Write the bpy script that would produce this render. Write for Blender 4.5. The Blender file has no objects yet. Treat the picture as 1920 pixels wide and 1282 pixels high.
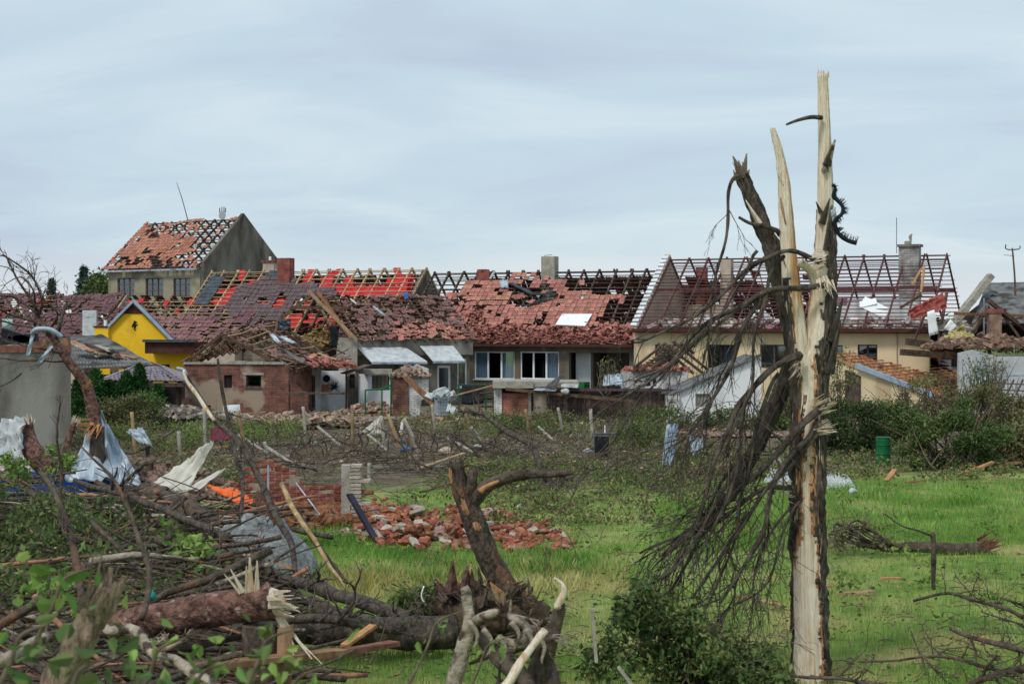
import bpy, math, random
import numpy as np
from mathutils import Vector, Matrix, noise as mnoise

# ------------------------------------------------------------------ camera, sky, sun, exposure
SC = bpy.context.scene
COL = SC.collection
F, H, HY = 3200.0, 4.0, 610.0            # focal length in photo pixels, eye height, horizon row
cam_d = bpy.data.cameras.new('camera'); cam = bpy.data.objects.new('camera', cam_d); COL.objects.link(cam)
cam.location = (0, 0, H); cam.rotation_euler = (math.radians(90), 0, 0)
cam_d.sensor_width = 36; cam_d.lens = F / 1920 * 36; cam_d.shift_y = -(641 - HY) / 1920
cam_d.clip_start = .2; cam_d.clip_end = 5000
cam_d.dof.use_dof = True; cam_d.dof.focus_distance = 45; cam_d.dof.aperture_fstop = 5.0
SC.camera = cam
SUN_EL, SUN_AZ = math.radians(52), math.radians(215)

world = bpy.data.worlds.new('World'); SC.world = world; world.use_nodes = True
nt = world.node_tree; nt.nodes.clear()
def wn(t, **k):
    n = nt.nodes.new(t)
    for a, b in k.items(): setattr(n, a, b)
    return n
def wl(a, b): nt.links.new(a, b)
w_out = wn('ShaderNodeOutputWorld'); w_bg = wn('ShaderNodeBackground'); w_bg.inputs['Strength'].default_value = .1
w_sky = wn('ShaderNodeTexSky', sky_type='NISHITA', sun_disc=False); w_sky.sun_elevation = SUN_EL; w_sky.sun_rotation = SUN_AZ
w_tc = wn('ShaderNodeTexCoord'); w_sep = wn('ShaderNodeSeparateXYZ'); wl(w_tc.outputs['Generated'], w_sep.inputs[0])
w_z = wn('ShaderNodeMath', operation='MAXIMUM'); wl(w_sep.outputs['Z'], w_z.inputs[0]); w_z.inputs[1].default_value = 0
w_d = wn('ShaderNodeMath', operation='ADD'); wl(w_z.outputs[0], w_d.inputs[0]); w_d.inputs[1].default_value = .16
w_px = wn('ShaderNodeMath', operation='DIVIDE'); wl(w_sep.outputs['X'], w_px.inputs[0]); wl(w_d.outputs[0], w_px.inputs[1])
w_py = wn('ShaderNodeMath', operation='DIVIDE'); wl(w_sep.outputs['Y'], w_py.inputs[0]); wl(w_d.outputs[0], w_py.inputs[1])
w_c = wn('ShaderNodeCombineXYZ'); wl(w_px.outputs[0], w_c.inputs[0]); wl(w_py.outputs[0], w_c.inputs[1])
w_m = wn('ShaderNodeMapping'); w_m.inputs['Scale'].default_value = (.8, 1.0, 1); w_m.inputs['Location'].default_value = (3.1, 1.7, 0); w_m.inputs['Rotation'].default_value = (0, 0, .12)
wl(w_c.outputs[0], w_m.inputs[0])
w_n = wn('ShaderNodeTexNoise'); w_n.inputs['Scale'].default_value = 1.15; w_n.inputs['Detail'].default_value = 9; w_n.inputs['Roughness'].default_value = .52; w_n.inputs['Distortion'].default_value = .7
wl(w_m.outputs[0], w_n.inputs['Vector'])
w_r = wn('ShaderNodeValToRGB'); wl(w_n.outputs['Fac'], w_r.inputs[0])
K = 10.0
def wc(r, g, b): return (r * K, g * K, b * K, 1)
e = w_r.color_ramp.elements
e[0].position = .34; e[0].color = wc(.39, .46, .56); e[1].position = .66; e[1].color = wc(.52, .60, .65)
m_ = w_r.color_ramp.elements.new(.5); m_.color = wc(.43, .535, .605)
w_hr = wn('ShaderNodeMapRange'); wl(w_sep.outputs['Z'], w_hr.inputs[0])
w_hr.inputs[1].default_value = .012; w_hr.inputs[2].default_value = .05; w_hr.inputs[3].default_value = 1; w_hr.inputs[4].default_value = 0
w_mh = wn('ShaderNodeMix', data_type='RGBA'); wl(w_hr.outputs[0], w_mh.inputs[0]); wl(w_r.outputs[0], w_mh.inputs[6]); w_mh.inputs[7].default_value = wc(.56, .60, .62)
w_mx = wn('ShaderNodeMix', data_type='RGBA'); w_mx.inputs[0].default_value = .93
wl(w_sky.outputs[0], w_mx.inputs[6]); wl(w_mh.outputs[2], w_mx.inputs[7])
wl(w_mx.outputs[2], w_bg.inputs['Color']); wl(w_bg.outputs[0], w_out.inputs['Surface'])

sun_d = bpy.data.lights.new('sun', 'SUN'); sun_d.energy = 1.5; sun_d.angle = math.radians(14); sun_d.color = (1, .95, .88)
sun = bpy.data.objects.new('sun', sun_d); COL.objects.link(sun)
_sd = Vector((math.sin(SUN_AZ) * math.cos(SUN_EL), math.cos(SUN_AZ) * math.cos(SUN_EL), math.sin(SUN_EL)))
sun.rotation_euler = _sd.to_track_quat('Z', 'Y').to_euler(); sun.location = (0, 0, 60)
SC.view_settings.view_transform = 'Standard'; SC.view_settings.look = 'None'; SC.view_settings.gamma = 1
SC.view_settings.exposure = .4; SC.view_settings.use_curve_mapping = False
SC.render.engine = 'CYCLES'; SC.cycles.use_denoising = True; SC.cycles.max_bounces = 6; SC.cycles.transparent_max_bounces = 12

# ------------------------------------------------------------------ helpers
R = random.Random(11); RN = np.random.default_rng(11)
def P(px, py, Y): return Vector(((px - 960) / F * Y, Y, H - (py - HY) / F * Y))
def G(px, py):
    Y = H * F / (py - HY); return Vector(((px - 960) / F * Y, Y, 0))
def pix(v): return (960 + F * v[0] / v[1], HY - F * (v[2] - H) / v[1])
def lin(r, g, b):
    return tuple(((c / 255) / 12.92 if c / 255 <= .04045 else ((c / 255 + .055) / 1.055) ** 2.4) for c in (r, g, b))
def inpoly(x, y, poly):
    ins = False; j = len(poly) - 1
    for i in range(len(poly)):
        xi, yi = poly[i]; xj, yj = poly[j]
        if (yi > y) != (yj > y) and x < (xj - xi) * (y - yi) / (yj - yi) + xi: ins = not ins
        j = i
    return ins
MATS = {}
def M(name, c1, c2=None, rough=.85, scale=3., bump=0., bscale=None, vec=(1, 1, 1), rnd=0., island=0., metal=0., spec=.12, lo=.35, hi=.65,
      trans=0., alpha=1., detail=6., c3=None, s3=1., t3=.6):
    m = bpy.data.materials.new(name); MATS[name] = m; m.use_nodes = True
    n = m.node_tree.nodes; L = m.node_tree.links; b = n['Principled BSDF']
    b.inputs['Roughness'].default_value = rough; b.inputs['Metallic'].default_value = metal; b.inputs['Specular IOR Level'].default_value = spec
    tc = n.new('ShaderNodeTexCoord'); mp = n.new('ShaderNodeMapping'); mp.inputs['Scale'].default_value = vec; L.new(tc.outputs['Object'], mp.inputs[0])
    nz = n.new('ShaderNodeTexNoise'); nz.inputs['Scale'].default_value = scale; nz.inputs['Detail'].default_value = detail; nz.inputs['Roughness'].default_value = .6
    L.new(mp.outputs[0], nz.inputs['Vector'])
    rp = n.new('ShaderNodeValToRGB'); rp.color_ramp.elements[0].position = lo; rp.color_ramp.elements[1].position = hi
    rp.color_ramp.elements[0].color = (*c1, 1); rp.color_ramp.elements[1].color = (*(c2 or c1), 1); L.new(nz.outputs['Fac'], rp.inputs[0])
    out = rp.outputs[0]
    if c3:
        n3 = n.new('ShaderNodeTexNoise'); n3.inputs['Scale'].default_value = s3; n3.inputs['Detail'].default_value = 4; L.new(mp.outputs[0], n3.inputs['Vector'])
        r3 = n.new('ShaderNodeMapRange'); r3.inputs[1].default_value = t3 - .05; r3.inputs[2].default_value = t3 + .05; L.new(n3.outputs['Fac'], r3.inputs[0])
        mx = n.new('ShaderNodeMix'); mx.data_type = 'RGBA'; L.new(r3.outputs[0], mx.inputs[0]); L.new(out, mx.inputs[6]); mx.inputs[7].default_value = (*c3, 1); out = mx.outputs[2]
    for amt, typ, sock in ((rnd, 'ShaderNodeObjectInfo', 'Random'), (island, 'ShaderNodeNewGeometry', 'Random Per Island')):
        if amt:
            oi = n.new(typ); mr = n.new('ShaderNodeMapRange'); mr.inputs[3].default_value = 1 - amt; mr.inputs[4].default_value = 1 + amt; L.new(oi.outputs[sock], mr.inputs[0])
            hs = n.new('ShaderNodeHueSaturation'); L.new(mr.outputs[0], hs.inputs['Value']); L.new(out, hs.inputs['Color'])
            m2 = n.new('ShaderNodeMath'); m2.operation = 'MULTIPLY'; m2.inputs[1].default_value = 7.31; L.new(oi.outputs[sock], m2.inputs[0])
            fr = n.new('ShaderNodeMath'); fr.operation = 'FRACT'; L.new(m2.outputs[0], fr.inputs[0])
            hr = n.new('ShaderNodeMapRange'); hr.inputs[3].default_value = .5 - (.1 if trans else .05) * amt; hr.inputs[4].default_value = .5 + (.07 if trans else .05) * amt; L.new(fr.outputs[0], hr.inputs[0]); L.new(hr.outputs[0], hs.inputs['Hue'])
            out = hs.outputs[0]
    L.new(out, b.inputs['Base Color'])
    if bump:
        nb = n.new('ShaderNodeTexNoise'); nb.inputs['Scale'].default_value = bscale or scale * 3; nb.inputs['Detail'].default_value = 8; L.new(mp.outputs[0], nb.inputs['Vector'])
        bp = n.new('ShaderNodeBump'); bp.inputs['Strength'].default_value = min(1, bump); bp.inputs['Distance'].default_value = .03 * max(1, bump); L.new(nb.outputs['Fac'], bp.inputs['Height']); L.new(bp.outputs[0], b.inputs['Normal'])
    if trans:
        tr = n.new('ShaderNodeBsdfTranslucent'); L.new(out, tr.inputs['Color']); ms = n.new('ShaderNodeMixShader'); ms.inputs[0].default_value = trans
        L.new(b.outputs[0], ms.inputs[1]); L.new(tr.outputs[0], ms.inputs[2]); L.new(ms.outputs[0], n['Material Output'].inputs[0])
    if alpha < 1: b.inputs['Alpha'].default_value = alpha
    return m
def MB_brick(name, a, b_, mortar, theta, plaster=None, pt=.62, ps=.5):
    m = bpy.data.materials.new(name); m.use_nodes = True; n = m.node_tree.nodes; L = m.node_tree.links; b = n['Principled BSDF']; b.inputs['Roughness'].default_value = .9
    tc = n.new('ShaderNodeTexCoord'); dt = n.new('ShaderNodeVectorMath'); dt.operation = 'DOT_PRODUCT'
    c, s = math.cos(theta), math.sin(theta); dt.inputs[1].default_value = (c + s, c - s, 0); L.new(tc.outputs['Object'], dt.inputs[0])
    sp = n.new('ShaderNodeSeparateXYZ'); L.new(tc.outputs['Object'], sp.inputs[0]); cb = n.new('ShaderNodeCombineXYZ'); L.new(dt.outputs['Value'], cb.inputs[0]); L.new(sp.outputs['Z'], cb.inputs[1])
    bt = n.new('ShaderNodeTexBrick'); bt.inputs['Scale'].default_value = 1; bt.inputs['Brick Width'].default_value = .3; bt.inputs['Row Height'].default_value = .085; bt.inputs['Mortar Size'].default_value = .008
    bt.inputs['Color1'].default_value = (*a, 1); bt.inputs['Color2'].default_value = (*b_, 1); bt.inputs['Mortar'].default_value = (*mortar, 1); bt.inputs['Bias'].default_value = -.1; L.new(cb.outputs[0], bt.inputs['Vector'])
    nz = n.new('ShaderNodeTexNoise'); nz.inputs['Scale'].default_value = 2.5; nz.inputs['Detail'].default_value = 8; L.new(tc.outputs['Object'], nz.inputs['Vector'])
    mr = n.new('ShaderNodeMapRange'); mr.inputs[1].default_value = .3; mr.inputs[2].default_value = .7; mr.inputs[3].default_value = .55; mr.inputs[4].default_value = 1.4; L.new(nz.outputs['Fac'], mr.inputs[0])
    hs = n.new('ShaderNodeHueSaturation'); L.new(mr.outputs[0], hs.inputs['Value']); L.new(bt.outputs['Color'], hs.inputs['Color']); out = hs.outputs[0]
    if plaster:
        n3 = n.new('ShaderNodeTexNoise'); n3.inputs['Scale'].default_value = ps; n3.inputs['Detail'].default_value = 6; L.new(tc.outputs['Object'], n3.inputs['Vector'])
        r3 = n.new('ShaderNodeMapRange'); r3.inputs[1].default_value = pt - .02; r3.inputs[2].default_value = pt + .02; L.new(n3.outputs['Fac'], r3.inputs[0])
        mx = n.new('ShaderNodeMix'); mx.data_type = 'RGBA'; L.new(r3.outputs[0], mx.inputs[0]); L.new(out, mx.inputs[6]); mx.inputs[7].default_value = (*plaster, 1); out = mx.outputs[2]
    L.new(out, b.inputs['Base Color'])
    bp = n.new('ShaderNodeBump'); bp.inputs['Strength'].default_value = .6; bp.inputs['Distance'].default_value = .02; L.new(bt.outputs['Fac'], bp.inputs['Height']); bp.invert = True; L.new(bp.outputs[0], b.inputs['Normal'])
    return m
def M_glass(name, tint, fac=.5):
    m = bpy.data.materials.new(name); m.use_nodes = True; n = m.node_tree.nodes; L = m.node_tree.links; n.remove(n['Principled BSDF'])
    tr = n.new('ShaderNodeBsdfTransparent'); tr.inputs[0].default_value = (*tint, 1); gl = n.new('ShaderNodeBsdfGlossy'); gl.inputs['Roughness'].default_value = .03; gl.inputs[0].default_value = (.9, .95, 1, 1)
    ms = n.new('ShaderNodeMixShader'); ms.inputs[0].default_value = fac; L.new(tr.outputs[0], ms.inputs[1]); L.new(gl.outputs[0], ms.inputs[2]); L.new(ms.outputs[0], n['Material Output'].inputs[0]); return m

class MB:
    def __init__(s): s.v = []; s.f = []
    def box(s, c, sx, sy, sz, mat=None):
        b = len(s.v)
        for x in (-1, 1):
            for y in (-1, 1):
                for z in (-1, 1):
                    p = Vector((x * sx / 2, y * sy / 2, z * sz / 2)); s.v.append((mat @ p if mat else p) + Vector(c))
        for q in ((0, 1, 3, 2), (4, 6, 7, 5), (0, 4, 5, 1), (2, 3, 7, 6), (0, 2, 6, 4), (1, 5, 7, 3)): s.f.append(tuple(b + i for i in q))
        return s
    def fbox(s, fr, t0, t1, y0, y1, z0, z1):
        b = len(s.v)
        for x in (t0, t1):
            for y in (y0, y1):
                for z in (z0, z1): s.v.append(fr.pt(x, y, z))
        for q in ((0, 1, 3, 2), (4, 6, 7, 5), (0, 4, 5, 1), (2, 3, 7, 6), (0, 2, 6, 4), (1, 5, 7, 3)): s.f.append(tuple(b + i for i in q))
        return s
    def bar(s, p, q, w, h, up=Vector((0, 0, 1))):
        p, q = Vector(p), Vector(q); d = q - p; L = d.length
        if L < 1e-5: return s
        d /= L; x = d.cross(up)
        if x.length < 1e-4: x = d.cross(Vector((1, 0, 0)))
        x.normalize(); z = x.cross(d)
        return s.box((p + q) / 2, w, L, h, Matrix((x, d, z)).transposed())
    def quad(s, *pts):
        b = len(s.v); s.v += [Vector(p) for p in pts]; s.f.append(tuple(range(b, b + len(pts)))); return s
    def prism(s, poly, off):
        b = len(s.v); n = len(poly); off = Vector(off); s.v += [Vector(p) for p in poly] + [Vector(p) + off for p in poly]
        s.f.append(tuple(b + i for i in range(n))); s.f.append(tuple(b + n + i for i in reversed(range(n))))
        for i in range(n): j = (i + 1) % n; s.f.append((b + i, b + n + i, b + n + j, b + j))
        return s
    def tube(s, pts, rad, n=8, sub=5, wob=.0, rough=.0, seed=0, cap=True):
        pts = [Vector(p) for p in pts]; rad = list(rad) if hasattr(rad, '__len__') else [rad] * len(pts)
        if len(rad) == 2 and len(pts) > 2: rad = [rad[0] + (rad[1] - rad[0]) * i / (len(pts) - 1) for i in range(len(pts))]
        q, rr = [], []; m = len(pts)
        for i in range(m - 1):
            p0, p1, p2, p3 = pts[max(0, i - 1)], pts[i], pts[i + 1], pts[min(m - 1, i + 2)]
            for k in range(sub):
                t = k / sub; q.append(.5 * ((2 * p1) + (p2 - p0) * t + (2 * p0 - 5 * p1 + 4 * p2 - p3) * t * t + (3 * p1 - p0 - 3 * p2 + p3) * t ** 3)); rr.append(rad[i] + (rad[i + 1] - rad[i]) * t)
        q.append(pts[-1]); rr.append(rad[-1])
        if wob:
            for i in range(1, len(q) - 1):
                q[i] = q[i] + Vector(mnoise.noise_vector(q[i] * 1.7 + Vector((seed * 3.1, seed, 0)))) * wob
        up = Vector((0.31, -1, .17)).normalized(); b0 = len(s.v); prev = None
        for i, p in enumerate(q):
            d = (q[min(i + 1, len(q) - 1)] - q[max(i - 1, 0)]); d = d.normalized() if d.length > 1e-6 else Vector((0, 0, 1))
            x = (prev - d * prev.dot(d)) if prev else up.cross(d)
            if x.length < 1e-4: x = Vector((1, 0, 0)).cross(d)
            x.normalize(); prev = x; y = d.cross(x)
            for k in range(n):
                a = 2 * math.pi * k / n; r = rr[i]
                if rough: r *= 1 + rough * mnoise.noise(Vector((math.cos(a) * 2.2 + seed, math.sin(a) * 2.2, i * .45))) + rough * 1.2 * max(0, mnoise.noise(Vector((math.cos(a) + seed * 2, math.sin(a), i * .23 + 9)))) ** 2 * 3
                s.v.append(p + x * (math.cos(a) * r) + y * (math.sin(a) * r))
        for i in range(len(q) - 1):
            for k in range(n):
                k2 = (k + 1) % n; a = b0 + i * n; s.f.append((a + k, a + k2, a + n + k2, a + n + k))
        if cap: s.f.append(tuple(b0 + k for k in reversed(range(n)))); e_ = b0 + (len(q) - 1) * n; s.f.append(tuple(e_ + k for k in range(n)))
        return s
    def spike(s, p, q, r, flat=1.):
        p, q = Vector(p), Vector(q); d = (q - p)
        if d.length < 1e-5: return s
        d.normalize(); x = d.cross(Vector((.2, -1, .3))).normalized(); y = d.cross(x); b = len(s.v)
        s.v += [p + x * r, p - x * r * .6 + y * r * flat, p - x * r * .6 - y * r * flat, q + x * r * .15, q - x * r * .15]
        s.f += [(b, b + 1, b + 4, b + 3), (b + 1, b + 2, b + 4), (b + 2, b, b + 3, b + 4), (b + 2, b + 1, b)]
        return s
    def splinters(s, c, d, n, ln, spread, r=.012, rs=R):
        d = Vector(d).normalized()
        for i in range(n):
            o = Vector((rs.gauss(0, 1), rs.gauss(0, 1), rs.gauss(0, 1))) * spread; o -= d * o.dot(d)
            l = ln * rs.uniform(.3, 1.); tw = Vector((rs.gauss(0, 1), rs.gauss(0, 1), rs.gauss(0, 1))) * l * .16
            s.spike(Vector(c) + o - d * .05, Vector(c) + o * 1.25 + d * l + tw, r * rs.uniform(.5, 1.6))
        return s
    def mesh(s, name):
        me = bpy.data.meshes.new(name); me.from_pydata([tuple(v) for v in s.v], [], s.f); return me
    def build(s, name, mat, parent=None, smooth=False, **k):
        me = s.mesh(name)
        return link(name, me, mat, parent, smooth, **k)
def link(name, me, mat, parent=None, smooth=False, solid=0., **k):
    for m in (mat if isinstance(mat, (list, tuple)) else [mat]): me.materials.append(m)
    if smooth: me.polygons.foreach_set('use_smooth', [True] * len(me.polygons))
    o = bpy.data.objects.new(name, me); COL.objects.link(o)
    if parent: adopt(o, parent)
    else:
        co = np.empty(len(me.vertices) * 3, np.float32); me.vertices.foreach_get('co', co); co = co.reshape(-1, 3)
        if len(co):
            lo_, hi_ = co.min(0), co.max(0); b = np.array([(lo_[0] + hi_[0]) / 2, (lo_[1] + hi_[1]) / 2, lo_[2]], np.float32); co -= b; me.vertices.foreach_set('co', co.ravel()); o.location = b.tolist()
    if solid: md = o.modifiers.new('Solidify', 'SOLIDIFY'); md.thickness = solid; md.offset = -1
    tag(o, **k); return o
def adopt(o, parent):
    o.parent = parent
    if parent.parent is None: o.matrix_parent_inverse = Matrix.Translation(-parent.location)
def tag(o, label=None, cat=None, group=None, kind=None):
    if label: o['label'] = label
    if cat: o['category'] = cat
    if group: o['group'] = group
    if kind: o['kind'] = kind
    return o
def thing(name, label, cat, loc=(0, 0, 0), group=None):
    o = bpy.data.objects.new(name, None); COL.objects.link(o); o.location = loc; o.empty_display_size = .2
    return tag(o, label, cat, group)
def node(name, parent):
    o = bpy.data.objects.new(name, None); COL.objects.link(o); adopt(o, parent); return o
def inst(name, me, mw, parent):
    o = bpy.data.objects.new(name, me); COL.objects.link(o); adopt(o, parent); o.matrix_basis = mw; return o
def fastmesh(name, co, k):                      # co: (N,k,3) polygons of k corners
    N = co.shape[0]; me = bpy.data.meshes.new(name); me.vertices.add(N * k); me.vertices.foreach_set('co', co.astype(np.float32).ravel())
    me.loops.add(N * k); me.loops.foreach_set('vertex_index', np.arange(N * k, dtype=np.int32)); me.polygons.add(N)
    me.polygons.foreach_set('loop_start', np.arange(0, N * k, k, dtype=np.int32)); me.polygons.foreach_set('loop_total', np.full(N, k, np.int32)); me.update(calc_edges=True); return me
def leaves(c, size, flat=0., asp=.55, droop=.0):
    c = np.asarray(c, float); N = len(c); a = RN.normal(size=(N, 3)); a[:, 2] = a[:, 2] * (1 - flat) - droop; a /= np.linalg.norm(a, axis=1)[:, None]
    b = RN.normal(size=(N, 3)); b -= a * (a * b).sum(1)[:, None]; b /= np.linalg.norm(b, axis=1)[:, None]; n_ = np.cross(a, b)
    s = (size * RN.uniform(.55, 1.35, N))[:, None]; w = s * asp * .5
    return np.stack([c, c + a * s * .45 + b * w + n_ * s * .1, c + a * s, c + a * s * .45 - b * w + n_ * s * .1], 1)
def leaves2(c, size, flat=0., asp=.6, droop=.0):
    c = np.asarray(c, float); N = len(c); a = RN.normal(size=(N, 3)); a[:, 2] = a[:, 2] * (1 - flat) - droop; a /= np.linalg.norm(a, axis=1)[:, None]
    b = RN.normal(size=(N, 3)); b -= a * (a * b).sum(1)[:, None]; b /= np.linalg.norm(b, axis=1)[:, None]; n_ = np.cross(a, b)
    s = (size * RN.uniform(.55, 1.35, N))[:, None]; w = s * asp * .5; f = .35; tip = c + a * s - n_ * s * .12; out = []
    for sg in (1, -1): out.append(np.stack([c, c + a * s * .28 + (b * sg) * w + n_ * w * f, c + a * s * .66 + (b * sg) * w * .72 + n_ * w * f * .6, tip], 1))
    return np.concatenate(out)
def clumps(center, rad, k, n, sig, rs=RN, shell=.55):
    d = rs.normal(size=(k, 3)); d /= np.linalg.norm(d, axis=1)[:, None]; r = rs.uniform(shell, 1, k)[:, None]
    cc = np.asarray(center) + d * r * np.asarray(rad); pts = cc[rs.integers(0, k, n)] + rs.normal(size=(n, 3)) * sig
    return pts[pts[:, 2] > .02]

class Fr:
    """A building's own frame: t along its facade to the right, y inwards, z up."""
    def __init__(s, px, Y, deg): s.o = Vector(((px - 960) / F * Y, Y, 0)); s.th = math.radians(deg); s.c, s.s = math.cos(s.th), math.sin(s.th)
    def pt(s, t, y, z): return Vector((s.o.x + t * s.c + y * s.s, s.o.y - t * s.s + y * s.c, z))
    def t(s, px, y=0):
        k = (px - 960) / F; x0, y0 = s.o.x + y * s.s, s.o.y + y * s.c; return (k * y0 - x0) / (s.c + k * s.s)
    def z(s, px, py, y=0): p = s.pt(s.t(px, y), y, 0); return H - (py - HY) / F * p.y

# ------------------------------------------------------------------ materials
m_ground = None
m_bark = M('bark_dark', lin(38, 32, 29), lin(112, 101, 91), .8, 11, 2.6, 24, (1, 1, .3), spec=.2, lo=.3, hi=.68)
m_bark2 = M('bark_grey', lin(44, 37, 32), lin(112, 99, 86), .8, 7, 2.2, 24, (1, 1, .5), spec=.2, c3=lin(118, 88, 68), s3=3, t3=.63, lo=.3, hi=.68)
m_barkp = M('bark_pine', lin(70, 50, 44), lin(140, 106, 94), .9, 10, 2., 20, c3=lin(165, 140, 130), s3=9, t3=.64)
m_birch = M('bark_pale', lin(120, 108, 94), lin(188, 176, 158), .85, 8, 1.2, 22, c3=lin(78, 66, 58), s3=7, t3=.55, lo=.3, hi=.7)
m_wood = M('wood_bare', lin(214, 182, 144), lin(250, 236, 214), .8, 7, .8, 30, (6, 6, .2), c3=lin(214, 164, 112), s3=1.6, t3=.62, lo=.28, hi=.56, detail=12)
m_wood2 = M('wood_orange', lin(160, 110, 72), lin(196, 150, 110), .8, 4, .5, 16, (4, 4, .3))
m_wood3 = M('wood_tan', lin(150, 104, 68), lin(200, 154, 110), .8, 5, .6, 18, (4, 4, .3))
m_post = M('post_weathered', lin(96, 82, 70), lin(168, 148, 126), .9, 5, 1.2, 20, (5, 5, .5), lo=.3, hi=.65)
m_plank = M('plank_weathered', lin(120, 95, 72), lin(176, 146, 112), .85, 3, .4, 14, (3, 3, 1), rnd=.35)
m_plank2 = M('plank_reddish', lin(122, 84, 66), lin(164, 122, 98), .85, 3, .4, 14, (3, 3, 1), rnd=.3)
m_timber_new = M('timber_new', lin(146, 124, 96), lin(188, 164, 130), .8, 4, .3, rnd=.25)
m_timber_old = M('timber_old', lin(80, 64, 54), lin(126, 102, 84), .9, 5, .4, rnd=.35)
m_timber_dk = M('timber_dark', lin(62, 52, 48), lin(104, 88, 78), .9, 5, .4, rnd=.35)
m_timber_mar = M('timber_maroon', lin(84, 56, 58), lin(116, 80, 78), .85, 5, .2, rnd=.25)
m_timber_or = M('timber_orange', lin(160, 112, 78), lin(194, 146, 108), .85, 5, .2, rnd=.25)
m_tile_brn = M('tile_brown', lin(88, 64, 62), lin(132, 100, 94), .7, 6, .3, rnd=.3, island=.25)
m_tile_red = M('tile_red', lin(138, 88, 78), lin(182, 130, 116), .9, 5, .4, rnd=.25, island=.2)
m_tile_or = M('tile_terracotta', lin(138, 88, 74), lin(170, 118, 100), .85, 6, .3, rnd=.25, island=.2)
m_tile_mar = M('tile_maroon', lin(76, 46, 51), lin(112, 74, 77), .55, 6, .2, rnd=.25, island=.2, spec=.5)
m_tile_mar2 = M('tile_maroon_light', lin(104, 66, 68), lin(142, 98, 96), .55, 6, .2, rnd=.25, island=.2, spec=.5)
m_tile_ant = M('tile_anthracite', lin(74, 58, 60), lin(102, 84, 86), .5, 6, .2, rnd=.2, island=.2, spec=.5)
m_tile_gry = M('tile_grey', lin(118, 110, 118), lin(150, 142, 150), .6, 6, .2, rnd=.15, island=.15)
m_memb = M('membrane_red', lin(196, 40, 48), lin(226, 74, 78), .7, 3, .3, trans=.25)
m_pl_grey = M('plaster_grey', lin(90, 86, 78), lin(132, 126, 116), .95, 1.3, .6, 14, c3=lin(78, 74, 68), s3=1.1, t3=.6, vec=(1, 1, .35))
m_pl_dk = M('plaster_brown', lin(98, 90, 80), lin(124, 114, 100), .95, 1.2, .4, 14, c3=lin(84, 78, 72), s3=.7, t3=.58, vec=(1, 1, .35))
m_pl_tan = M('plaster_tan', lin(168, 152, 136), lin(196, 182, 164), .95, 1.5, .3, 14)
m_pl_yel = M('plaster_cream', lin(212, 192, 152), lin(226, 208, 170), .95, .8, .2, 14, c3=lin(194, 174, 138), s3=.5, t3=.62, vec=(1, 1, .35))
m_pl_bright = M('plaster_yellow', lin(228, 180, 36), lin(240, 196, 56), .9, .9, .2, 14, c3=lin(206, 164, 52), s3=.8, t3=.66)
m_pl_wht = M('plaster_white', lin(196, 200, 202), lin(226, 228, 230), .95, 1.2, .4, 12, c3=lin(152, 150, 146), s3=.8, t3=.6, vec=(1, 1, .35))
m_pl_olive = M('plaster_olive', lin(142, 136, 116), lin(166, 158, 136), .95, .8, .3, 12, c3=lin(124, 118, 100), s3=.5, t3=.57)
m_conc = M('concrete', lin(140, 134, 124), lin(176, 170, 158), .95, 3, .6, 20)
m_conc_dk = M('concrete_block', lin(92, 90, 84), lin(126, 122, 114), .95, 1.2, .5, 16, c3=lin(148, 145, 138), s3=.5, t3=.56, vec=(1, 1, .35))
m_white = M('pvc_white', lin(232, 234, 236), lin(240, 242, 244), .5, 2)
m_metal = M('sheet_metal', lin(140, 156, 170), lin(186, 198, 208), .5, 2.5, .3, 6, metal=.15, spec=.5, c3=lin(112, 128, 144), s3=1.5, t3=.58)
m_metal_dk = M('gutter_metal', lin(62, 68, 74), lin(92, 98, 104), .5, 3, .2, metal=.5)
m_roofsheet = M('roof_sheet_grey', lin(88, 90, 92), lin(128, 128, 126), .9, 2, .4, 14, c3=lin(70, 68, 66), s3=1.2, t3=.57)
m_blue = M('paint_blue', lin(22, 66, 140), lin(36, 88, 164), .45, 2, .15, 8, c3=lin(40, 60, 96), s3=2, t3=.64)
m_bluetrim = M('trim_blue_grey', lin(134, 158, 178), lin(160, 180, 196), .5, 2)
m_brown = M('fascia_brown', lin(66, 40, 36), lin(84, 54, 48), .7, 3, .1)
m_green = M('paint_green', lin(22, 86, 52), lin(36, 108, 66), .45, 3, .1, c3=lin(90, 76, 50), s3=4, t3=.7)
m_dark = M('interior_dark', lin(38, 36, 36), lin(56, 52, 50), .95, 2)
m_black = M('black_rubber', lin(24, 28, 34), lin(40, 44, 50), .6, 4)
m_int = M('interior_board', lin(120, 108, 96), lin(150, 136, 122), .95, 3, .3)
m_cloth_w = M('cloth_white', lin(214, 212, 200), lin(236, 232, 220), .85, 2, .3, 8, trans=.3)
m_cloth_o = M('sheet_orange', lin(216, 92, 42), lin(240, 128, 74), .75, 4, .3, 10)
m_redsheet = M('sheet_red', lin(140, 70, 64), lin(178, 104, 96), .7, 2, .2, 10)
m_marsheet = M('sheet_maroon', lin(96, 38, 52), lin(124, 58, 72), .6, 2, .2, 10)
m_net = M('netting_grey', lin(112, 116, 118), lin(170, 174, 176), .8, 14, .8, 30, alpha=.86)
m_plast = M('plastic_white', lin(186, 192, 194), lin(220, 224, 224), .5, 4, .3, trans=.2)
m_bluepl = M('plastic_blue', lin(40, 110, 190), lin(80, 140, 205), .5, 4)
m_brick = M('brick_loose', lin(122, 70, 52), lin(168, 108, 84), .95, 9, .8, 24, rnd=.35, c3=lin(152, 132, 116), s3=5, t3=.58)
m_brick_w = M('brick_wall_piece', lin(120, 66, 54), lin(160, 96, 78), .92, 7, .5, 24, rnd=.32, c3=lin(160, 142, 128), s3=5, t3=.66)
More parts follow.
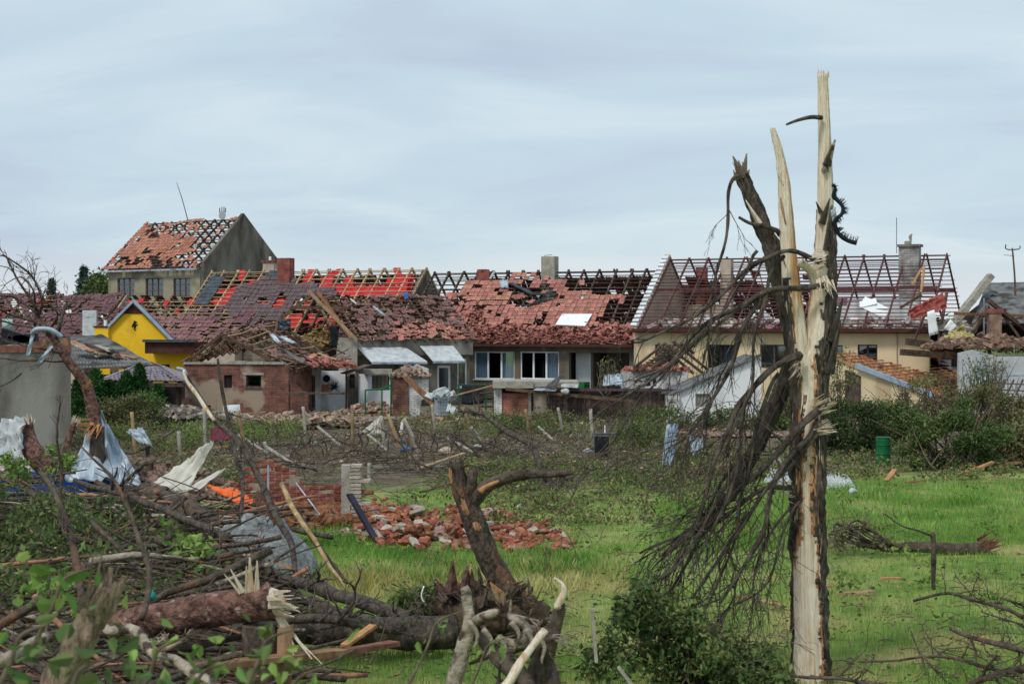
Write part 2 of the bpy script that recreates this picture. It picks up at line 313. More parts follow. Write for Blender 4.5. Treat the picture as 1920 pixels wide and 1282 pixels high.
m_brick_g = M('brick_grey_piece', lin(150, 140, 126), lin(190, 180, 166), .92, 6, .5, 24, rnd=.2)
m_mortar = M('mortar', lin(140, 126, 112), lin(170, 154, 138), .95, 6, .5)
m_rub = M('rubble_mixed', lin(116, 90, 78), lin(176, 154, 138), .95, 5, .4, island=.6)
m_rubt = M('rubble_tile', lin(136, 82, 76), lin(190, 130, 116), .9, 5, .3, island=.4)
m_soil = M('soil', lin(74, 62, 50), lin(112, 96, 78), 1, 4, 1., 18)
m_gravel = M('gravel_pale', lin(170, 160, 146), lin(206, 198, 186), 1, 14, 1., 30)
m_leaf = M('leaf_green', lin(70, 90, 50), lin(112, 130, 78), .6, .8, 0, rnd=.1, island=.5, trans=.25)
m_leaf_dk = M('leaf_dark', lin(52, 70, 42), lin(90, 108, 64), .6, .8, 0, island=.5, trans=.25)
m_leaf_ol = M('leaf_olive', lin(92, 94, 60), lin(136, 136, 92), .7, .8, 0, island=.5, trans=.25)
m_leaf_br = M('leaf_bright', lin(96, 126, 58), lin(140, 166, 88), .6, .8, 0, island=.3, trans=.3)
m_leaf_dry = M('leaf_dry', lin(108, 94, 68), lin(150, 134, 102), .9, .8, 0, island=.35)
m_needle = M('needle_blue_green', lin(34, 60, 52), lin(64, 92, 80), .7, 1, 0, island=.3)
m_thuja = M('thuja_green', lin(28, 62, 30), lin(56, 98, 46), .7, 1, 0, island=.3)
m_stem = M('stem_brown', lin(82, 72, 62), lin(128, 114, 98), .9, 8, .3)
m_curtain_sky = M('curtain_sky_pale', lin(150, 165, 180), lin(190, 200, 212), .9, 2, 0, vec=(6, 6, .3))  # one pale curtain, and the sky reflection painted behind the grey house panes
m_blue_cur = M('curtain_blue', lin(50, 84, 128), lin(90, 130, 172), .9, 2, 0, vec=(.5, .5, 5))
m_pane = M_glass('window_glass', (.6, .66, .7), .13)
m_pane2 = M_glass('window_glass_bright', (.82, .88, .92), .22)
TH = 24
b_red = MB_brick('brickwork_red', lin(132, 80, 66), lin(92, 58, 50), lin(122, 104, 92), 0, lin(160, 142, 124), .635, .45)
b_chim = MB_brick('brickwork_chimney', lin(150, 76, 66), lin(124, 64, 58), lin(120, 100, 92), math.radians(TH))
b_grey = MB_brick('brickwork_grey', lin(168, 164, 158), lin(140, 136, 132), lin(112, 108, 104), math.radians(TH))
b_white = MB_brick('brickwork_white', lin(214, 212, 208), lin(190, 188, 182), lin(136, 132, 126), 0)

# ------------------------------------------------------------------ ground
def build_ground():
    xs = np.concatenate([np.linspace(-1500, -60, 14), np.arange(-58, 58.1, .8), np.linspace(60, 1500, 14)])
    ys = np.concatenate([np.linspace(-60, 8, 8), np.arange(9, 75, .6), np.linspace(76, 180, 40), np.linspace(200, 3500, 14)])
    v = [(x, y, (.05 * mnoise.noise(Vector((x * .5, y * .5, 0))) + .02 * mnoise.noise(Vector((x * 2, y * 2, 3)))) - .04 if abs(x) < 60 and 8 < y < 180 else -.04) for y in ys for x in xs]
    n = len(xs); f = [(j * n + i, j * n + i + 1, (j + 1) * n + i + 1, (j + 1) * n + i) for j in range(len(ys) - 1) for i in range(n - 1)]
    m = bpy.data.materials.new('ground'); m.use_nodes = True; N = m.node_tree.nodes; L = m.node_tree.links; b = N['Principled BSDF']; b.inputs['Roughness'].default_value = 1; b.inputs['Specular IOR Level'].default_value = .1
    geo = N.new('ShaderNodeNewGeometry'); sp = N.new('ShaderNodeSeparateXYZ'); L.new(geo.outputs['Position'], sp.inputs[0])
    def nz(sc, det=6):
        q = N.new('ShaderNodeTexNoise'); q.inputs['Scale'].default_value = sc; q.inputs['Detail'].default_value = det; L.new(geo.outputs['Position'], q.inputs['Vector']); return q.outputs['Fac']
    def mixc(fac, a, c):
        q = N.new('ShaderNodeMix'); q.data_type = 'RGBA'
        L.new(fac, q.inputs[0])
        for i, z in ((6, a), (7, c)):
            if isinstance(z, tuple): q.inputs[i].default_value = (*z, 1)
            else: L.new(z, q.inputs[i])
        return q.outputs[2]
    def rng(src, a, c, o0=0., o1=1.):
        q = N.new('ShaderNodeMapRange'); q.inputs[1].default_value = a; q.inputs[2].default_value = c; q.inputs[3].default_value = o0; q.inputs[4].default_value = o1; L.new(src, q.inputs[0]); return q.outputs[0]
    def op(o, a, c):
        q = N.new('ShaderNodeMath'); q.operation = o
        for i, z in ((0, a), (1, c)):
            if isinstance(z, (int, float)): q.inputs[i].default_value = z
            else: L.new(z, q.inputs[i])
        return q.outputs[0]
    yw = op('ADD', sp.outputs['Y'], op('MULTIPLY', op('SUBTRACT', nz(.22), .5), 9.))
    lawn = mixc(rng(nz(1.7), .35, .65), lin(96, 122, 58), lin(140, 158, 88))
    lawn = mixc(rng(nz(.6), .5, .7), lawn, lin(160, 154, 100))
    soil = mixc(rng(nz(2.2, 10), .35, .65), lin(78, 70, 60), lin(128, 118, 104))
    green2 = mixc(rng(nz(3.), .4, .6), lin(70, 88, 42), lin(112, 120, 70))
    # worn dirt of the vineyard (from about 45 m, less on the open lawn to the right), weeds, then trodden yards
    xr = rng(sp.outputs['X'], 3., 11.)
    dirt = op('MULTIPLY', rng(op('SUBTRACT', yw, op('MULTIPLY', xr, 5.)), 41.5, 44.5), 1)
    yard = mixc(rng(nz(.5), .53, .68), soil, green2)
    c = mixc(dirt, lawn, yard)
    patch = op('MULTIPLY', rng(nz(.42), .58, .64), rng(sp.outputs['Y'], 30, 36))
    c = mixc(op('MULTIPLY', patch, .75), c, lin(96, 84, 66))
    far = rng(sp.outputs['Y'], 150, 260); c = mixc(far, c, lin(96, 110, 72))
    L.new(c, b.inputs['Base Color'])
    bp = N.new('ShaderNodeBump'); bp.inputs['Strength'].default_value = .8; bp.inputs['Distance'].default_value = .06; L.new(nz(9., 10), bp.inputs['Height']); L.new(bp.outputs[0], b.inputs['Normal'])
    me = bpy.data.meshes.new('ground'); me.from_pydata(v, [], f); me.materials.append(m); me.polygons.foreach_set('use_smooth', [True] * len(f))
    o = bpy.data.objects.new('ground', me); COL.objects.link(o); o['kind'] = 'structure'; o['label'] = 'storm-littered garden ground with lawn and bare vineyard soil'
build_ground()

# ------------------------------------------------------------------ roofs
def tile_mesh(w, l, mat, rolls=2):
    mb = MB(); nx = rolls * 4; pr = [(-w / 2 + w * i / nx, .034 * (.5 - .5 * math.cos(2 * math.pi * i * rolls / nx))) for i in range(nx + 1)]
    for i in range(nx):
        (x0, h0), (x1, h1) = pr[i], pr[i + 1]
        mb.quad((x0, -l / 2, h0 + .045), (x1, -l / 2, h1 + .045), (x1, l / 2 + .04, h1 + .008), (x0, l / 2 + .04, h0 + .008))
        mb.quad((x0, -l / 2, h0 + .0), (x1, -l / 2, h1 + .0), (x1, -l / 2, h1 + .045), (x0, -l / 2, h0 + .045))
    mb.quad((-w / 2, -l / 2, 0), (-w / 2, -l / 2, .045), (-w / 2, l / 2, .01), (-w / 2, l / 2, -.01)); mb.quad((w / 2, -l / 2, .045), (w / 2, -l / 2, 0), (w / 2, l / 2, -.01), (w / 2, l / 2, .01))
    me = mb.mesh('roof_tile'); me.materials.append(mat); return me
def roof(root, el, er, rl, rr, nraf, nbat, m_raf, m_bat, tiles=None, tw=.33, tl=.36, raf=(.085, .13), bat=.04, rolls=2, sag=0., bgap=0., seed=1, name='roof', rgap=(), cap=300, maxstuff=900, tall=None):
    """A timbered roof slope between its eave (el, er) and ridge (rl, rr): rafters, battens and the tiles that are left."""
    rs = random.Random(seed); nd = node(name, root)
    el, er, rl, rr = map(Vector, (el, er, rl, rr)); nrm = (er - el).cross(rl - el).normalized()
    def S(u, v, h=0.):
        p = (el * (1 - u) + er * u) * (1 - v) + (rl * (1 - u) + rr * u) * v
        d = sag * (math.sin(u * 9 + seed) * .5 + mnoise.noise(Vector((u * 4, v * 3, seed)))) * (1 - abs(2 * v - 1) * .4)
        return p + nrm * (h + d)
    for i in range(nraf):
        if i in rgap: continue
        u = i / (nraf - 1) + (rs.uniform(-.006, .006) if 0 < i < nraf - 1 else 0)
        mb = MB()
        k = 4 if sag else 1
        for j in range(k): mb.bar(S(u, j / k, -raf[1] / 2 - bat), S(u, (j + 1) / k, -raf[1] / 2 - bat), raf[0], raf[1], nrm)
        mb.build('rafter', m_raf, nd)
    for j in range(nbat):
        v = (j + .3) / nbat; segs = []
        if bgap and rs.random() < bgap:
            a = rs.uniform(.15, .8); g = rs.uniform(.05, .3); segs = [(0, a), (min(1, a + g), 1)]
        else: segs = [(0 - rs.uniform(0, .012), 1 + rs.uniform(0, .012))]
        for a, b in segs:
            if b - a < .03: continue
            mb = MB(); k = max(1, int((b - a) * 8)) if sag else 1; dv = rs.uniform(-.006, .006)
            for q in range(k): mb.bar(S(a + (b - a) * q / k, v + dv * q / k, -bat / 2), S(a + (b - a) * (q + 1) / k, v + dv * (q + 1) / k, -bat / 2), bat, bat, nrm)
            mb.build('batten', m_bat, nd)
    if tiles:
        L = (er - el).length; Hh = (rl - el).length; nu, nv = int(L / tw), int(Hh / tl); cells = []
        for j in range(nv):
            for i in range(nu):
                u, v = (i + .5) / nu, (j + .45) / nv; p = S(u, v, .01); x, y = pix(p)
                r = tiles(x, y, rs)
                if r: cells.append((u, v, p, r))
        meshes = {}; stuff = {}
        rs.shuffle(cells); cells.sort(key=lambda c: c[3][1] > .35)
        for n_, (u, v, p, (mat, jit)) in enumerate(cells):
            ex = (S(min(1, u + .01), v) - S(max(0, u - .01), v)).normalized(); ey = (S(u, min(1, v + .01)) - S(u, max(0, v - .01))); ez = ex.cross(ey).normalized(); ey = ez.cross(ex)
            # keep tile columns along the rafters
            base = Matrix((ex, ey, ez)).transposed()
            rot = Matrix.Rotation(rs.gauss(0, .012 + jit * .8), 3, 'Z') @ Matrix.Rotation(rs.gauss(0, .008 + jit * .22), 3, 'X') @ Matrix.Rotation(rs.gauss(0, .008 + jit * .22), 3, 'Y')
            q = p + ex * rs.gauss(0, .006 + jit * .12) + ey * rs.gauss(0, .008 + jit * .14) + ez * (abs(rs.gauss(0, .05)) * jit * 1.5 + .005)
            sl = mnoise.noise(Vector((u * L * .45, v * Hh * .5, seed * 3.7))) - .12
            if sl > 0 and v > .06: q = q - ey * sl * .6 + ex * sl * .25 * math.sin(seed + u * 20); rot = Matrix.Rotation(sl * .5 * math.sin(u * 31), 3, 'Z') @ rot
            mw = (base @ rot).to_4x4(); mw.translation = q
            key = mat.name
            if key not in meshes: meshes[key] = tile_mesh(tw * .985, tl * 1.04, mat, rolls)
            if n_ < cap: inst('roof_tile', meshes[key], mw, nd)
            else: stuff.setdefault(key, []).append(mw)
        for key, ms in stuff.items():
            me = meshes[key]; vv = [v.co.copy() for v in me.vertices]; ff = [tuple(f.vertices) for f in me.polygons]; mb = MB()
            for mw in ms:
                b = len(mb.v); mb.v += [mw @ q for q in vv]; mb.f += [tuple(b + i for i in f) for f in ff]
            o = mb.build('tile_layer', MATS[key], nd); o['kind'] = 'stuff'
    nd['S'] = 0; return nd, S
def regions(*rg):
    """rg: (polygon, share kept, material, jumble); later ones win."""
    def fn(x, y, rs):
        hit = None
        for r in rg:
            if r[0] is None or inpoly(x, y, r[0]): hit = r
        if hit and hit[1] > 0:
            # gaps come in patches
            n_ = .5 + .5 * mnoise.noise(Vector((x * .06, y * .09, hit[4] if len(hit) > 4 else 0)))
            if rs.random() * .45 + n_ * .55 < hit[1] * .62 + .19 or hit[1] >= .99: return hit[2], hit[3]
    return fn
def wall(root, fr, t0, t1, z0, z1, mat, op=(), y=0., th=.3, name='wall', top=None):
    """A wall of fr's facade with real openings op = (t0, t1, z0, z1)."""
    mb = MB(); ts = sorted({t0, t1, *[o[0] for o in op], *[o[1] for o in op]})
    for a, b in zip(ts, ts[1:]):
        zs = [(z0, z1)]
        for o in op:
            if o[0] <= a + 1e-6 and o[1] >= b - 1e-6:
                nz_ = []
                for p, q in zs:
                    if o[2] > p: nz_.append((p, min(q, o[2])))
                    if o[3] < q: nz_.append((max(p, o[3]), q))
                zs = [k for k in nz_ if k[1] - k[0] > 1e-3]
        for p, q in zs: mb.fbox(fr, a, b, y, y + th, p, q)
    return mb.build(name, mat, root)
def window(root, fr, t0, t1, z0, z1, muls=(), mf=None, panes=None, y=.08, fw=.07, sill=True, back=True, hbars=(), sky_panels=()):
    mf = mf or m_white
    mb = MB(); mb.fbox(fr, t0, t1, y, y + .07, z0, z0 + fw).fbox(fr, t0, t1, y, y + .07, z1 - fw, z1).fbox(fr, t0, t0 + fw, y + .002, y + .068, z0 + fw, z1 - fw).fbox(fr, t1 - fw, t1, y + .002, y + .068, z0 + fw, z1 - fw)
    es = [t0 + fw]
    for m in muls:
        t = t0 + (t1 - t0) * m; mb.fbox(fr, t - fw * .7, t + fw * .7, y + .002, y + .068, z0 + fw, z1 - fw); es += [t - fw * .7, t + fw * .7]
    es.append(t1 - fw)
    for hb in hbars: z = z0 + (z1 - z0) * hb; mb.fbox(fr, t0 + fw, t1 - fw, y + .01, y + .06, z - .02, z + .02)
    w = mb.build('window', mf, root)
    for i in range(0, len(es), 2):
        p = (panes or [m_pane])[min(i // 2, len(panes or [1]) - 1)]
        if p: MB().fbox(fr, es[i], es[i + 1], y + .03, y + .036, z0 + fw, z1 - fw).build('pane', p, w)
    if sill: MB().fbox(fr, t0 - .05, t1 + .05, -.07, y - .003, z0 - .05, z0 - .003).build('sill', mf, w)
    for i in sky_panels:
        MB().fbox(fr, es[2 * i], es[2 * i + 1], y + .1, y + .11, z0 + .05, z1 - .05).build('sky_reflection_panel', m_curtain_sky, w)  # pale blue panel added behind the pane: painted sky reflection, no real cloth
    return w
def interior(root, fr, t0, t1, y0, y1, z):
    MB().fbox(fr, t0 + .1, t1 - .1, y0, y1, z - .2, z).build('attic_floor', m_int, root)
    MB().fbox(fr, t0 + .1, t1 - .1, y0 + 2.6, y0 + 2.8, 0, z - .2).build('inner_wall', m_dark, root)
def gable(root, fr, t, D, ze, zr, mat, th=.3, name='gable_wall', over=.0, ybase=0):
    poly = [fr.pt(t, .05, ybase), fr.pt(t, .05, ze + over), fr.pt(t, D, zr + over), fr.pt(t, 2 * D - .05, ze + over), fr.pt(t, 2 * D - .05, ybase)]
    return MB().prism(poly, fr.pt(th, 0, 0) - fr.pt(0, 0, 0)).build(name, mat, root)
def chimney(root, p, w, d, z0, z1, mat, deg=TH, capm=None, name='chimney'):
    rot = Matrix.Rotation(-math.radians(deg), 3, 'Z'); o = MB().box((p[0], p[1], (z0 + z1) / 2), w, d, z1 - z0, rot).build(name, mat, root)
    if capm: MB().box((p[0], p[1], z1 + .062), w + .18, d + .18, .12, rot).build('chimney_cap', capm, o)
    return o
def hang_sheet(name, c, mat, nu=14, nv=14, amp=.1, fq=1.5, seed=0, solid=.006, parent=None, fn=None, **k):
    """A thin real sheet (cloth, foil, tin) spanned between four corners, creased."""
    a, b, d, e_ = map(Vector, c); nrm = (b - a).cross(e_ - a).normalized(); mb = MB()
    for j in range(nv + 1):
        for i in range(nu + 1):
            u, v = i / nu, j / nv; p = (a * (1 - u) + b * u) * (1 - v) + (e_ * (1 - u) + d * u) * v
            h = amp * (mnoise.noise(Vector((u * 4 * fq, v * 3 * fq, seed))) + .5 * mnoise.noise(Vector((u * 11 * fq, v * 9 * fq, seed + 5))))
            if fn: h += fn(u, v)
            mb.v.append(p + nrm * h)
    for j in range(nv):
        for i in range(nu): q = j * (nu + 1) + i; mb.f.append((q, q + 1, q + nu + 2, q + nu + 1))
    return mb.build(name, mat, parent, smooth=not fn, solid=solid, **k)
def corr(n, amp=.03): return lambda u, v: amp * math.sin(u * n * 2 * math.pi)
def wall_sheet(p, nx): pass

exec_parts = []
# ------------------------------------------------------------------ house: tall house at the back
def house_tall():
    fr = Fr(375, 118, 38); tl = fr.t(203); D = 3.83; ze = fr.z(375, 500); zr = 11.64
    h = thing('tall_house', 'tall grey two-storey house with half its terracotta roof tiles torn off', 'house', fr.pt(tl / 2, 0, 0))
    ops = []
    for a, b in ((220, 252), (273, 306), (325, 357)): ops.append((fr.t(a), fr.t(b), fr.z(a, 556), fr.z(a, 522)))
    wall(h, fr, tl, 0, 0, ze - .1, m_pl_olive, ops)
    for o in ops: window(h, fr, *o, (.33, .66), m_timber_dk, [m_pane], hbars=(.33, .66), fw=.06, sill=False)
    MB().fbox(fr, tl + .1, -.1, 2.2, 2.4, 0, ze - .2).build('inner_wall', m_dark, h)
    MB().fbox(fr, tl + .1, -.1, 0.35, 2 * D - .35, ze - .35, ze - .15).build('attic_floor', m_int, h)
    gable(h, fr, 0, D, ze, zr, m_pl_grey, .3, over=.3); gable(h, fr, tl - .0, D, ze, zr, m_pl_grey, .3, over=-.2)
    MB().fbox(fr, tl, 0, 2 * D - .4, 2 * D - .1, 0, ze - .1).build('back_wall', m_pl_grey, h)
    MB().fbox(fr, tl - .35, .1, -.5, -.36, ze - .22, ze - .1).build('gutter', m_metal, h)
    tr = regions((None, .82, m_tile_or, .04, 1), ([(270, 412), (440, 408), (410, 440), (300, 452), (275, 440)], .33, m_tile_or, .15, 3), ([(330, 410), (382, 410), (380, 416), (330, 416)], 1, m_tile_or, .1),
                 ([(382, 408), (450, 406), (385, 490), (345, 490)], .22, m_tile_or, .3, 4), ([(205, 484), (380, 480), (380, 500), (195, 500)], .4, m_tile_or, .3, 5), ([(300, 440), (345, 440), (335, 452), (296, 452)], .75, m_tile_or, .1),
                 ([(285, 412), (325, 412), (322, 417), (280, 417)], 1, m_tile_or, .06))
    roof(h, fr.pt(tl - .3, -.4, ze - .02), fr.pt(.0, -.4, ze - .02), fr.pt(tl - .3, D, zr + .05), fr.pt(0, D, zr + .05), 12, 17, m_timber_dk, m_timber_old, tr, tw=.31, tl=.33, rolls=1, seed=3)
    roof(h, fr.pt(0, 2 * D + .3, ze), fr.pt(tl - .3, 2 * D + .3, ze), fr.pt(0, D + .02, zr + .03), fr.pt(tl - .3, D + .02, zr + .03), 12, 15, m_timber_dk, m_timber_old, None, seed=4)
    p = P(416, 405, 120.2); mb = MB().tube([P(416, 412, 120.2), P(416, 388, 120.2)], .03, 5, 1)
    for dx, y0, y1 in ((-4, 398, 390), (4, 398, 388), (7, 397, 390)): mb.tube([P(416 + dx, y0, 120.2), P(416 + dx, y1, 120.2)], .035, 5, 1)
    mb.tube([P(411, 398, 120.2), P(424, 397, 120.2)], .03, 5, 1)
    a = thing('roof_antenna', 'small white dish and aerials on the tall house ridge', 'antenna', P(416, 412, 120.2)); mb.build('mast', m_metal_dk, a)
    MB().tube([P(413, 403, 120.1), P(417, 404, 119.9)], [.16, .3], 12, 1).build('dish', m_white, a)
    MB().tube([P(352, 412, 119), P(342, 375, 119), P(331, 342, 119)], [.035, .03, .015], 5, 2).build('lightning_rod', m_metal_dk, None, label='thin bent rod leaning off the tall house ridge', cat='rod')
house_tall()

# ------------------------------------------------------------------ house: purple roofs on the left with the yellow gable
def house_purple():
    fr = Fr(440, 99.5, TH); D = 3.5; t0 = fr.t(-90); t1 = fr.t(440); tm = fr.t(168); ze = 3.0
    h = thing('purple_roof_house', 'low house with torn purple tiled roof behind the yellow gable', 'house', fr.pt((t0 + t1) / 2, 0, 0))
    wall(h, fr, t0, t1, 0, ze - .1, m_pl_tan); MB().fbox(fr, t0, t1, 2 * D - .3, 2 * D, 0, ze - .1).build('back_wall', m_pl_tan, h); interior(h, fr, t0, t1, .35, 2 * D - .35, ze - .1)
    zr = fr.z(300, 561, D); zl = fr.z(100, 549, D)
    g = regions((None, .72, m_tile_mar, .16, 2), ([(160, 550), (450, 555), (440, 598), (160, 584)], .06, m_tile_mar, .2, 3), ([(280, 590), (440, 600), (450, 645), (310, 645)], .72, m_tile_mar2, .12, 9),
                ([(190, 575), (250, 565), (240, 612), (165, 625)], .8, m_tile_mar, .04, 4))
    g2 = regions((None, .72, m_tile_mar, .22, 2), ([(70, 545), (105, 545), (105, 580), (75, 580)], .15, m_tile_mar, .2), ([(0, 560), (40, 560), (40, 600), (0, 600)], .3, m_tile_mar, .2))
    roof(h, fr.pt(t0, -.35, ze), fr.pt(tm, -.35, ze), fr.pt(t0, D, zl), fr.pt(tm, D, zl), 12, 11, m_timber_old, m_timber_new, g2, seed=5, cap=150)
    roof(h, fr.pt(tm, -.35, ze), fr.pt(t1, -.35, ze), fr.pt(tm, D, zr), fr.pt(t1, D, zr), 15, 11, m_timber_old, m_timber_new, g, seed=6, cap=150)
    roof(h, fr.pt(t1, 2 * D, ze), fr.pt(t0, 2 * D, ze), fr.pt(t1, D + .02, zr), fr.pt(t0, D + .02, zl), 22, 9, m_timber_old, m_timber_new, regions((None, .5, m_tile_mar, .05, 2)), seed=7, cap=0)
    gable(h, fr, tm - .15, D, ze - .2, zl - .2, m_pl_tan); gable(h, fr, t0, D, ze - .2, zl - .2, m_pl_tan); gable(h, fr, t1 - .3, D, ze - .2, zr - .2, m_pl_tan)
    # torn red underlay between rafters
    mb = MB()
    for px, py, w, hh in ((75, 556, 26, 24), (176, 570, 12, 14), (190, 562, 14, 18), (240, 560, 12, 12), (262, 556, 13, 10), (310, 560, 12, 12), (355, 557, 22, 14), (0, 575, 25, 22), (330, 578, 10, 8), (205, 576, 12, 8)):
        y = D - (py - 553) / 87 * D; t = fr.t(px, y); zz = fr.z(px, py, y)
        k = D / (zr - ze); mb.prism([fr.pt(t, y + .0, zz), fr.pt(t + w / 33, y, zz - .0), fr.pt(t + w / 33 * .8, y - hh / 33 * k * .9, zz - hh / 33), fr.pt(t + .05, y - hh / 33 * k * .8, zz - hh / 33 * .9)], (0, .12, -.05))
    for i in range(len(mb.v)): mb.v[i] = mb.v[i] + Vector((0, .12, -.1))
    o = mb.build('torn_underlay', m_memb, h); o['kind'] = 'stuff'
    hb = Fr(165, 101.5, TH); MB().fbox(hb, -.1, .9, -.4, -.3, 3.4, 4.9).build('ridge_sheet', m_plast, h)
    # the yellow gable
    Y = 88; f2 = Fr(250, Y, 10); t = f2.t
    a = thing('yellow_gable_house', 'bright yellow gabled house front with black prancing horse emblem', 'house', f2.pt(0, 0, 0))
    Lp, Rp, Ap = (205, 613), (322, 637), (252, 567)
    poly = [(f2.t(205), f2.z(205, 613)), (f2.t(252), f2.z(252, 567)), (f2.t(322), f2.z(322, 637)), (f2.t(375), f2.z(375, 640)), (f2.t(375), 0), (f2.t(205), 0)]
    MB().prism([f2.pt(x, 0, z) for x, z in poly], f2.pt(0, .3, 0) - f2.pt(0, 0, 0)).build('wall', m_pl_bright, a)
    q = [(233, 588), (252, 567), (274, 588)]
    MB().prism([f2.pt(t(x), -.04, f2.z(x, y)) for x, y in q], f2.pt(0, .036, 0) - f2.pt(0, 0, 0)).build('gable_cladding', m_brown, a)
    for (x0, y0), (x1, y1) in (((200, 617), (252, 564)), ((252, 564), (324, 638))):
        A_, B_ = f2.pt(t(x0), 0, f2.z(x0, y0)), f2.pt(t(x1), 0, f2.z(x1, y1)); up = Vector((0, 0, 1))
        A_.y -= .18; B_.y -= .18
        MB().bar(A_, B_, .16, .12).build('verge_board', m_bluetrim, a)
    zz = f2.z(252, 567); MB().quad(f2.pt(t(200), -.2, f2.z(200, 615)), f2.pt(t(252), -.2, zz + .02), f2.pt(t(252), .5, zz), f2.pt(t(200), .5, f2.z(200, 615))).quad(f2.pt(t(252), -.2, zz + .02), f2.pt(t(324), -.2, f2.z(324, 637)), f2.pt(t(324), .5, f2.z(324, 637)), f2.pt(t(252), .5, zz)).build('gable_roof', m_tile_mar, a, solid=.08)
    MB().fbox(f2, t(181), t(206.5), -.25, .8, 0, f2.z(190, 614)).build('pier', m_pl_bright, a)
    MB().fbox(f2, t(179), t(206), -.3, .85, f2.z(190, 614) + .003, f2.z(190, 611)).build('pier_cap', m_brown, a)
    MB().tube([f2.pt(t(195), .2, f2.z(195, 611)), f2.pt(t(195), .2, f2.z(195, 600))], .09, 10, 1).build('flue', m_white, a)
    MB().fbox(f2, t(287), t(380), -1.1, -.01, f2.z(300, 662), f2.z(300, 640)).build('porch_fascia', m_brown, a)
    MB().fbox(f2, t(285), t(385), -1.3, -1.12, f2.z(300, 640) - .03, f2.z(300, 636)).build('gutter', m_metal_dk, a)
    MB().fbox(f2, t(303), t(318), -.02, .02, f2.z(310, 700), f2.z(310, 683)).build('vent_window', m_dark, a)
    # prancing-horse emblem, proud of the plaster
    hz = [(252, 600.5), (253.5, 602), (256, 602.5), (257, 605), (254.5, 605.5), (254.5, 608), (258, 607.5), (258.5, 609.5), (255, 610.5), (255.3, 613), (253, 616), (255.5, 618.5), (253, 619.5), (251, 616.5), (251.3, 613.5), (249.5, 611.5), (248.6, 613.5), (246.8, 612.5), (248.4, 608), (250.3, 605.5)]
    MB().prism([f2.pt(t(x), -.03, f2.z(x, y)) for x, y in hz], f2.pt(0, .027, 0) - f2.pt(0, 0, 0)).build('horse_emblem', m_black, a)
    MB().fbox(f2, t(164), t(180.5), 1.2, 2., 0, f2.z(170, 609)).build('brick_flue_stack', b_red, a)
    return
house_purple()

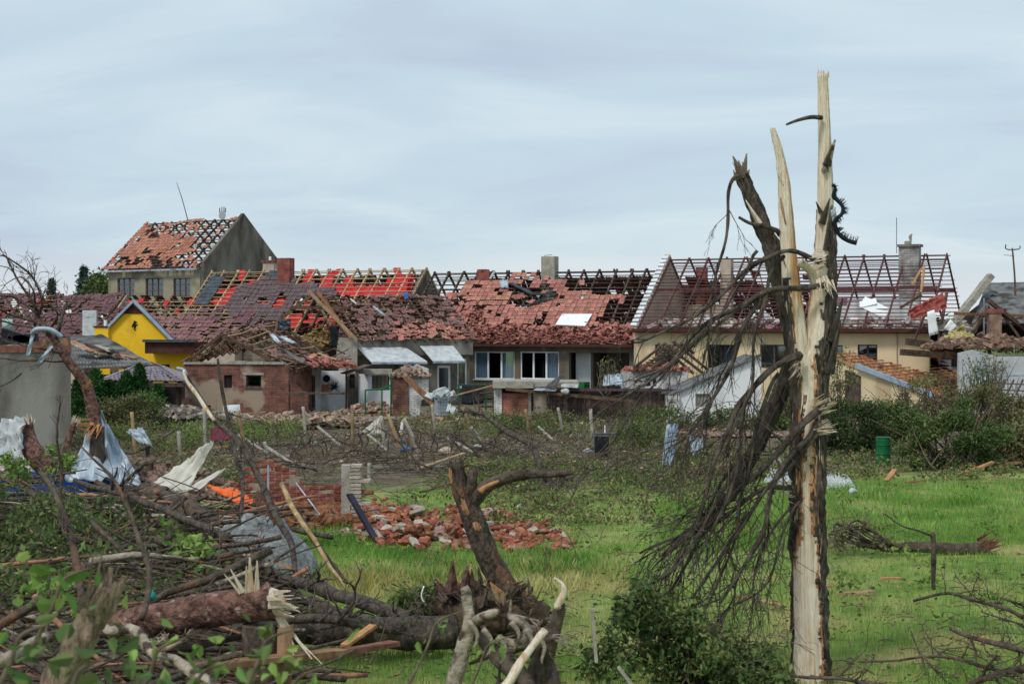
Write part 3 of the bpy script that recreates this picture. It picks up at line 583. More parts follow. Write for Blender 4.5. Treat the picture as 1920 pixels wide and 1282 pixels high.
# ------------------------------------------------------------------ house: red underlay roof
def house_red():
    fr = Fr(732, 96.2, TH); D = 4.5; t0, t1 = fr.t(318), 0.; ze = 3.05; zr = 7.46
    h = thing('red_underlay_house', 'house with torn red roofing membrane under pale battens and charcoal tiles', 'house', fr.pt((t0 + t1) / 2, 0, 0))
    wall(h, fr, t0, t1, 0, ze - .1, m_pl_grey); MB().fbox(fr, t0, t1, 2 * D - .3, 2 * D, 0, ze - .1).build('back_wall', m_pl_grey, h); interior(h, fr, t0, t1, .35, 2 * D - .35, ze - .1)
    z2 = lambda *p: [(340 + x / 4, 450 + y / 4) for x, y in p]
    tr = regions((z2((600, 290), (870, 260), (870, 330), (1010, 290), (1020, 360), (1170, 370), (1160, 420), (900, 420), (720, 600), (380, 700), (330, 480), (430, 340), (520, 330)), .97, m_tile_ant, .03, 2),
                 (z2((740, 390), (790, 380), (760, 520), (690, 510), (700, 450)), .05, m_tile_ant, .03), (z2((570, 430), (650, 420), (650, 480), (520, 500)), .1, m_tile_ant, .03),
                 (z2((-50, 520), (300, 520), (330, 640), (-50, 640)), .3, m_tile_mar, .1), (z2((430, 345), (490, 345), (480, 380), (410, 390)), .8, m_tile_ant, .25))
    el, er, rl, rr = fr.pt(t0, -.35, ze), fr.pt(t1, -.35, ze), fr.pt(t0, D, zr), fr.pt(t1, D, zr)
    nd, S = roof(h, el, er, rl, rr, 17, 17, m_timber_new, m_timber_new, tr, seed=8, raf=(.08, .13))
    # membrane on the rafters, with tears
    reds = [z2((150, 390), (430, 350), (560, 290), (610, 270), (600, 330), (470, 360), (440, 480), (110, 480)), z2((680, 440), (830, 450), (760, 520), (680, 500)), z2((440, 220), (480, 220), (470, 300), (430, 300)),
            z2((890, 330), (1700, 345), (1660, 420), (900, 420)), z2((1540, 290), (1720, 250), (1700, 345), (1530, 330)), z2((970, 200), (1010, 200), (960, 320), (890, 330)), z2((1240, 290), (1300, 290), (1280, 350), (1200, 350)),
            z2((700, 560), (1200, 560), (1200, 660), (700, 660)), z2((450, 480), (700, 470), (700, 530), (450, 540)), z2((270, 280), (310, 280), (300, 350), (270, 350)), z2((1040, 300), (1180, 200), (1190, 230), (1100, 350)), z2((1600, 210), (1660, 200), (1640, 280), (1590, 300))]
    holes = [z2((200, 400), (320, 385), (310, 440), (215, 445)), z2((540, 495), (640, 495), (640, 520), (540, 520))]
    mb = MB(); nu, nv = 130, 60
    for j in range(nv):
        for i in range(nu):
            u, v = (i + .5) / nu, (j + .5) / nv; x, y = pix(S(u, v, -.06)); x += 4 * mnoise.noise(Vector((x * .1, y * .1, 1))); y += 3 * mnoise.noise(Vector((x * .12, y * .12, 7)))
            if any(inpoly(x, y, r) for r in reds) and not any(inpoly(x, y, r) for r in holes):
                k = lambda i_, j_: S(i_ / nu, j_ / nv, -.07 + .07 * mnoise.noise(Vector((i_ * .22, j_ * .22, 3))))
                mb.quad(k(i, j), k(i + 1, j), k(i + 1, j + 1), k(i, j + 1))
    o = mb.build('membrane', m_memb, h, smooth=True)
    roof(h, fr.pt(t1, 2 * D + .3, ze), fr.pt(t0, 2 * D + .3, ze), rr, rl, 17, 12, m_timber_new, m_timber_new, regions((None, .9, m_tile_mar, .1, 1), ([(0, 480), (900, 480), (900, 516), (0, 516)], 0, m_tile_ant, .1)), seed=9, cap=0)
    # torn strips of membrane hanging in the attic
    mb = MB(); rs = random.Random(4)
    for k in range(26):
        u = rs.uniform(.42, .98); v = rs.uniform(.45, .8); a = S(u, v + rs.uniform(.1, .22), -.35); b = S(u + .012, v, -.5); w = rs.uniform(.05, .25)
        mb.quad(a, a + Vector((w, 0, 0)), b + Vector((w * .6, 0, -.2)), b + Vector((-.1, 0, 0)))
    o = mb.build('hanging_underlay_strips', m_memb, h, solid=.01); o['kind'] = 'stuff'
    gable(h, fr, t1 - .3, D, ze - .15, zr - .22, m_pl_grey); gable(h, fr, t0, D, ze - .15, zr - .22, m_pl_grey)
    c = fr.pt(fr.t(536, D - .8), D - .8, 0); chimney(h, c, .85, .6, 5, fr.z(536, 484, D - .8), b_chim)
    c = fr.pt(fr.t(508, D + 1.), D + 1., 0); k = chimney(h, c, .8, .6, 5, fr.z(508, 492, D + 1), m_pl_tan, capm=b_chim); MB().tube([c + Vector((-.05, 0, fr.z(508, 492, D + 1))), c + Vector((-.05, 0, fr.z(508, 481, D + 1)))], .08, 8, 1).build('flue_pipe', m_white, k)
    # dark skylight flashing and slate sheet at the far left
    mb = MB()
    for (x0, y0, x1, y1, dz) in ((520, 506, 541, 513, .06),):
        v = (640 - (y0 + y1) / 2) / 140; u0 = (x0 - 350 - 63 * v) / 385; u1 = (x1 - 350 - 63 * v) / 385; mb.prism([S(u0, v - .04, dz), S(u1, v - .04, dz), S(u1, v + .03, dz), S(u0, v + .03, dz)], (0, 0, .03))
    mb.build('chimney_flashing', m_metal_dk, h)
    u = .02; mb = MB()
    for i in range(8):
        v = .5 + i * .05; mb.prism([S(u, v, .04), S(u + .07, v, .04), S(u + .07, v + .045, .03), S(u, v + .045, .03)], (0, 0, .02))
    mb.build('slate_strip', m_metal_dk, h)
house_red()

# ------------------------------------------------------------------ house: grey house with the two white windows
def house_grey():
    fr = Fr(1192, 90.1, TH); D = 4.5; t0, t1 = fr.t(748), 0.; ze = 2.98; zr = 7.2
    h = thing('grey_house', 'grey-brown house with two white triple windows and salmon tiles sliding off', 'house', fr.pt(t0 / 2, 0, 0))
    T = fr.t; ops = [(T(889), T(964.5), fr.z(925, 711), fr.z(925, 659)), (T(975), T(1048), fr.z(1010, 711), fr.z(1010, 659)), (T(1067), T(1180), 0, fr.z(1120, 661))]
    wall(h, fr, t0, t1, 0, ze - .02, m_pl_dk, ops); MB().fbox(fr, t0, t1, 2 * D - .3, 2 * D, 0, ze - .1).build('back_wall', m_pl_grey, h)
    MB().fbox(fr, t0 + .1, t1 - .1, .35, 2 * D - .35, ze - .3, ze - .1).build('attic_floor', m_int, h)
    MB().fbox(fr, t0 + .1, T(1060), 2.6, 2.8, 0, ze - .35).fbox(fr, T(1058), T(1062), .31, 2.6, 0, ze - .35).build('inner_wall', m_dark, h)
    window(h, fr, *ops[0], (.335, .665), None, [m_pane2, m_pane, m_pane2], sky_panels=(0, 2)); window(h, fr, *ops[1], (.335, .665), None, [m_pane, m_pane, m_pane2], sky_panels=(2,))
    # open porch
    MB().fbox(fr, T(1068), T(1096), .9, 1., 0, ze - .35).build('porch_wall', m_pl_wht, h)
    MB().fbox(fr, T(1096) + .01, T(1180), 2.2, 2.35, 0, ze - .35).fbox(fr, T(1096), T(1096) + .1, 1.01, 2.2, 0, ze - .35).build('porch_back_wall', m_pl_grey, h)
    MB().fbox(fr, T(1100), T(1109), 2.15, 2.19, fr.z(1104, 700), fr.z(1104, 664)).build('porch_window', m_dark, h)
    MB().fbox(fr, T(1080), T(1102), -.5, .3, .0, fr.z(1090, 716)).build('porch_bin', m_green, h)
    MB().fbox(fr, t0 - .1, t1, -.62, -.42, ze - .12, ze + .02).build('gutter', m_brown, h)
    z3 = lambda *p: [(780 + x / 4, 450 + y / 4) for x, y in p]
    tr = regions((z3((420, 300), (620, 300), (690, 380), (700, 480), (830, 510), (1050, 400), (990, 320), (1110, 310), (1130, 400), (1260, 390), (1450, 420), (1440, 480), (1390, 560), (1330, 640), (1330, 800), (300, 800), (230, 420)), .86, m_tile_red, .06, 1),
                 (z3((620, 300), (700, 330), (700, 480), (830, 510), (1050, 430), (1040, 390), (840, 390), (720, 300)), .1, m_tile_red, .3, 1), (z3((700, 255), (1090, 265), (1060, 330), (900, 350), (700, 330)), .55, m_tile_red, .05, 8),
                 (z3((440, 470), (540, 480), (500, 530), (430, 530)), .05, m_tile_red, .3), (z3((1470, 410), (1560, 400), (1540, 490), (1470, 480)), .75, m_tile_red, .4, 1), (z3((1240, 310), (1280, 310), (1280, 340), (1240, 340)), .9, m_tile_red, .4),
                 (z3((880, 580), (1000, 560), (980, 600), (860, 620)), .2, m_tile_red, .4), (z3((230, 400), (380, 400), (400, 640), (300, 640)), .85, m_tile_red, .45, 1),
                 (z3((240, 640), (1690, 640), (1690, 800), (240, 800)), .95, m_tile_red, .38, 1))
    el, er, rl, rr = fr.pt(t0, -.4, ze), fr.pt(t1, -.4, ze), fr.pt(t0, D, zr), fr.pt(t1, D, zr)
    nd, S = roof(h, el, er, rl, rr, 16, 18, m_timber_dk, m_timber_dk, tr, tw=.3, tl=.33, seed=10)
    roof(h, fr.pt(t1, 2 * D + .3, ze), fr.pt(t0, 2 * D + .3, ze), rr, rl, 16, 14, m_timber_dk, m_timber_dk, regions((None, .93, m_tile_mar2, .05, 1), ([(0, 400), (2000, 400), (2000, 521), (0, 521)], 0, m_tile_mar2, 0), ([(760, 500), (880, 500), (880, 560), (760, 545)], .1, m_tile_mar2, 0)), seed=11, cap=60)
    gable(h, fr, t1 - .3, D, ze - .15, zr - .4, m_pl_dk)
    c = fr.pt(T(1031, D - .2), D - .2, 0); k = chimney(h, c, .82, .6, 5, fr.z(1031, 481, D - .2), m_conc); MB().bar(c + Vector((-.3, 0, fr.z(1031, 481, D - .2) + .05)), c + Vector((.1, .1, fr.z(1031, 479, D - .2) + .05)), .2, .04).build('cap_shard', m_conc, k)
    c = fr.pt(T(909, D - .3), D - .3, 0); z1 = fr.z(909, 509, D - .3); k = chimney(h, c, .8, .6, 5, z1, b_chim)
    MB().box((c.x - .1, c.y, z1 + .062), .5, .5, .12, Matrix.Rotation(.6, 3, 'Z')).box((c.x + .15, c.y, z1 + .05), .25, .3, .1).build('broken_top', b_chim, k)
    # loose shards piled over the eave: a jumbled second layer
    mb = MB(); rs = random.Random(5); proto = tile_mesh(.3, .34, m_tile_red); vv = [v.co.copy() for v in proto.vertices]; ff = [tuple(f.vertices) for f in proto.polygons]
    for i in range(1300):
        u = rs.uniform(.27, .985); v = abs(rs.gauss(0, .11)); 
        if u < .36: v = rs.uniform(0, .55 - (u - .27) * 3)
        p = S(u, min(v, .6), rs.uniform(.06, .2)); sc = rs.choice((.25, .32, .4, .6)); rot = (Matrix.Rotation(rs.uniform(0, 6.3), 3, 'Z') @ Matrix.Rotation(rs.gauss(.5, .3), 3, 'X') @ Matrix.Rotation(rs.gauss(0, .3), 3, 'Y'))
        b = len(mb.v); mb.v += [p + rot @ (q * sc) for q in vv]; mb.f += [tuple(b + i_ for i_ in f) for f in ff]
    o = mb.build('loose_tile_shards', m_tile_red, h); o['kind'] = 'stuff'
    # a bent dark gutter, white board and sheet scraps lying on the slope
    def onroof(px, py, hh=.1):
        best = None
        for i in range(121):
            for j in range(61):
                s_ = S(i / 120, j / 60, hh); x, y = pix(s_); d = (x - px) ** 2 + (y - py) ** 2
                if best is None or d < best[0]: best = (d, s_)
        return best[1]
    g = thing('bent_gutter', 'long dark bent metal gutter lying across the salmon roof', 'gutter', onroof(1045, 552, .1))
    a_, b_, c_, d_ = onroof(958, 531, .15), onroof(1000, 551, .15), onroof(1046, 552, .2), onroof(990, 574, .12)
    MB().bar(a_, b_, .3, .08).bar(b_, c_, .34, .1).build('long_piece', m_metal_dk, g); MB().bar(c_ + Vector((0, -.1, .05)), d_, .28, .08).build('folded_piece', m_metal_dk, g)
    q = [onroof(x, y, .16) for x, y in ((1043, 609), (1096, 611), (1111, 591), (1053, 590))]
    MB().prism(q, (0, -.01, .05)).build('white_board', m_white, None, label='clean white board lying on the salmon tiled roof', cat='board')
    hang_sheet('pale_blue_rag', [onroof(x, y, .14) for x, y in ((935, 527), (952, 524), (955, 541), (940, 540))], m_metal, 6, 6, .1, label='crumpled pale blue rag high on the salmon roof', cat='rag')
    hang_sheet('pink_rag', [onroof(x, y, .14) for x, y in ((958, 556), (978, 548), (988, 556), (968, 562))], m_tile_red, 6, 6, .15, label='crumpled pinkish sheet beside the bent gutter', cat='sheet')
    MB().tube([onroof(918, 523, .2), onroof(926, 508, .3)], .07, 6, 1).build('flashing_strip', m_metal, h)
house_grey()

# ------------------------------------------------------------------ house: cream house with the bare maroon frame
def house_cream():
    fr = Fr(1193, 89.4, TH); D = 5.; t0, t1 = 0., fr.t(1742); T = fr.t; ze = 3.86; zr = 7.75
    h = thing('cream_house', 'long cream house whose roof is stripped to maroon rafters and battens', 'house', fr.pt(t1 / 2, 0, 0))
    ops = [(T(1228), T(1272), fr.z(1250, 692), fr.z(1250, 646)), (T(1327), T(1376), fr.z(1350, 690), fr.z(1350, 646)), (T(1425), T(1477), fr.z(1450, 690), fr.z(1450, 646)), (T(1547), T(1580), fr.z(1560, 690), fr.z(1560, 647)), (T(1608), T(1645), fr.z(1625, 690), fr.z(1625, 646))]
    wall(h, fr, t0 + .002, t1, 0, ze - .12, m_pl_yel, ops); MB().fbox(fr, t0, t1, 2 * D - .3, 2 * D, 0, ze - .1).build('back_wall', m_pl_tan, h)
    interior(h, fr, t0, t1, .35, 2 * D - .35, ze - .1)
    for i, o in enumerate(ops):
        w = window(h, fr, *o, (.5,), m_timber_dk if i != 1 else m_dark, [m_pane], sill=False)
        if i == 1: MB().fbox(fr, o[0] + (o[1] - o[0]) * .55, o[1] - .06, .25, .26, o[2], o[3] - .05).build('blue_curtain', m_blue_cur, w)
        if i == 0: MB().fbox(fr, o[0] + .05, o[0] + .5, .25, .26, o[2], o[3] - .5).build('pale_curtain', m_curtain_sky, w)
    MB().fbox(fr, t0 - .05, t1 + .1, -.62, -.42, ze - .2, ze - .02).build('gutter', m_brown, h); MB().fbox(fr, t0 - .05, t1 + .1, -.4, .0, ze - .24, ze - .13).build('soffit', m_brown, h)
    MB().fbox(fr, T(1681), T(1683), -.1, -.01, 0, ze - .25).build('downpipe', m_pl_tan, h)
    el, er, rl, rr = fr.pt(t0 + .2, -.4, ze), fr.pt(t1, -.4, ze), fr.pt(t0 + .2, D, zr), fr.pt(t1, D, zr)
    nd, S = roof(h, el, er, rl, rr, 15, 21, m_timber_mar, m_timber_mar, regions(([(1240, 596), (1740, 596), (1740, 640), (1195, 640)], .12, m_tile_mar2, .9, 1), ([(1570, 556), (1595, 556), (1592, 575), (1565, 575)], .8, m_tile_mar, .2), ([(1760, 548), (1840, 540), (1830, 590), (1770, 590)], .7, m_tile_mar, .1)), seed=12, raf=(.075, .11), bat=.034)
    roof(h, fr.pt(t1, 2 * D + .3, ze), fr.pt(t0 + .2, 2 * D + .3, ze), rr, rl, 15, 19, m_timber_mar, m_timber_mar, regions((None, 0, m_tile_mar2, 0), ([(1290, 523), (1500, 528), (1480, 640), (1250, 640)], .9, m_tile_mar2, .05, 3), ([(1500, 540), (1540, 540), (1530, 640), (1480, 640)], .6, m_tile_mar, .1, 3), ([(1400, 500), (1540, 526), (1540, 540), (1420, 540)], .3, m_tile_red, .05)), seed=13, raf=(.075, .11), bat=.034, cap=240)
    gable(h, fr, t0 - .15, D, ze - .1, zr + .12, m_pl_tan, .32, over=.05)
    # knee wall of the attic and purlin, collar struts
    MB().fbox(fr, T(1575, 3), T(1725, 3), 3., 3.15, ze, ze + 1.5).build('attic_wall', m_pl_wht, h)
    MB().fbox(fr, T(1250, 4), T(1330, 4), 7.2, 7.35, ze, ze + 1.3).build('attic_partition', m_pl_tan, h)
    MB().bar(fr.pt(t0 + .2, 2.6, ze + 2.05), fr.pt(t1, 2.6, ze + 2.05), .14, .16).build('purlin', m_timber_mar, h); MB().bar(fr.pt(t0 + .2, 7.6, ze + 2.0), fr.pt(t1, 7.6, ze + 2.0), .14, .16).build('purlin', m_timber_mar, h)
    # white verge stones up the left gable
    mb = MB()
    for i in range(18):
        a = i / 18; p = fr.pt(t0 - .02, -.3 + (D + .3) * a, ze + (zr - ze) * a + .18); mb.box(p, .34, .22, .1, Matrix.Rotation(-fr.th, 3, 'Z') @ Matrix.Rotation(math.atan2(zr - ze, D), 3, 'X') @ Matrix.Rotation(R.gauss(0, .06), 3, 'Z'))
    mb.build('verge_stones', m_pl_wht, h)
    c = fr.pt(T(1363, D - 1), D - 1, 0); chimney(h, c, .58, .5, ze, fr.z(1363, 487, D - 1), m_pl_tan)
    c = fr.pt(T(1316, D + 2.6), D + 2.6, 0); chimney(h, c, .55, .5, ze, fr.z(1316, 502, D + 2.6), b_chim)
    c = fr.pt(T(1706, D - .6), D - .6, 0); zt = fr.z(1706, 463, D - .6); k = chimney(h, c, 1.02, .7, ze, zt, b_grey, capm=m_conc_dk)
    MB().tube([c + Vector((-.1, 0, zt + .12)), c + Vector((-.1, 0, zt + .3))], .18, 10, 1).tube([c + Vector((.05, 0, zt + .3)), c + Vector((.02, 0, zt + .55)), c + Vector((.12, 0, zt + .66))], [.06, .09, .03], 8, 3).build('chimney_pot', m_conc, k)
    MB().tube([fr.pt(T(1681, D), D, zr), fr.pt(T(1681, D), D, zr + 1.85)], .018, 5, 1).build('lightning_rod', m_metal_dk, h)
    # attic litter: white boards, insulation, rubble on the floor
    mb = MB(); rs = random.Random(8)
    for i in range(520):
        t = rs.uniform(t0 + 1, t1 - .5); y = rs.uniform(.2, 2.4); s_ = rs.uniform(.08, .38); mb.box(fr.pt(t, y, ze + s_ * .3 + rs.uniform(0, .3)), s_ * rs.uniform(.6, 1.8), s_, s_ * rs.uniform(.2, .7), Matrix.Rotation(rs.uniform(0, 3), 3, 'Z') @ Matrix.Rotation(rs.gauss(0, .5), 3, 'X'))
    o = mb.build('attic_rubble', M('rubble_attic', lin(120, 88, 84), lin(220, 214, 210), .95, 1.5, .3, island=.4), h); o['kind'] = 'stuff'
    for i, (px, py, w, hh) in enumerate(((1640, 577, 52, 22), (1628, 568, 30, 12), (1680, 604, 28, 14), (1595, 602, 22, 10), (1400, 600, 40, 10), (1440, 596, 28, 12), (1550, 592, 20, 12), (1325, 598, 26, 14))):
        f2 = fr.pt(T(px, 1.0), 1.0, fr.z(px, py, 1.0)); MB().box(f2, w / 36, .08, hh / 36, Matrix.Rotation(-fr.th + rs.gauss(0, .2), 3, 'Z') @ Matrix.Rotation(rs.gauss(0, .35), 3, 'Y') @ Matrix.Rotation(-.5, 3, 'X')).build('torn_board', m_white if i < 3 else m_pl_wht, h)
    hang_sheet('red_roof_sheet', [P(1703, 580, 81.5), P(1768, 548, 81.5), P(1776, 577, 81.2), P(1709, 600, 81.2)], m_redsheet, 40, 8, .12, label='crumpled red corrugated sheet caught on the stripped roof', cat='roof sheet', fn=lambda u, v: .05 * math.sin(v * 5 * 6.28))
    MB().bar(P(1688, 577, 82), P(1728, 553, 82), .14, .12).build('snapped_rafter', m_timber_old, h); MB().bar(P(1760, 640, 82), P(1775, 548, 82.5), .12, .12).build('snapped_rafter', m_timber_mar, h)
    MB().bar(P(1727, 548, 82.5), P(1733, 500, 83), .1, .1).bar(P(1710, 534, 83), P(1728, 503, 83), .35, .04).build('snapped_rafter', m_timber_or, h)
house_cream()
# ------------------------------------------------------------------ yard buildings
def rubble(name, c, rx, ry, hgt, n, mat, smin=.06, smax=.22, seed=0, parent=None, flat=.5, **k):
    rs = random.Random(seed); mb = MB()
    for i in range(n):
        a = rs.uniform(0, 6.283); r = math.sqrt(rs.random()); x, y = math.cos(a) * r, math.sin(a) * r
        top = hgt * max(0, 1 - r ** 1.6); z = c[2] + rs.uniform(.4, 1) * top if hgt else c[2]
        s_ = rs.uniform(smin, smax); mb.box((c[0] + x * rx, c[1] + y * ry, z + s_ * .15), s_ * rs.uniform(.7, 1.7), s_ * rs.uniform(.6, 1.2), s_ * rs.uniform(.25, .25 + flat), Matrix.Rotation(rs.uniform(0, 6.3), 3, 'Z') @ Matrix.Rotation(rs.gauss(0, .5), 3, 'X') @ Matrix.Rotation(rs.gauss(0, .4), 3, 'Y'))
    # the packed core of the heap
    b = len(mb.v); N = 14
    if hgt > .15:
        for j, (rr, zz) in enumerate(((.95, 0), (.7, .35), (.4, .62), (.02, .8))):
            for i in range(N): mb.v.append(Vector((c[0] + math.cos(6.283 * i / N) * rr * rx, c[1] + math.sin(6.283 * i / N) * rr * ry, c[2] + zz * hgt * (1 + .2 * rs.uniform(-1, 1)))))
        for j in range(3):
            for i in range(N): q = b + j * N; mb.f.append((q + i, q + (i + 1) % N, q + N + (i + 1) % N, q + N + i))
    return mb.build(name, mat, parent, kind='stuff', **k)

def wing_house():
    fr = Fr(640, 85, -24); T = fr.t; t1 = T(880); ze = 3.25; D = 3.8; zr = 5.55
    h = thing('wing_house', 'grey wing with two white awnings and a slumped brown tiled roof', 'house', fr.pt(t1 / 2, 0, 0))
    ops = [(T(820), T(846), 0.15, fr.z(830, 685)), (T(858), T(876), fr.z(866, 726), fr.z(866, 672)), (T(760), T(790), fr.z(775, 725), fr.z(775, 690))]
    wall(h, fr, 0, t1, 0, ze - .05, m_pl_grey, ops); MB().fbox(fr, 0, t1, 2 * D - .3, 2 * D, 0, ze - .1).build('back_wall', m_pl_grey, h); interior(h, fr, 0, t1, .35, 2 * D - .35, ze - .1)
    window(h, fr, *ops[1], (), None, [m_pane2]); window(h, fr, *ops[2], (.5,), m_timber_dk, [m_pane], sill=False)
    d = MB().fbox(fr, ops[0][0], ops[0][0] + .12, .08, .16, .15, ops[0][3]).fbox(fr, ops[0][1] - .12, ops[0][1], .08, .16, .15, ops[0][3]).fbox(fr, ops[0][0] + .12, ops[0][1] - .12, .08, .16, ops[0][3] - .12, ops[0][3]).fbox(fr, ops[0][0] + .12, ops[0][1] - .12, .08, .16, .15, .8).build('door', m_white, h)
    MB().fbox(fr, ops[0][0] + .12, ops[0][1] - .12, .11, .12, .8, ops[0][3] - .12).build('pane', m_pane, d)
    MB().fbox(fr, -.1, t1 + .1, -.25, -.01, ze - .75, ze - .02).build('cornice', m_conc_dk, h)
    for a, b, c_, d_ in (((667, 653), (757, 653), (801, 679), (697, 680)), ((784, 650), (846, 650), (872, 677), (812, 678))):
        z0 = fr.z(a[0], a[1]); z1 = fr.z(d_[0], d_[1], -1.6)
        aw = MB().prism([fr.pt(T(a[0]), -.26, z0), fr.pt(T(b[0]), -.26, z0), fr.pt(T(c_[0], -1.7), -1.7, z1), fr.pt(T(d_[0], -1.7), -1.7, z1)], (0, 0, .05)).build('awning', m_plast, h)
        MB().bar(fr.pt(T(d_[0], -1.7), -1.72, z1 - .04), fr.pt(T(c_[0], -1.7), -1.72, z1 - .04), .07, .07).build('awning_bar', m_metal, aw)
    tr = regions((None, .66, m_tile_brn, .34, 1), ([(740, 610), (800, 600), (880, 630), (870, 640), (740, 640)], .7, m_tile_red, .5, 6), ([(700, 548), (800, 560), (870, 620), (800, 600)], .6, m_tile_brn, .34, 3), ([(560, 540), (640, 540), (680, 640), (600, 640)], .12, m_tile_brn, .4, 2), ([(755, 560), (790, 560), (800, 600), (770, 600)], .1, m_tile_brn, .4), ([(640, 540), (720, 545), (700, 570), (650, 570)], .35, m_tile_brn, .4, 4))
    roof(h, fr.pt(-.2, -.4, ze), fr.pt(t1 + .3, -.4, ze), fr.pt(-.2, D, zr), fr.pt(t1 + .3, D, zr), 14, 13, m_timber_old, m_timber_old, tr, tw=.3, tl=.33, seed=21, sag=.12, bgap=.5)
    roof(h, fr.pt(t1, 2 * D + .3, ze), fr.pt(-.2, 2 * D + .3, ze), fr.pt(t1, D, zr), fr.pt(-.2, D, zr), 12, 11, m_timber_old, m_timber_old, regions((None, .5, m_tile_mar, .3, 2)), tw=.3, tl=.33, seed=22, sag=.12, bgap=.5, cap=40)
    # open gable frame: collar, posts, hanging hay and a black sheet
    for a, b in (((595, 546), (660, 636)), ((595, 546), (522, 600)), ((545, 577), (650, 577))): MB().bar(P(*a, 84.6), P(*b, 84.8), .16, .16).build('gable_timber', m_timber_or if a[0] == 595 and b[0] == 660 else m_timber_old, h)
    MB().bar(P(578, 545, 84), P(667, 635, 84), .15, .15).build('gable_timber', M('timber_pale', lin(150, 122, 96), lin(186, 156, 126), .9, 5), h)
    wall(h, Fr(575, 87, 0), 0, 2.2, 0, 3.5, m_pl_grey, name='gable_infill')
    hang_sheet('black_sheet', [P(618, 610, 84.2), P(636, 612, 84.2), P(633, 652, 84.2), P(620, 650, 84.2)], m_black, 8, 10, .12, label='black plastic sheet hanging in the open gable', cat='sheet')
    rubble('hay_heap', P(600, 648, 86), 1.1, .7, 1.0, 260, M('hay', lin(120, 96, 62), lin(160, 132, 92), 1, 6, .6, island=.4), .05, .3, 31, flat=.1, label='dry brown hay spilling from the open gable loft', cat='hay')
    MB().bar(P(657, 560, 84.4), P(668, 569, 84.4), .3, .04).build('white_scrap', m_white, None, label='small white board scrap on the brown slumped roof', cat='board')
    hang_sheet('blue_strip', [P(698, 575, 83.8), P(702, 573, 83.8), P(726, 592, 83.6), P(722, 595, 83.6)], m_metal, 10, 3, .05, label='narrow pale blue tin strip on the slumped roof', cat='tin strip')
    hang_sheet('blue_tarp_scrap', [P(757, 549, 84), P(765, 547, 84), P(766, 560, 84), P(759, 562, 84)], m_bluepl, 5, 5, .08, label='small bright blue tarp scrap beside the red membrane roof', cat='tarp')
    MB().fbox(Fr(632, 84.2, -10), 0, 1., 0, .5, 2.1, 3.4).fbox(Fr(632, 84.2, -10), .1, .9, -.05, .45, 1.5, 2.1).build('broken_blocks', m_conc, h)
wing_house()

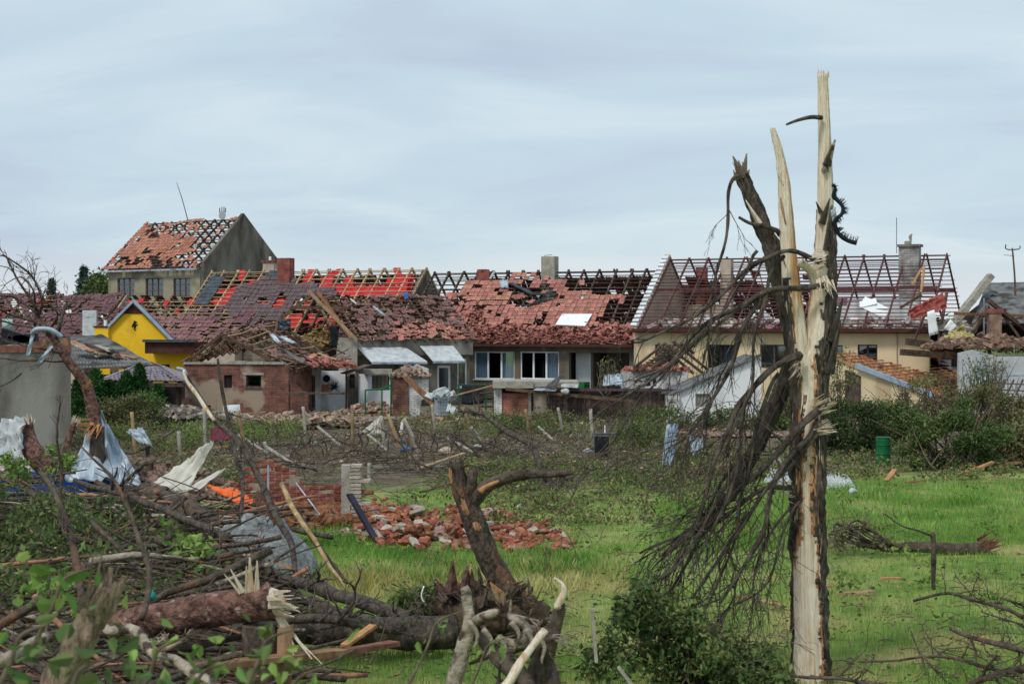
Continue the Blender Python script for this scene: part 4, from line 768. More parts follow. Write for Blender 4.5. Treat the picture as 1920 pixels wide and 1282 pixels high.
def brick_shed():
    fr = Fr(345, 75, 6); T = fr.t; t1 = T(541); zt = fr.z(440, 683); 
    h = thing('brick_shed', 'red brick outbuilding with collapsed rafters and two small windows', 'shed', fr.pt(t1 / 2, 0, 0))
    ops = [(T(420), T(435), fr.z(427, 727), fr.z(427, 703)), (T(461), T(490), fr.z(475, 726), fr.z(475, 703)), (T(440), T(462), .0, fr.z(450, 768)), (T(380), T(395), .12, .5)]
    wall(h, fr, 0, t1, 0, zt, b_red, ops[:2] + ops[3:], th=.32); MB().fbox(fr, .0, .3, .33, 5.2, 0, zt - .1).fbox(fr, t1 - .3, t1, .33, 5.2, 0, zt - .2).fbox(fr, .3, t1 - .3, 4.9, 5.2, 0, zt - .1).build('side_walls', b_red, h)
    MB().fbox(fr, .3, t1 - .3, .4, 4.8, zt - .25, zt - .1).build('ceiling_boards', m_dark, h)
    window(h, fr, *ops[1], (), m_timber_dk, [m_pane], y=.1); MB().fbox(fr, *ops[0][:2], .12, .16, ops[0][2], ops[0][3]).build('slit_window', m_dark, h); MB().fbox(fr, *ops[3][:2], .12, .16, ops[3][2], ops[3][3]).build('cellar_hatch', m_dark, h)
    MB().fbox(fr, ops[1][0] - .12, ops[1][1] + .12, -.03, -.004, ops[1][3] + .003, ops[1][3] + .1).build('lintel', m_conc, h)
    lt = node('coping', h)
    x = 0.
    while x < t1 - .2:
        w = R.uniform(.5, 1.1); MB().fbox(fr, x, min(t1, x + w) - .02, -.05 - R.uniform(0, .06), .34, zt + .003, zt + R.uniform(.08, .16)).build('coping_slab', m_conc, lt); x += w
    A_, B_ = P(417, 622, 75), P(521, 598, 80.5)
    f0, f1 = P(548, 692, 74.8), P(640, 684, 80.5); g0, g1 = P(343, 680, 75.2), P(452, 655, 80.5)
    roof(h, f0, f1, A_, B_, 9, 8, m_timber_old, m_timber_new, regions((None, .06, m_tile_mar2, .8, 1), ([(500, 640), (560, 640), (620, 690), (520, 690)], .3, m_tile_mar2, .9, 2)), seed=41, sag=.15, bgap=.6, raf=(.11, .13))
    roof(h, g1, g0, B_, A_, 9, 8, m_timber_old, m_timber_new, regions((None, .35, m_tile_mar, .3, 1)), seed=42, sag=.1, bgap=.3, raf=(.11, .13))
    MB().bar(P(522, 600, 80), P(514, 632, 78), .1, .12).bar(P(514, 632, 78), P(527, 650, 77), .1, .1).build('broken_strut', m_timber_old, h)
    hang_sheet('tin_wrap', [P(520, 600, 78.5), P(545, 598, 78.5), P(545, 622, 78.5), P(522, 618, 78.5)], m_metal_dk, 8, 8, .2, label='crumpled grey tin wrapped round the rafter ends', cat='tin')
    for i, (a, b, w) in enumerate((((505, 628), (520, 645), .3), ((523, 655), (568, 683), .5), ((522, 632), (548, 645), .25))):
        hang_sheet('metal_strip', [P(a[0], a[1], 75.5), P(a[0] + 8, a[1] - 3, 75.5), P(b[0] + 8, b[1] - 3, 75), P(b[0], b[1], 75)], m_metal if i != 1 else m_roofsheet, 4, 10, .08, label=('silvery strip twisted at the shed ridge', 'wide grey corrugated strip sliding off the brick shed', 'short pale strip bent over the brick shed rafters')[i], cat='metal strip')
    # loose laths over the wreck
    rs = random.Random(44); nd = node('fallen_laths', h)
    for i in range(34):
        x, y = rs.uniform(420, 630), rs.uniform(635, 690); l = rs.uniform(15, 60); a = rs.gauss(.35, .6)
        p = P(x, y, 76 + rs.uniform(-1, 2)); q = P(x + math.cos(a) * l, y + math.sin(a) * l * .5, 76 + rs.uniform(-1, 2)); MB().bar(p, q, .06, .05).build('lath', m_timber_new if i % 3 == 0 else m_timber_old, nd)
    rubble('tile_spill', P(600, 688, 78), 1.6, 1., .5, 220, m_rubt, .08, .3, 45, parent=h, flat=.1)
    # stepped end of the broken wall
    mb = MB(); f2 = Fr(530, 74.6, 0)
    for i in range(9): mb.fbox(f2, 0, f2.t(537 + i * 5), .0, .3, .95 + (8 - i) * .085, .95 + (9 - i) * .085 - .004)
    mb.fbox(f2, 0, f2.t(577), 0, .3, .0, .945); mb.build('stepped_wall_end', b_red, h)
    hang_sheet('white_hatch', [P(418, 760, 73.5), P(450, 758, 73.5), P(451, 782, 73.4), P(420, 783, 73.4)], m_pl_wht, 2, 2, .0, solid=.04, label='whitewashed board leaning on the brick shed foot', cat='board')
    MB().tube([P(332, 690, 73.8), P(345, 693, 73.6), P(350, 703, 73.6), P(351, 725, 73.6)], .06, 8, 3).build('downpipe', m_bluetrim, h, smooth=True)
brick_shed()

def white_shed():
    fr = Fr(541, 79, -4); T = fr.t; zt = fr.z(580, 690)
    h = thing('roofless_white_shed', 'roofless white plastered shed with its inside walls laid open', 'shed', fr.pt(2, 0, 0))
    wall(h, fr, 0, T(602), 0, zt + .05, m_pl_wht, [(T(546), T(591), 0, fr.z(570, 703))]); wall(h, fr, T(602), T(647), 0, zt - .15, m_pl_wht, y=.4)
    wall(h, fr, T(652), T(672), .0, zt - .25, m_pl_dk, [(T(654), T(666), fr.z(660, 728), fr.z(660, 702))], y=.2); wall(h, fr, T(672), T(690), 0, zt - .3, m_pl_wht, y=.3)
    wall(h, fr, T(690), T(733), 0, zt - .25, m_pl_wht, [(T(697), T(730), fr.z(710, 732), fr.z(710, 704))], y=.1)
    MB().fbox(fr, T(682), T(735), -.1, .5, fr.z(710, 702) + .02, fr.z(710, 692)).build('lintel', m_conc, h)
    MB().fbox(fr, T(648), T(651.5), -.4, -.25, 0, zt - .2).build('post', m_timber_dk, h); 
    for i in range(5): MB().fbox(fr, T(699 + i * 7), T(701 + i * 7), .2, .24, fr.z(710, 732), fr.z(710, 704)).build('window_bar', m_timber_dk, h)
    MB().fbox(fr, T(655), T(665), .3, .33, fr.z(660, 728), fr.z(660, 702)).build('window', m_dark, h)
    MB().bar(P(645, 700, 78), P(690, 684, 79), .5, .05).build('roof_board', m_timber_dk, h)
    w = thing('wardrobe', 'grey wardrobe standing open in the roofless white shed', 'wardrobe', fr.pt(T(568), .5, 0))
    MB().fbox(fr, T(546), T(591), .75, .8, 0, 1.65).fbox(fr, T(546), T(547), .3, .74, 0, 1.65).build('carcass', m_dark, w)
    for a, b in ((546.5, 566), (574, 582), (582.5, 591)): MB().fbox(fr, T(a), T(b), .26, .29, .0, 1.64).build('door', M('wardrobe_grey', lin(118, 118, 114), lin(138, 138, 132), .6, 2), w)
    MB().fbox(fr, T(591.5), T(600), .1, .35, .3, fr.z(595, 706)).build('cream_cabinet', m_pl_yel, None, label='narrow cream cupboard beside the grey wardrobe', cat='cupboard')
    MB().fbox(fr, T(600.5), T(616), .1, .36, fr.z(608, 737), fr.z(608, 721)).build('wall_cabinet', m_timber_or, None, label='small brown wall cabinet on the white shed wall', cat='cabinet')
    c = fr.pt(T(612), .36, fr.z(612, 710)); MB().tube([c, c + Vector((0, -.06, 0))], [.17, .17], 16, 1).tube([c + Vector((0, -.05, 0)), c + Vector((0, -.1, 0))], [.06, .06], 10, 1).build('wall_fan', m_black, None, label='round black fan on the white shed wall', cat='fan')
    mb = MB(); rs = random.Random(3)
    for i in range(34): a = rs.uniform(-.6, 3.8); c = fr.pt(T(627), .3, fr.z(627, 728)); mb.spike(c, c + Vector((math.cos(a) * .3, -.1, math.sin(a) * .34)) * rs.uniform(.5, 1.4), .03, .2)
    mb.build('hanging_plant', M('plant_dark', lin(32, 44, 44), lin(52, 66, 62), .8, 3), None, label='dark wilted plant hanging on the white wall', cat='plant')
    # brick pier and rubble crown
    f2 = Fr(736, 75, 0); p = thing('ruined_brick_pier', 'ruined brick pier with rubble on top and whitewashed side', 'wall', f2.pt(.8, 0, 0))
    MB().fbox(f2, 0, f2.t(765), 0, .6, 0, f2.z(750, 705)).build('brick_core', b_red, p)
    q = [(765.5, 690), (780, 683), (803, 692), (803, 745), (790, 750), (786, 780), (765.5, 780)]
    MB().prism([f2.pt(f2.t(x), .1, max(0, f2.z(x, y))) for x, y in q], (0, .4, 0)).build('whitewashed_side', b_white, p)
    rubble('rubble_crown', P(768, 706, 75.2), .85, .4, .5, 190, m_rub, .07, .22, 51, parent=p)
    MB().bar(P(760, 707, 74.3), P(830, 775, 73.6), .12, .2).bar(P(768, 709, 74.4), P(838, 777, 73.7), .1, .1).build('leaning_beam', m_plank2, p)
    rubble('collapsed_rubble', P(705, 776, 76.5), 1.7, 1.0, .5, 420, m_rub, .07, .25, 52, label='heap of broken brick and plaster before the white shed', cat='rubble')
    rubble('spilled_bricks', P(600, 782, 75.2), 2.2, .7, .2, 260, m_rub, .05, .22, 53, label='low spill of bricks under the white shed opening', cat='rubble')
    MB().fbox(Fr(536, 73.6, 0), 0, 2.5, 0, .5, 1.02, 1.1).build('loose_slab_roof', m_timber_dk, None, label='flat dark board roof sagging beside the brick steps', cat='board')
    f3 = Fr(620, 73.3, 0); MB().fbox(f3, 0, f3.t(800), 0, .2, 0, fr.z(700, 778) + .25).build('yard_kerb_wall', m_conc, None, label='low grey concrete yard wall behind the vineyard posts', cat='wall')
white_shed()

def middle_yard():
    fr = Fr(926, 71.5, 0); T = fr.t; Z = fr.z
    h = thing('low_dark_shed', 'low dark plank shed with concrete slab roof and brick end', 'shed', fr.pt(3.5, 0, 0))
    MB().fbox(fr, 0, T(941), 0, .4, 0, Z(930, 728)).build('pier', b_white, h); MB().fbox(fr, T(941) + .003, T(990), .06, .36, 0, Z(960, 737)).build('brick_panel', MB_brick('brickwork_orange', lin(158, 92, 70), lin(130, 78, 62), lin(150, 134, 118), 0), h)
    MB().fbox(fr, T(990) + .003, T(1025), .1, .36, 0, Z(1000, 735)).build('plaster_panel', m_pl_tan, h)
    s = MB().fbox(fr, -.05, T(1000), -.3, 2.6, Z(960, 727), Z(960, 714)).fbox(fr, T(1000), T(1085), -.2, 2.6, Z(960, 727) + .05, Z(960, 716) + .02).build('roof_slab', m_conc, h)
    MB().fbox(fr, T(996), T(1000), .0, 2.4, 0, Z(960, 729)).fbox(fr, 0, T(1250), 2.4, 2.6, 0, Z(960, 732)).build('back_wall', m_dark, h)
    MB().bar(P(948, 729, 71.1), P(1190, 752, 71.1), .1, .13).build('slanted_rail', m_timber_old, h)
    MB().bar(P(1035, 731, 71.4), P(1300, 731, 71.4), .25, .08).build('roof_edge', m_tile_mar, h)
    x = T(1026); i = 0
    while x < T(1258):
        w = R.uniform(.16, .24); mb = MB().fbox(fr, x, x + w - .02, .02 + R.uniform(0, .03), .06, R.uniform(0, .06), Z(1100, 737) + R.uniform(-.04, .02)); mb.build('plank', m_timber_dk, h); x += w; i += 1
    hang_sheet('dented_sheet', [P(1020, 727, 71), P(1040, 731, 71), P(1056, 700, 71), P(1044, 706, 71)], m_roofsheet, 6, 8, .06, label='bent dark sheet propped on the concrete slab', cat='sheet')
    hang_sheet('blue_grey_panel', [P(1000, 731, 70.8), P(1042, 733, 70.8), P(1046, 726, 71.6), P(1010, 724, 71.6)], m_metal, 4, 4, .02, label='flat blue grey panel on the low shed roof', cat='panel')
    mb = MB().tube([P(1052, 735, 70.9), P(1060, 733, 70.9), P(1066, 737, 70.9)], [.06, .13, .07], 10, 4, rough=.5); mb.build('white_bag', m_plast, None, True, label='crumpled white bag caught on the low shed roof', cat='bag')
    MB().bar(P(1052, 722, 71.2), P(1083, 724, 71.2), .4, .12).build('white_block', m_pl_wht, None, label='white block lying on the concrete slab end', cat='block')
    # white brick shed behind
    f2 = Fr(1165, 75.5, 0); w = thing('white_brick_shed', 'small whitewashed brick shed with fallen rafters on its top', 'shed', f2.pt(1.4, 0, 0)); o = (f2.t(1208), f2.t(1234), f2.z(1220, 727), f2.z(1220, 706))
    wall(w, f2, 0, f2.t(1290), 0, f2.z(1220, 696), b_white, [o]); window(w, f2, *o, (.55,), m_pl_wht, [m_pane], sill=False)
    MB().fbox(f2, .3, f2.t(1290) - .1, .35, .5, .3, f2.z(1220, 700)).build('inner_wall', m_dark, w)
    rubble('roof_shards', P(1228, 695, 75.8), 1.5, .5, .3, 160, m_rubt, .08, .26, 61, parent=w, flat=.15)
    nd = node('fallen_rafters', w)
    for a, b in (((1188, 690), (1245, 645)), ((1198, 695), (1262, 648)), ((1212, 697), (1280, 645)), ((1233, 643), (1300, 700)), ((1245, 643), (1322, 703)), ((1262, 640), (1336, 700)), ((1276, 643), (1300, 662))):
        MB().bar(P(*a, 75.2), P(*b, 76.2), .1, .1).build('rafter', m_timber_old, nd)
    for k in range(8): 
        t_ = k / 8; a, b = (1200 + 45 * t_, 688 - 36 * t_), (1222 + 45 * t_, 690 - 36 * t_); MB().bar(P(*a, 75.4), P(a[0] + 34, a[1] + 3, 75.9), .05, .05).build('batten', m_timber_old, nd)
    # blue-grey crate and boards
    hang_sheet('tin_cover', [P(1132, 703, 74), P(1168, 700, 74), P(1170, 722, 73.6), P(1130, 724, 73.6)], m_metal, 8, 6, .12, label='battered pale tin cover beside the white brick shed', cat='tin')
    # white wall with slanted top
    f3 = Fr(1275, 69.4, 0); g = thing('white_lean_to', 'white plastered lean-to wall with slanted top and grey window', 'wall', f3.pt(1.6, 0, 0))
    q = [(1275, 736), (1427, 668), (1427, 800), (1275, 800)]; zz = lambda x, y: max(0, f3.z(x, y)); hole = (f3.t(1304), f3.t(1331), f3.z(1315, 762), f3.z(1315, 738))
    z_at = lambda t: f3.z(1275, 736) + (f3.z(1427, 668) - f3.z(1275, 736)) * t / f3.t(1427); te = f3.t(1427)
    mb = MB()
    for a, b, lo_, hi_ in ((0, hole[0], 0, None), (hole[0], hole[1], 0, hole[2]), (hole[0], hole[1], hole[3], None), (hole[1], te, 0, None)):
        mb.prism([f3.pt(a, 0, lo_), f3.pt(b, 0, lo_), f3.pt(b, 0, hi_ if hi_ else z_at(b)), f3.pt(a, 0, hi_ if hi_ else z_at(a))], (0, .3, 0))
    mb.build('wall', M('plaster_white_clean', lin(214, 216, 216), lin(236, 236, 234), .95, 1, .4, 12, c3=lin(184, 182, 178), s3=.9, t3=.63, vec=(1, 1, .35)), g); window(g, f3, *hole, (), m_conc_dk, [m_conc_dk], sill=False); MB().bar(f3.pt(-.45, .1, z_at(-.3)), f3.pt(te, .1, z_at(te) + .06), .5, .08).build('verge', m_roofsheet, g)
    MB().fbox(f3, te - .3, te, .31, 5, 0, 2.4).build('side_wall', m_pl_wht, g)
    f4 = Fr(1250, 69.2, 0); MB().fbox(f4, 0, f4.t(1274.5), 0, .35, 0, f4.z(1260, 742)).build('brick_pier', b_white, g)
    hang_sheet('lean_roof', [f3.pt(-.4, .3, z_at(-.3)), f3.pt(te, .3, z_at(te) + .02), f3.pt(te, 5, z_at(te) + .0), f3.pt(-.4, 5, z_at(-.3))], m_roofsheet, 8, 4, .03, parent=g, solid=.05)
    # clothes frame with dark blankets
    c = thing('clothes_frame', 'green tube clothes frame standing before the grey house', 'clothes frame', P(888, 765, 78) * 1)
    for a in ((860, 720, 860, 772), (911, 720, 911, 772)): MB().tube([P(a[0], a[1], 78), P(a[2], a[3], 78)], .04, 6, 1).build('post', m_green, c)
    MB().tube([P(860, 721, 78), P(911, 721, 78)], .03, 6, 1).build('crossbar', m_green, c)
    for i, (x0, x1) in enumerate(((866, 888), (889, 908))): hang_sheet('blanket', [P(x0, 721, 77.9), P(x1, 721, 77.9), P(x1 - 1, 760 - i * 4, 77.9), P(x0, 757, 77.9)], M('blanket_%d' % i, lin(38, 40, 42), lin(58, 60, 62), .95, 3), 8, 8, .08, label=('wide', 'narrow')[i] + ' dark blanket hung on the green clothes frame', cat='blanket')
    t = thing('green_tube_frame', 'bare green tube frame beside the ruined brick pier', 'frame', P(720, 780, 74.5))
    for a, b in (((685, 731), (685, 790)), ((716, 729), (716, 785)), ((733, 700), (733, 780)), ((685, 731), (733, 728)), ((716, 729), (733, 722))): MB().tube([P(*a, 74.5), P(*b, 74.5)], .035, 6, 1).build('tube', m_green, t)
    d = thing('dark_gate_frame', 'open dark metal gate frame beside the low shed', 'gate', P(912, 775, 73.5))
    for a, b in (((898, 738), (898, 786)), ((925, 736), (925, 786)), ((898, 738), (925, 735)), ((898, 762), (925, 762))): MB().tube([P(*a, 73.5), P(*b, 73.5)], .04, 6, 1).build('bar', m_timber_dk, d)
    MB().bar(P(838, 745, 74), P(925, 722, 73), .06, .06).build('pale_pole', m_plank, None, label='pale pole leaning from the wire crate to the slab', cat='pole')
    k = thing('wire_crate', 'wire crate of white plastic by the ruined pier', 'crate', P(826, 778, 73.5)); mb = MB()
    for i in range(6):
        x = 815 + i * 5; mb.tube([P(x, 745, 73.3), P(x, 778, 73.3)], .012, 4, 1); y = 745 + i * 6.5; mb.tube([P(815, y, 73.3), P(840, y, 73.3)], .012, 4, 1)
    mb.build('wire_front', m_metal, k); MB().box(P(827, 763, 73.8), .55, .5, .7).build('liner', M('liner_grey', lin(130, 140, 146), lin(170, 178, 184), .7, 4), k)
    rubble('plastic_heap', P(828, 745, 73.8), .5, .4, .3, 60, m_plast, .08, .3, 65, label='heap of crumpled white plastic on the wire crate', cat='plastic')
    hang_sheet('white_sheeting', [P(840, 755, 73), P(858, 768, 72.6), P(850, 775, 72.4), P(836, 772, 72.4)], m_plast, 8, 8, .2, label='crumpled white sheeting lying beside the wire crate', cat='sheeting')
middle_yard()

def right_wreck():
    h = thing('orange_lath_lean_to', 'cream lean-to with bare orange roof laths and blue verge board', 'shed', P(1640, 770, 80))
    TL, TR, BR, BL = P(1548, 660, 83), P(1705, 653, 90), P(1845, 722, 83), P(1744, 739, 76)
    roof(h, BL, BR, TL, TR, 10, 15, m_timber_or, m_timber_or, regions((None, .05, m_tile_mar2, .7, 1), ([(1680, 640), (1790, 640), (1790, 690), (1700, 680)], .5, m_tile_mar2, .9, 2)), tw=.34, tl=.36, seed=71, raf=(.09, .14))
    g = lambda v, dz=0: Vector((v.x, v.y, dz))
    mb = MB(); a, b = TL.copy(), BL.copy(); k = lambda f: a.lerp(b, f) - Vector((0, 0, .22))
    mb.prism([g(k(0)), g(k(.2)), k(.2), k(0)], (.12, .25, 0)); mb.prism([g(k(.36)), g(k(1)), k(1), k(.36)], (.12, .25, 0)); mb.prism([k(.2) - Vector((0, 0, .25)), k(.36) - Vector((0, 0, .25)), k(.36), k(.2)], (.12, .25, 0)); mb.build('wall', m_pl_yel, h)
    q = [k(.2), k(.36)]; mb = MB()
    d = MB().prism([g(q[0], 0) + Vector((.05, .08, 0)), g(q[1], 0) + Vector((.05, .08, 0)), q[1] + Vector((.05, .08, -.26)), q[0] + Vector((.05, .08, -.26))], (.02, .05, 0)).build('door', m_timber_dk, h)
    for zf in (.45, .75):
        for xf in (.22, .5, .78):
            p = q[0].lerp(q[1], xf); MB().box((p.x + .03, p.y + .05, (p.z - .3) * zf + .2), .16, .05, .3).build('door_pane', m_pane2, d)
    MB().bar(TL.lerp(BL, .32) + Vector((-.1, -.25, -.03)), BL + Vector((.05, -.25, -.03)), .1, .22).build('verge_board', m_bluetrim, h)
    MB().prism([g(TR), g(TL), TL - Vector((0, 0, .3)), TR - Vector((0, 0, .3))], (.1, .25, 0)).build('back_wall', m_pl_tan, h)
    MB().prism([g(BL) + Vector((.3, .2, 0)), g(BR), BR - Vector((0, 0, .25)), BL + Vector((.3, .2, -.25))], (.1, .25, 0)).build('low_wall', m_pl_yel, h)
    MB().prism([TL + Vector((.2, .3, -.9)), TR + Vector((0, 0, -.9)), BR + Vector((0, 0, -.5)), BL + Vector((.2, .3, -.5))], (0, 0, .1)).build('ceiling_boards', m_timber_old, h)
    MB().tube([P(1546, 664, 82.6), P(1546, 760, 82.6)], .05, 6, 1).build('downpipe', m_bluetrim, h)
    rubble('tile_heap', P(1745, 672, 86), 1.7, .9, .8, 380, m_rubt, .1, .36, 72, flat=.15, label='heap of broken tiles and boards sliding onto the orange laths', cat='rubble')
    # the ruined dark house at the far right
    f = Fr(1735, 84, TH); w = thing('ruined_dark_house', 'collapsed dark house with stone verge and gutted black interior', 'house', P(1870, 740, 84)); T = f.t
    RL, RR = P(1850, 530, 88), P(2010, 527, 86); EL, ER = P(1822, 606, 83), P(1990, 606, 81)
    MB().prism([EL, ER, RR, RL], (0, .1, -.08)).build('roof_sheet', m_roofsheet, w)
    nd = node('verge', w)
    for i in range(14):
        a = i / 13; p = P(1776 + 76 * a, 622 - 98 * a, 82 + 4 * a); MB().box(p, .55, .5, .28, Matrix.Rotation(.15, 3, 'Z') @ Matrix.Rotation(-.9 + R.gauss(0, .07), 3, 'Y')).build('verge_stone', m_conc, nd)
    for a, b, wd, mt in (((1770, 640), (1862, 590), .16, m_timber_old), ((1790, 633), (1885, 580), .14, m_timber_dk), ((1800, 660), (1853, 575), .2, m_timber_dk), ((1855, 565), (1925, 620), .18, m_timber_old), ((1790, 588), (1920, 592), .14, m_plank2), ((1690, 660), (1800, 668), .3, m_timber_old), ((1700, 640), (1800, 655), .3, m_timber_dk), ((1740, 644), (1925, 652), .2, m_tile_mar2), ((1755, 650), (1930, 640), .12, m_plank2), ((1845, 640), (1845, 560), .08, m_metal_dk), ((1712, 645), (1745, 560), .1, m_timber_mar), ((1785, 645), (1815, 615), .12, m_plank2), ((1870, 575), (1930, 660), .12, m_timber_dk)):
        MB().bar(P(*a, 81.5 + R.uniform(-.6, .6)), P(*b, 82 + R.uniform(-.6, .6)), wd, wd).build('broken_beam', mt, w)
    MB().box(P(1864, 616, 81), .58, .5, 1.5).build('brick_pier', MB_brick('brickwork_tan', lin(150, 118, 98), lin(128, 100, 86), lin(140, 126, 112), 0), w); MB().box(P(1864, 583, 81), .75, .6, .2).build('pier_cap', b_chim, w)
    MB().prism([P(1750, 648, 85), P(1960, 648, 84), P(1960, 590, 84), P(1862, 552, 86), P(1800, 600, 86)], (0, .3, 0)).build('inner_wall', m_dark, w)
    MB().prism([P(1798, 662, 77.5), P(1825, 656, 77.5), P(1870, 668, 77.5), P(1935, 668, 77.5), P(1935, 780, 77.5), P(1798, 775, 77.5)], (0, .3, 0)).build('outer_wall', M('plaster_bluegrey', lin(168, 172, 174), lin(200, 202, 202), .95, 1, .4, 12, c3=lin(150, 146, 140), s3=.7, t3=.6), w)
    MB().prism([P(1752, 662, 88), P(1810, 662, 88), P(1810, 745, 88), P(1752, 745, 88)], (0, .3, 0)).build('side_wall', m_pl_wht, w)
    MB().box(P(1792, 678, 87.9), .45, .1, .5).build('window', m_dark, w); MB().box(P(1840, 697, 77.2), .3, .25, .5).build('blue_box', m_bluetrim, w)
    rubble('roof_rubble', P(1860, 652, 79.5), 3.2, 1.6, .5, 420, M('rubble_brown', lin(96, 74, 62), lin(150, 124, 106), .95, 4, .3, island=.5), .08, .4, 74, parent=w)
    rubble('grey_rubble', P(1790, 620, 82), .9, .6, .5, 120, m_conc, .1, .35, 75, parent=w); rubble('insulation_tufts', P(1800, 640, 80.5), .7, .4, .7, 140, M('insulation_yellow', lin(170, 156, 104), lin(196, 182, 130), 1, 3), .06, .25, 76, parent=w)
    for i, (c_, lb) in enumerate(((((1738, 585), (1752, 580), (1760, 625), (1742, 630)), 'white torn curtain hanging in the ruined roof corner'), (((1770, 615), (1782, 598), (1795, 612), (1782, 622)), 'white plasterboard stuck in the grey rubble'))):
        hang_sheet('white_scrap', [P(*q_, 81) for q_ in c_], m_white, 6, 6, .08, label=lb, cat='scrap')
    a = thing('tv_aerial', 'bent rusty television aerial above the ruined dark house', 'aerial', P(1904, 552, 84)); MB().tube([P(1904, 555, 84), P(1902, 510, 84), P(1898, 465, 84)], [.06, .05, .045], 6, 2).build('mast', m_timber_old, a)
    MB().tube([P(1885, 464, 84), P(1890, 468, 84), P(1911, 467, 84), P(1912, 461, 84)], .03, 5, 2).tube([P(1885, 464, 84), P(1886, 458, 84)], .03, 5, 1).tube([P(1882, 478, 84), P(1902, 480, 84)], .012, 4, 1).build('crossbar', m_metal_dk, a)
    # pale lattice carport frame at the edge
    c = thing('carport_frame', 'flattened carport frame with pale blue sheet edges', 'carport', P(1880, 770, 74))
    for i in range(7): MB().bar(P(1822 + i * 17, 770, 72), P(1850 + i * 17, 712, 75), .06, .06).build('rafter', m_timber_dk, c)
    for i in range(5): MB().bar(P(1815 + i * 8, 765 - i * 12, 72.2 + i * .6), P(1950, 770 - i * 12, 72.2 + i * .6), .05, .05).build('batten', m_timber_dk, c)
    MB().bar(P(1830, 706, 75), P(1940, 703, 75.5), .3, .05).build('sheet_edge', m_metal, c); hang_sheet('sheet_piece', [P(1828, 715, 74.6), P(1848, 706, 74.8), P(1850, 715, 74.2), P(1836, 725, 74)], m_metal, 4, 4, .05, parent=c)
    for x in (1735, 1795, 1700, 1768): MB().tube([P(x, 735, 70), P(x + 1, 812, 70)], .09, 6, 1).build('timber_post', m_timber_dk, None, label='dark fence post in the bushes at %s' % {1735: 'the lean-to gable corner', 1795: 'the grey wall', 1700: 'the green barrel', 1768: 'the olive bush'}[x], cat='post')
right_wreck()

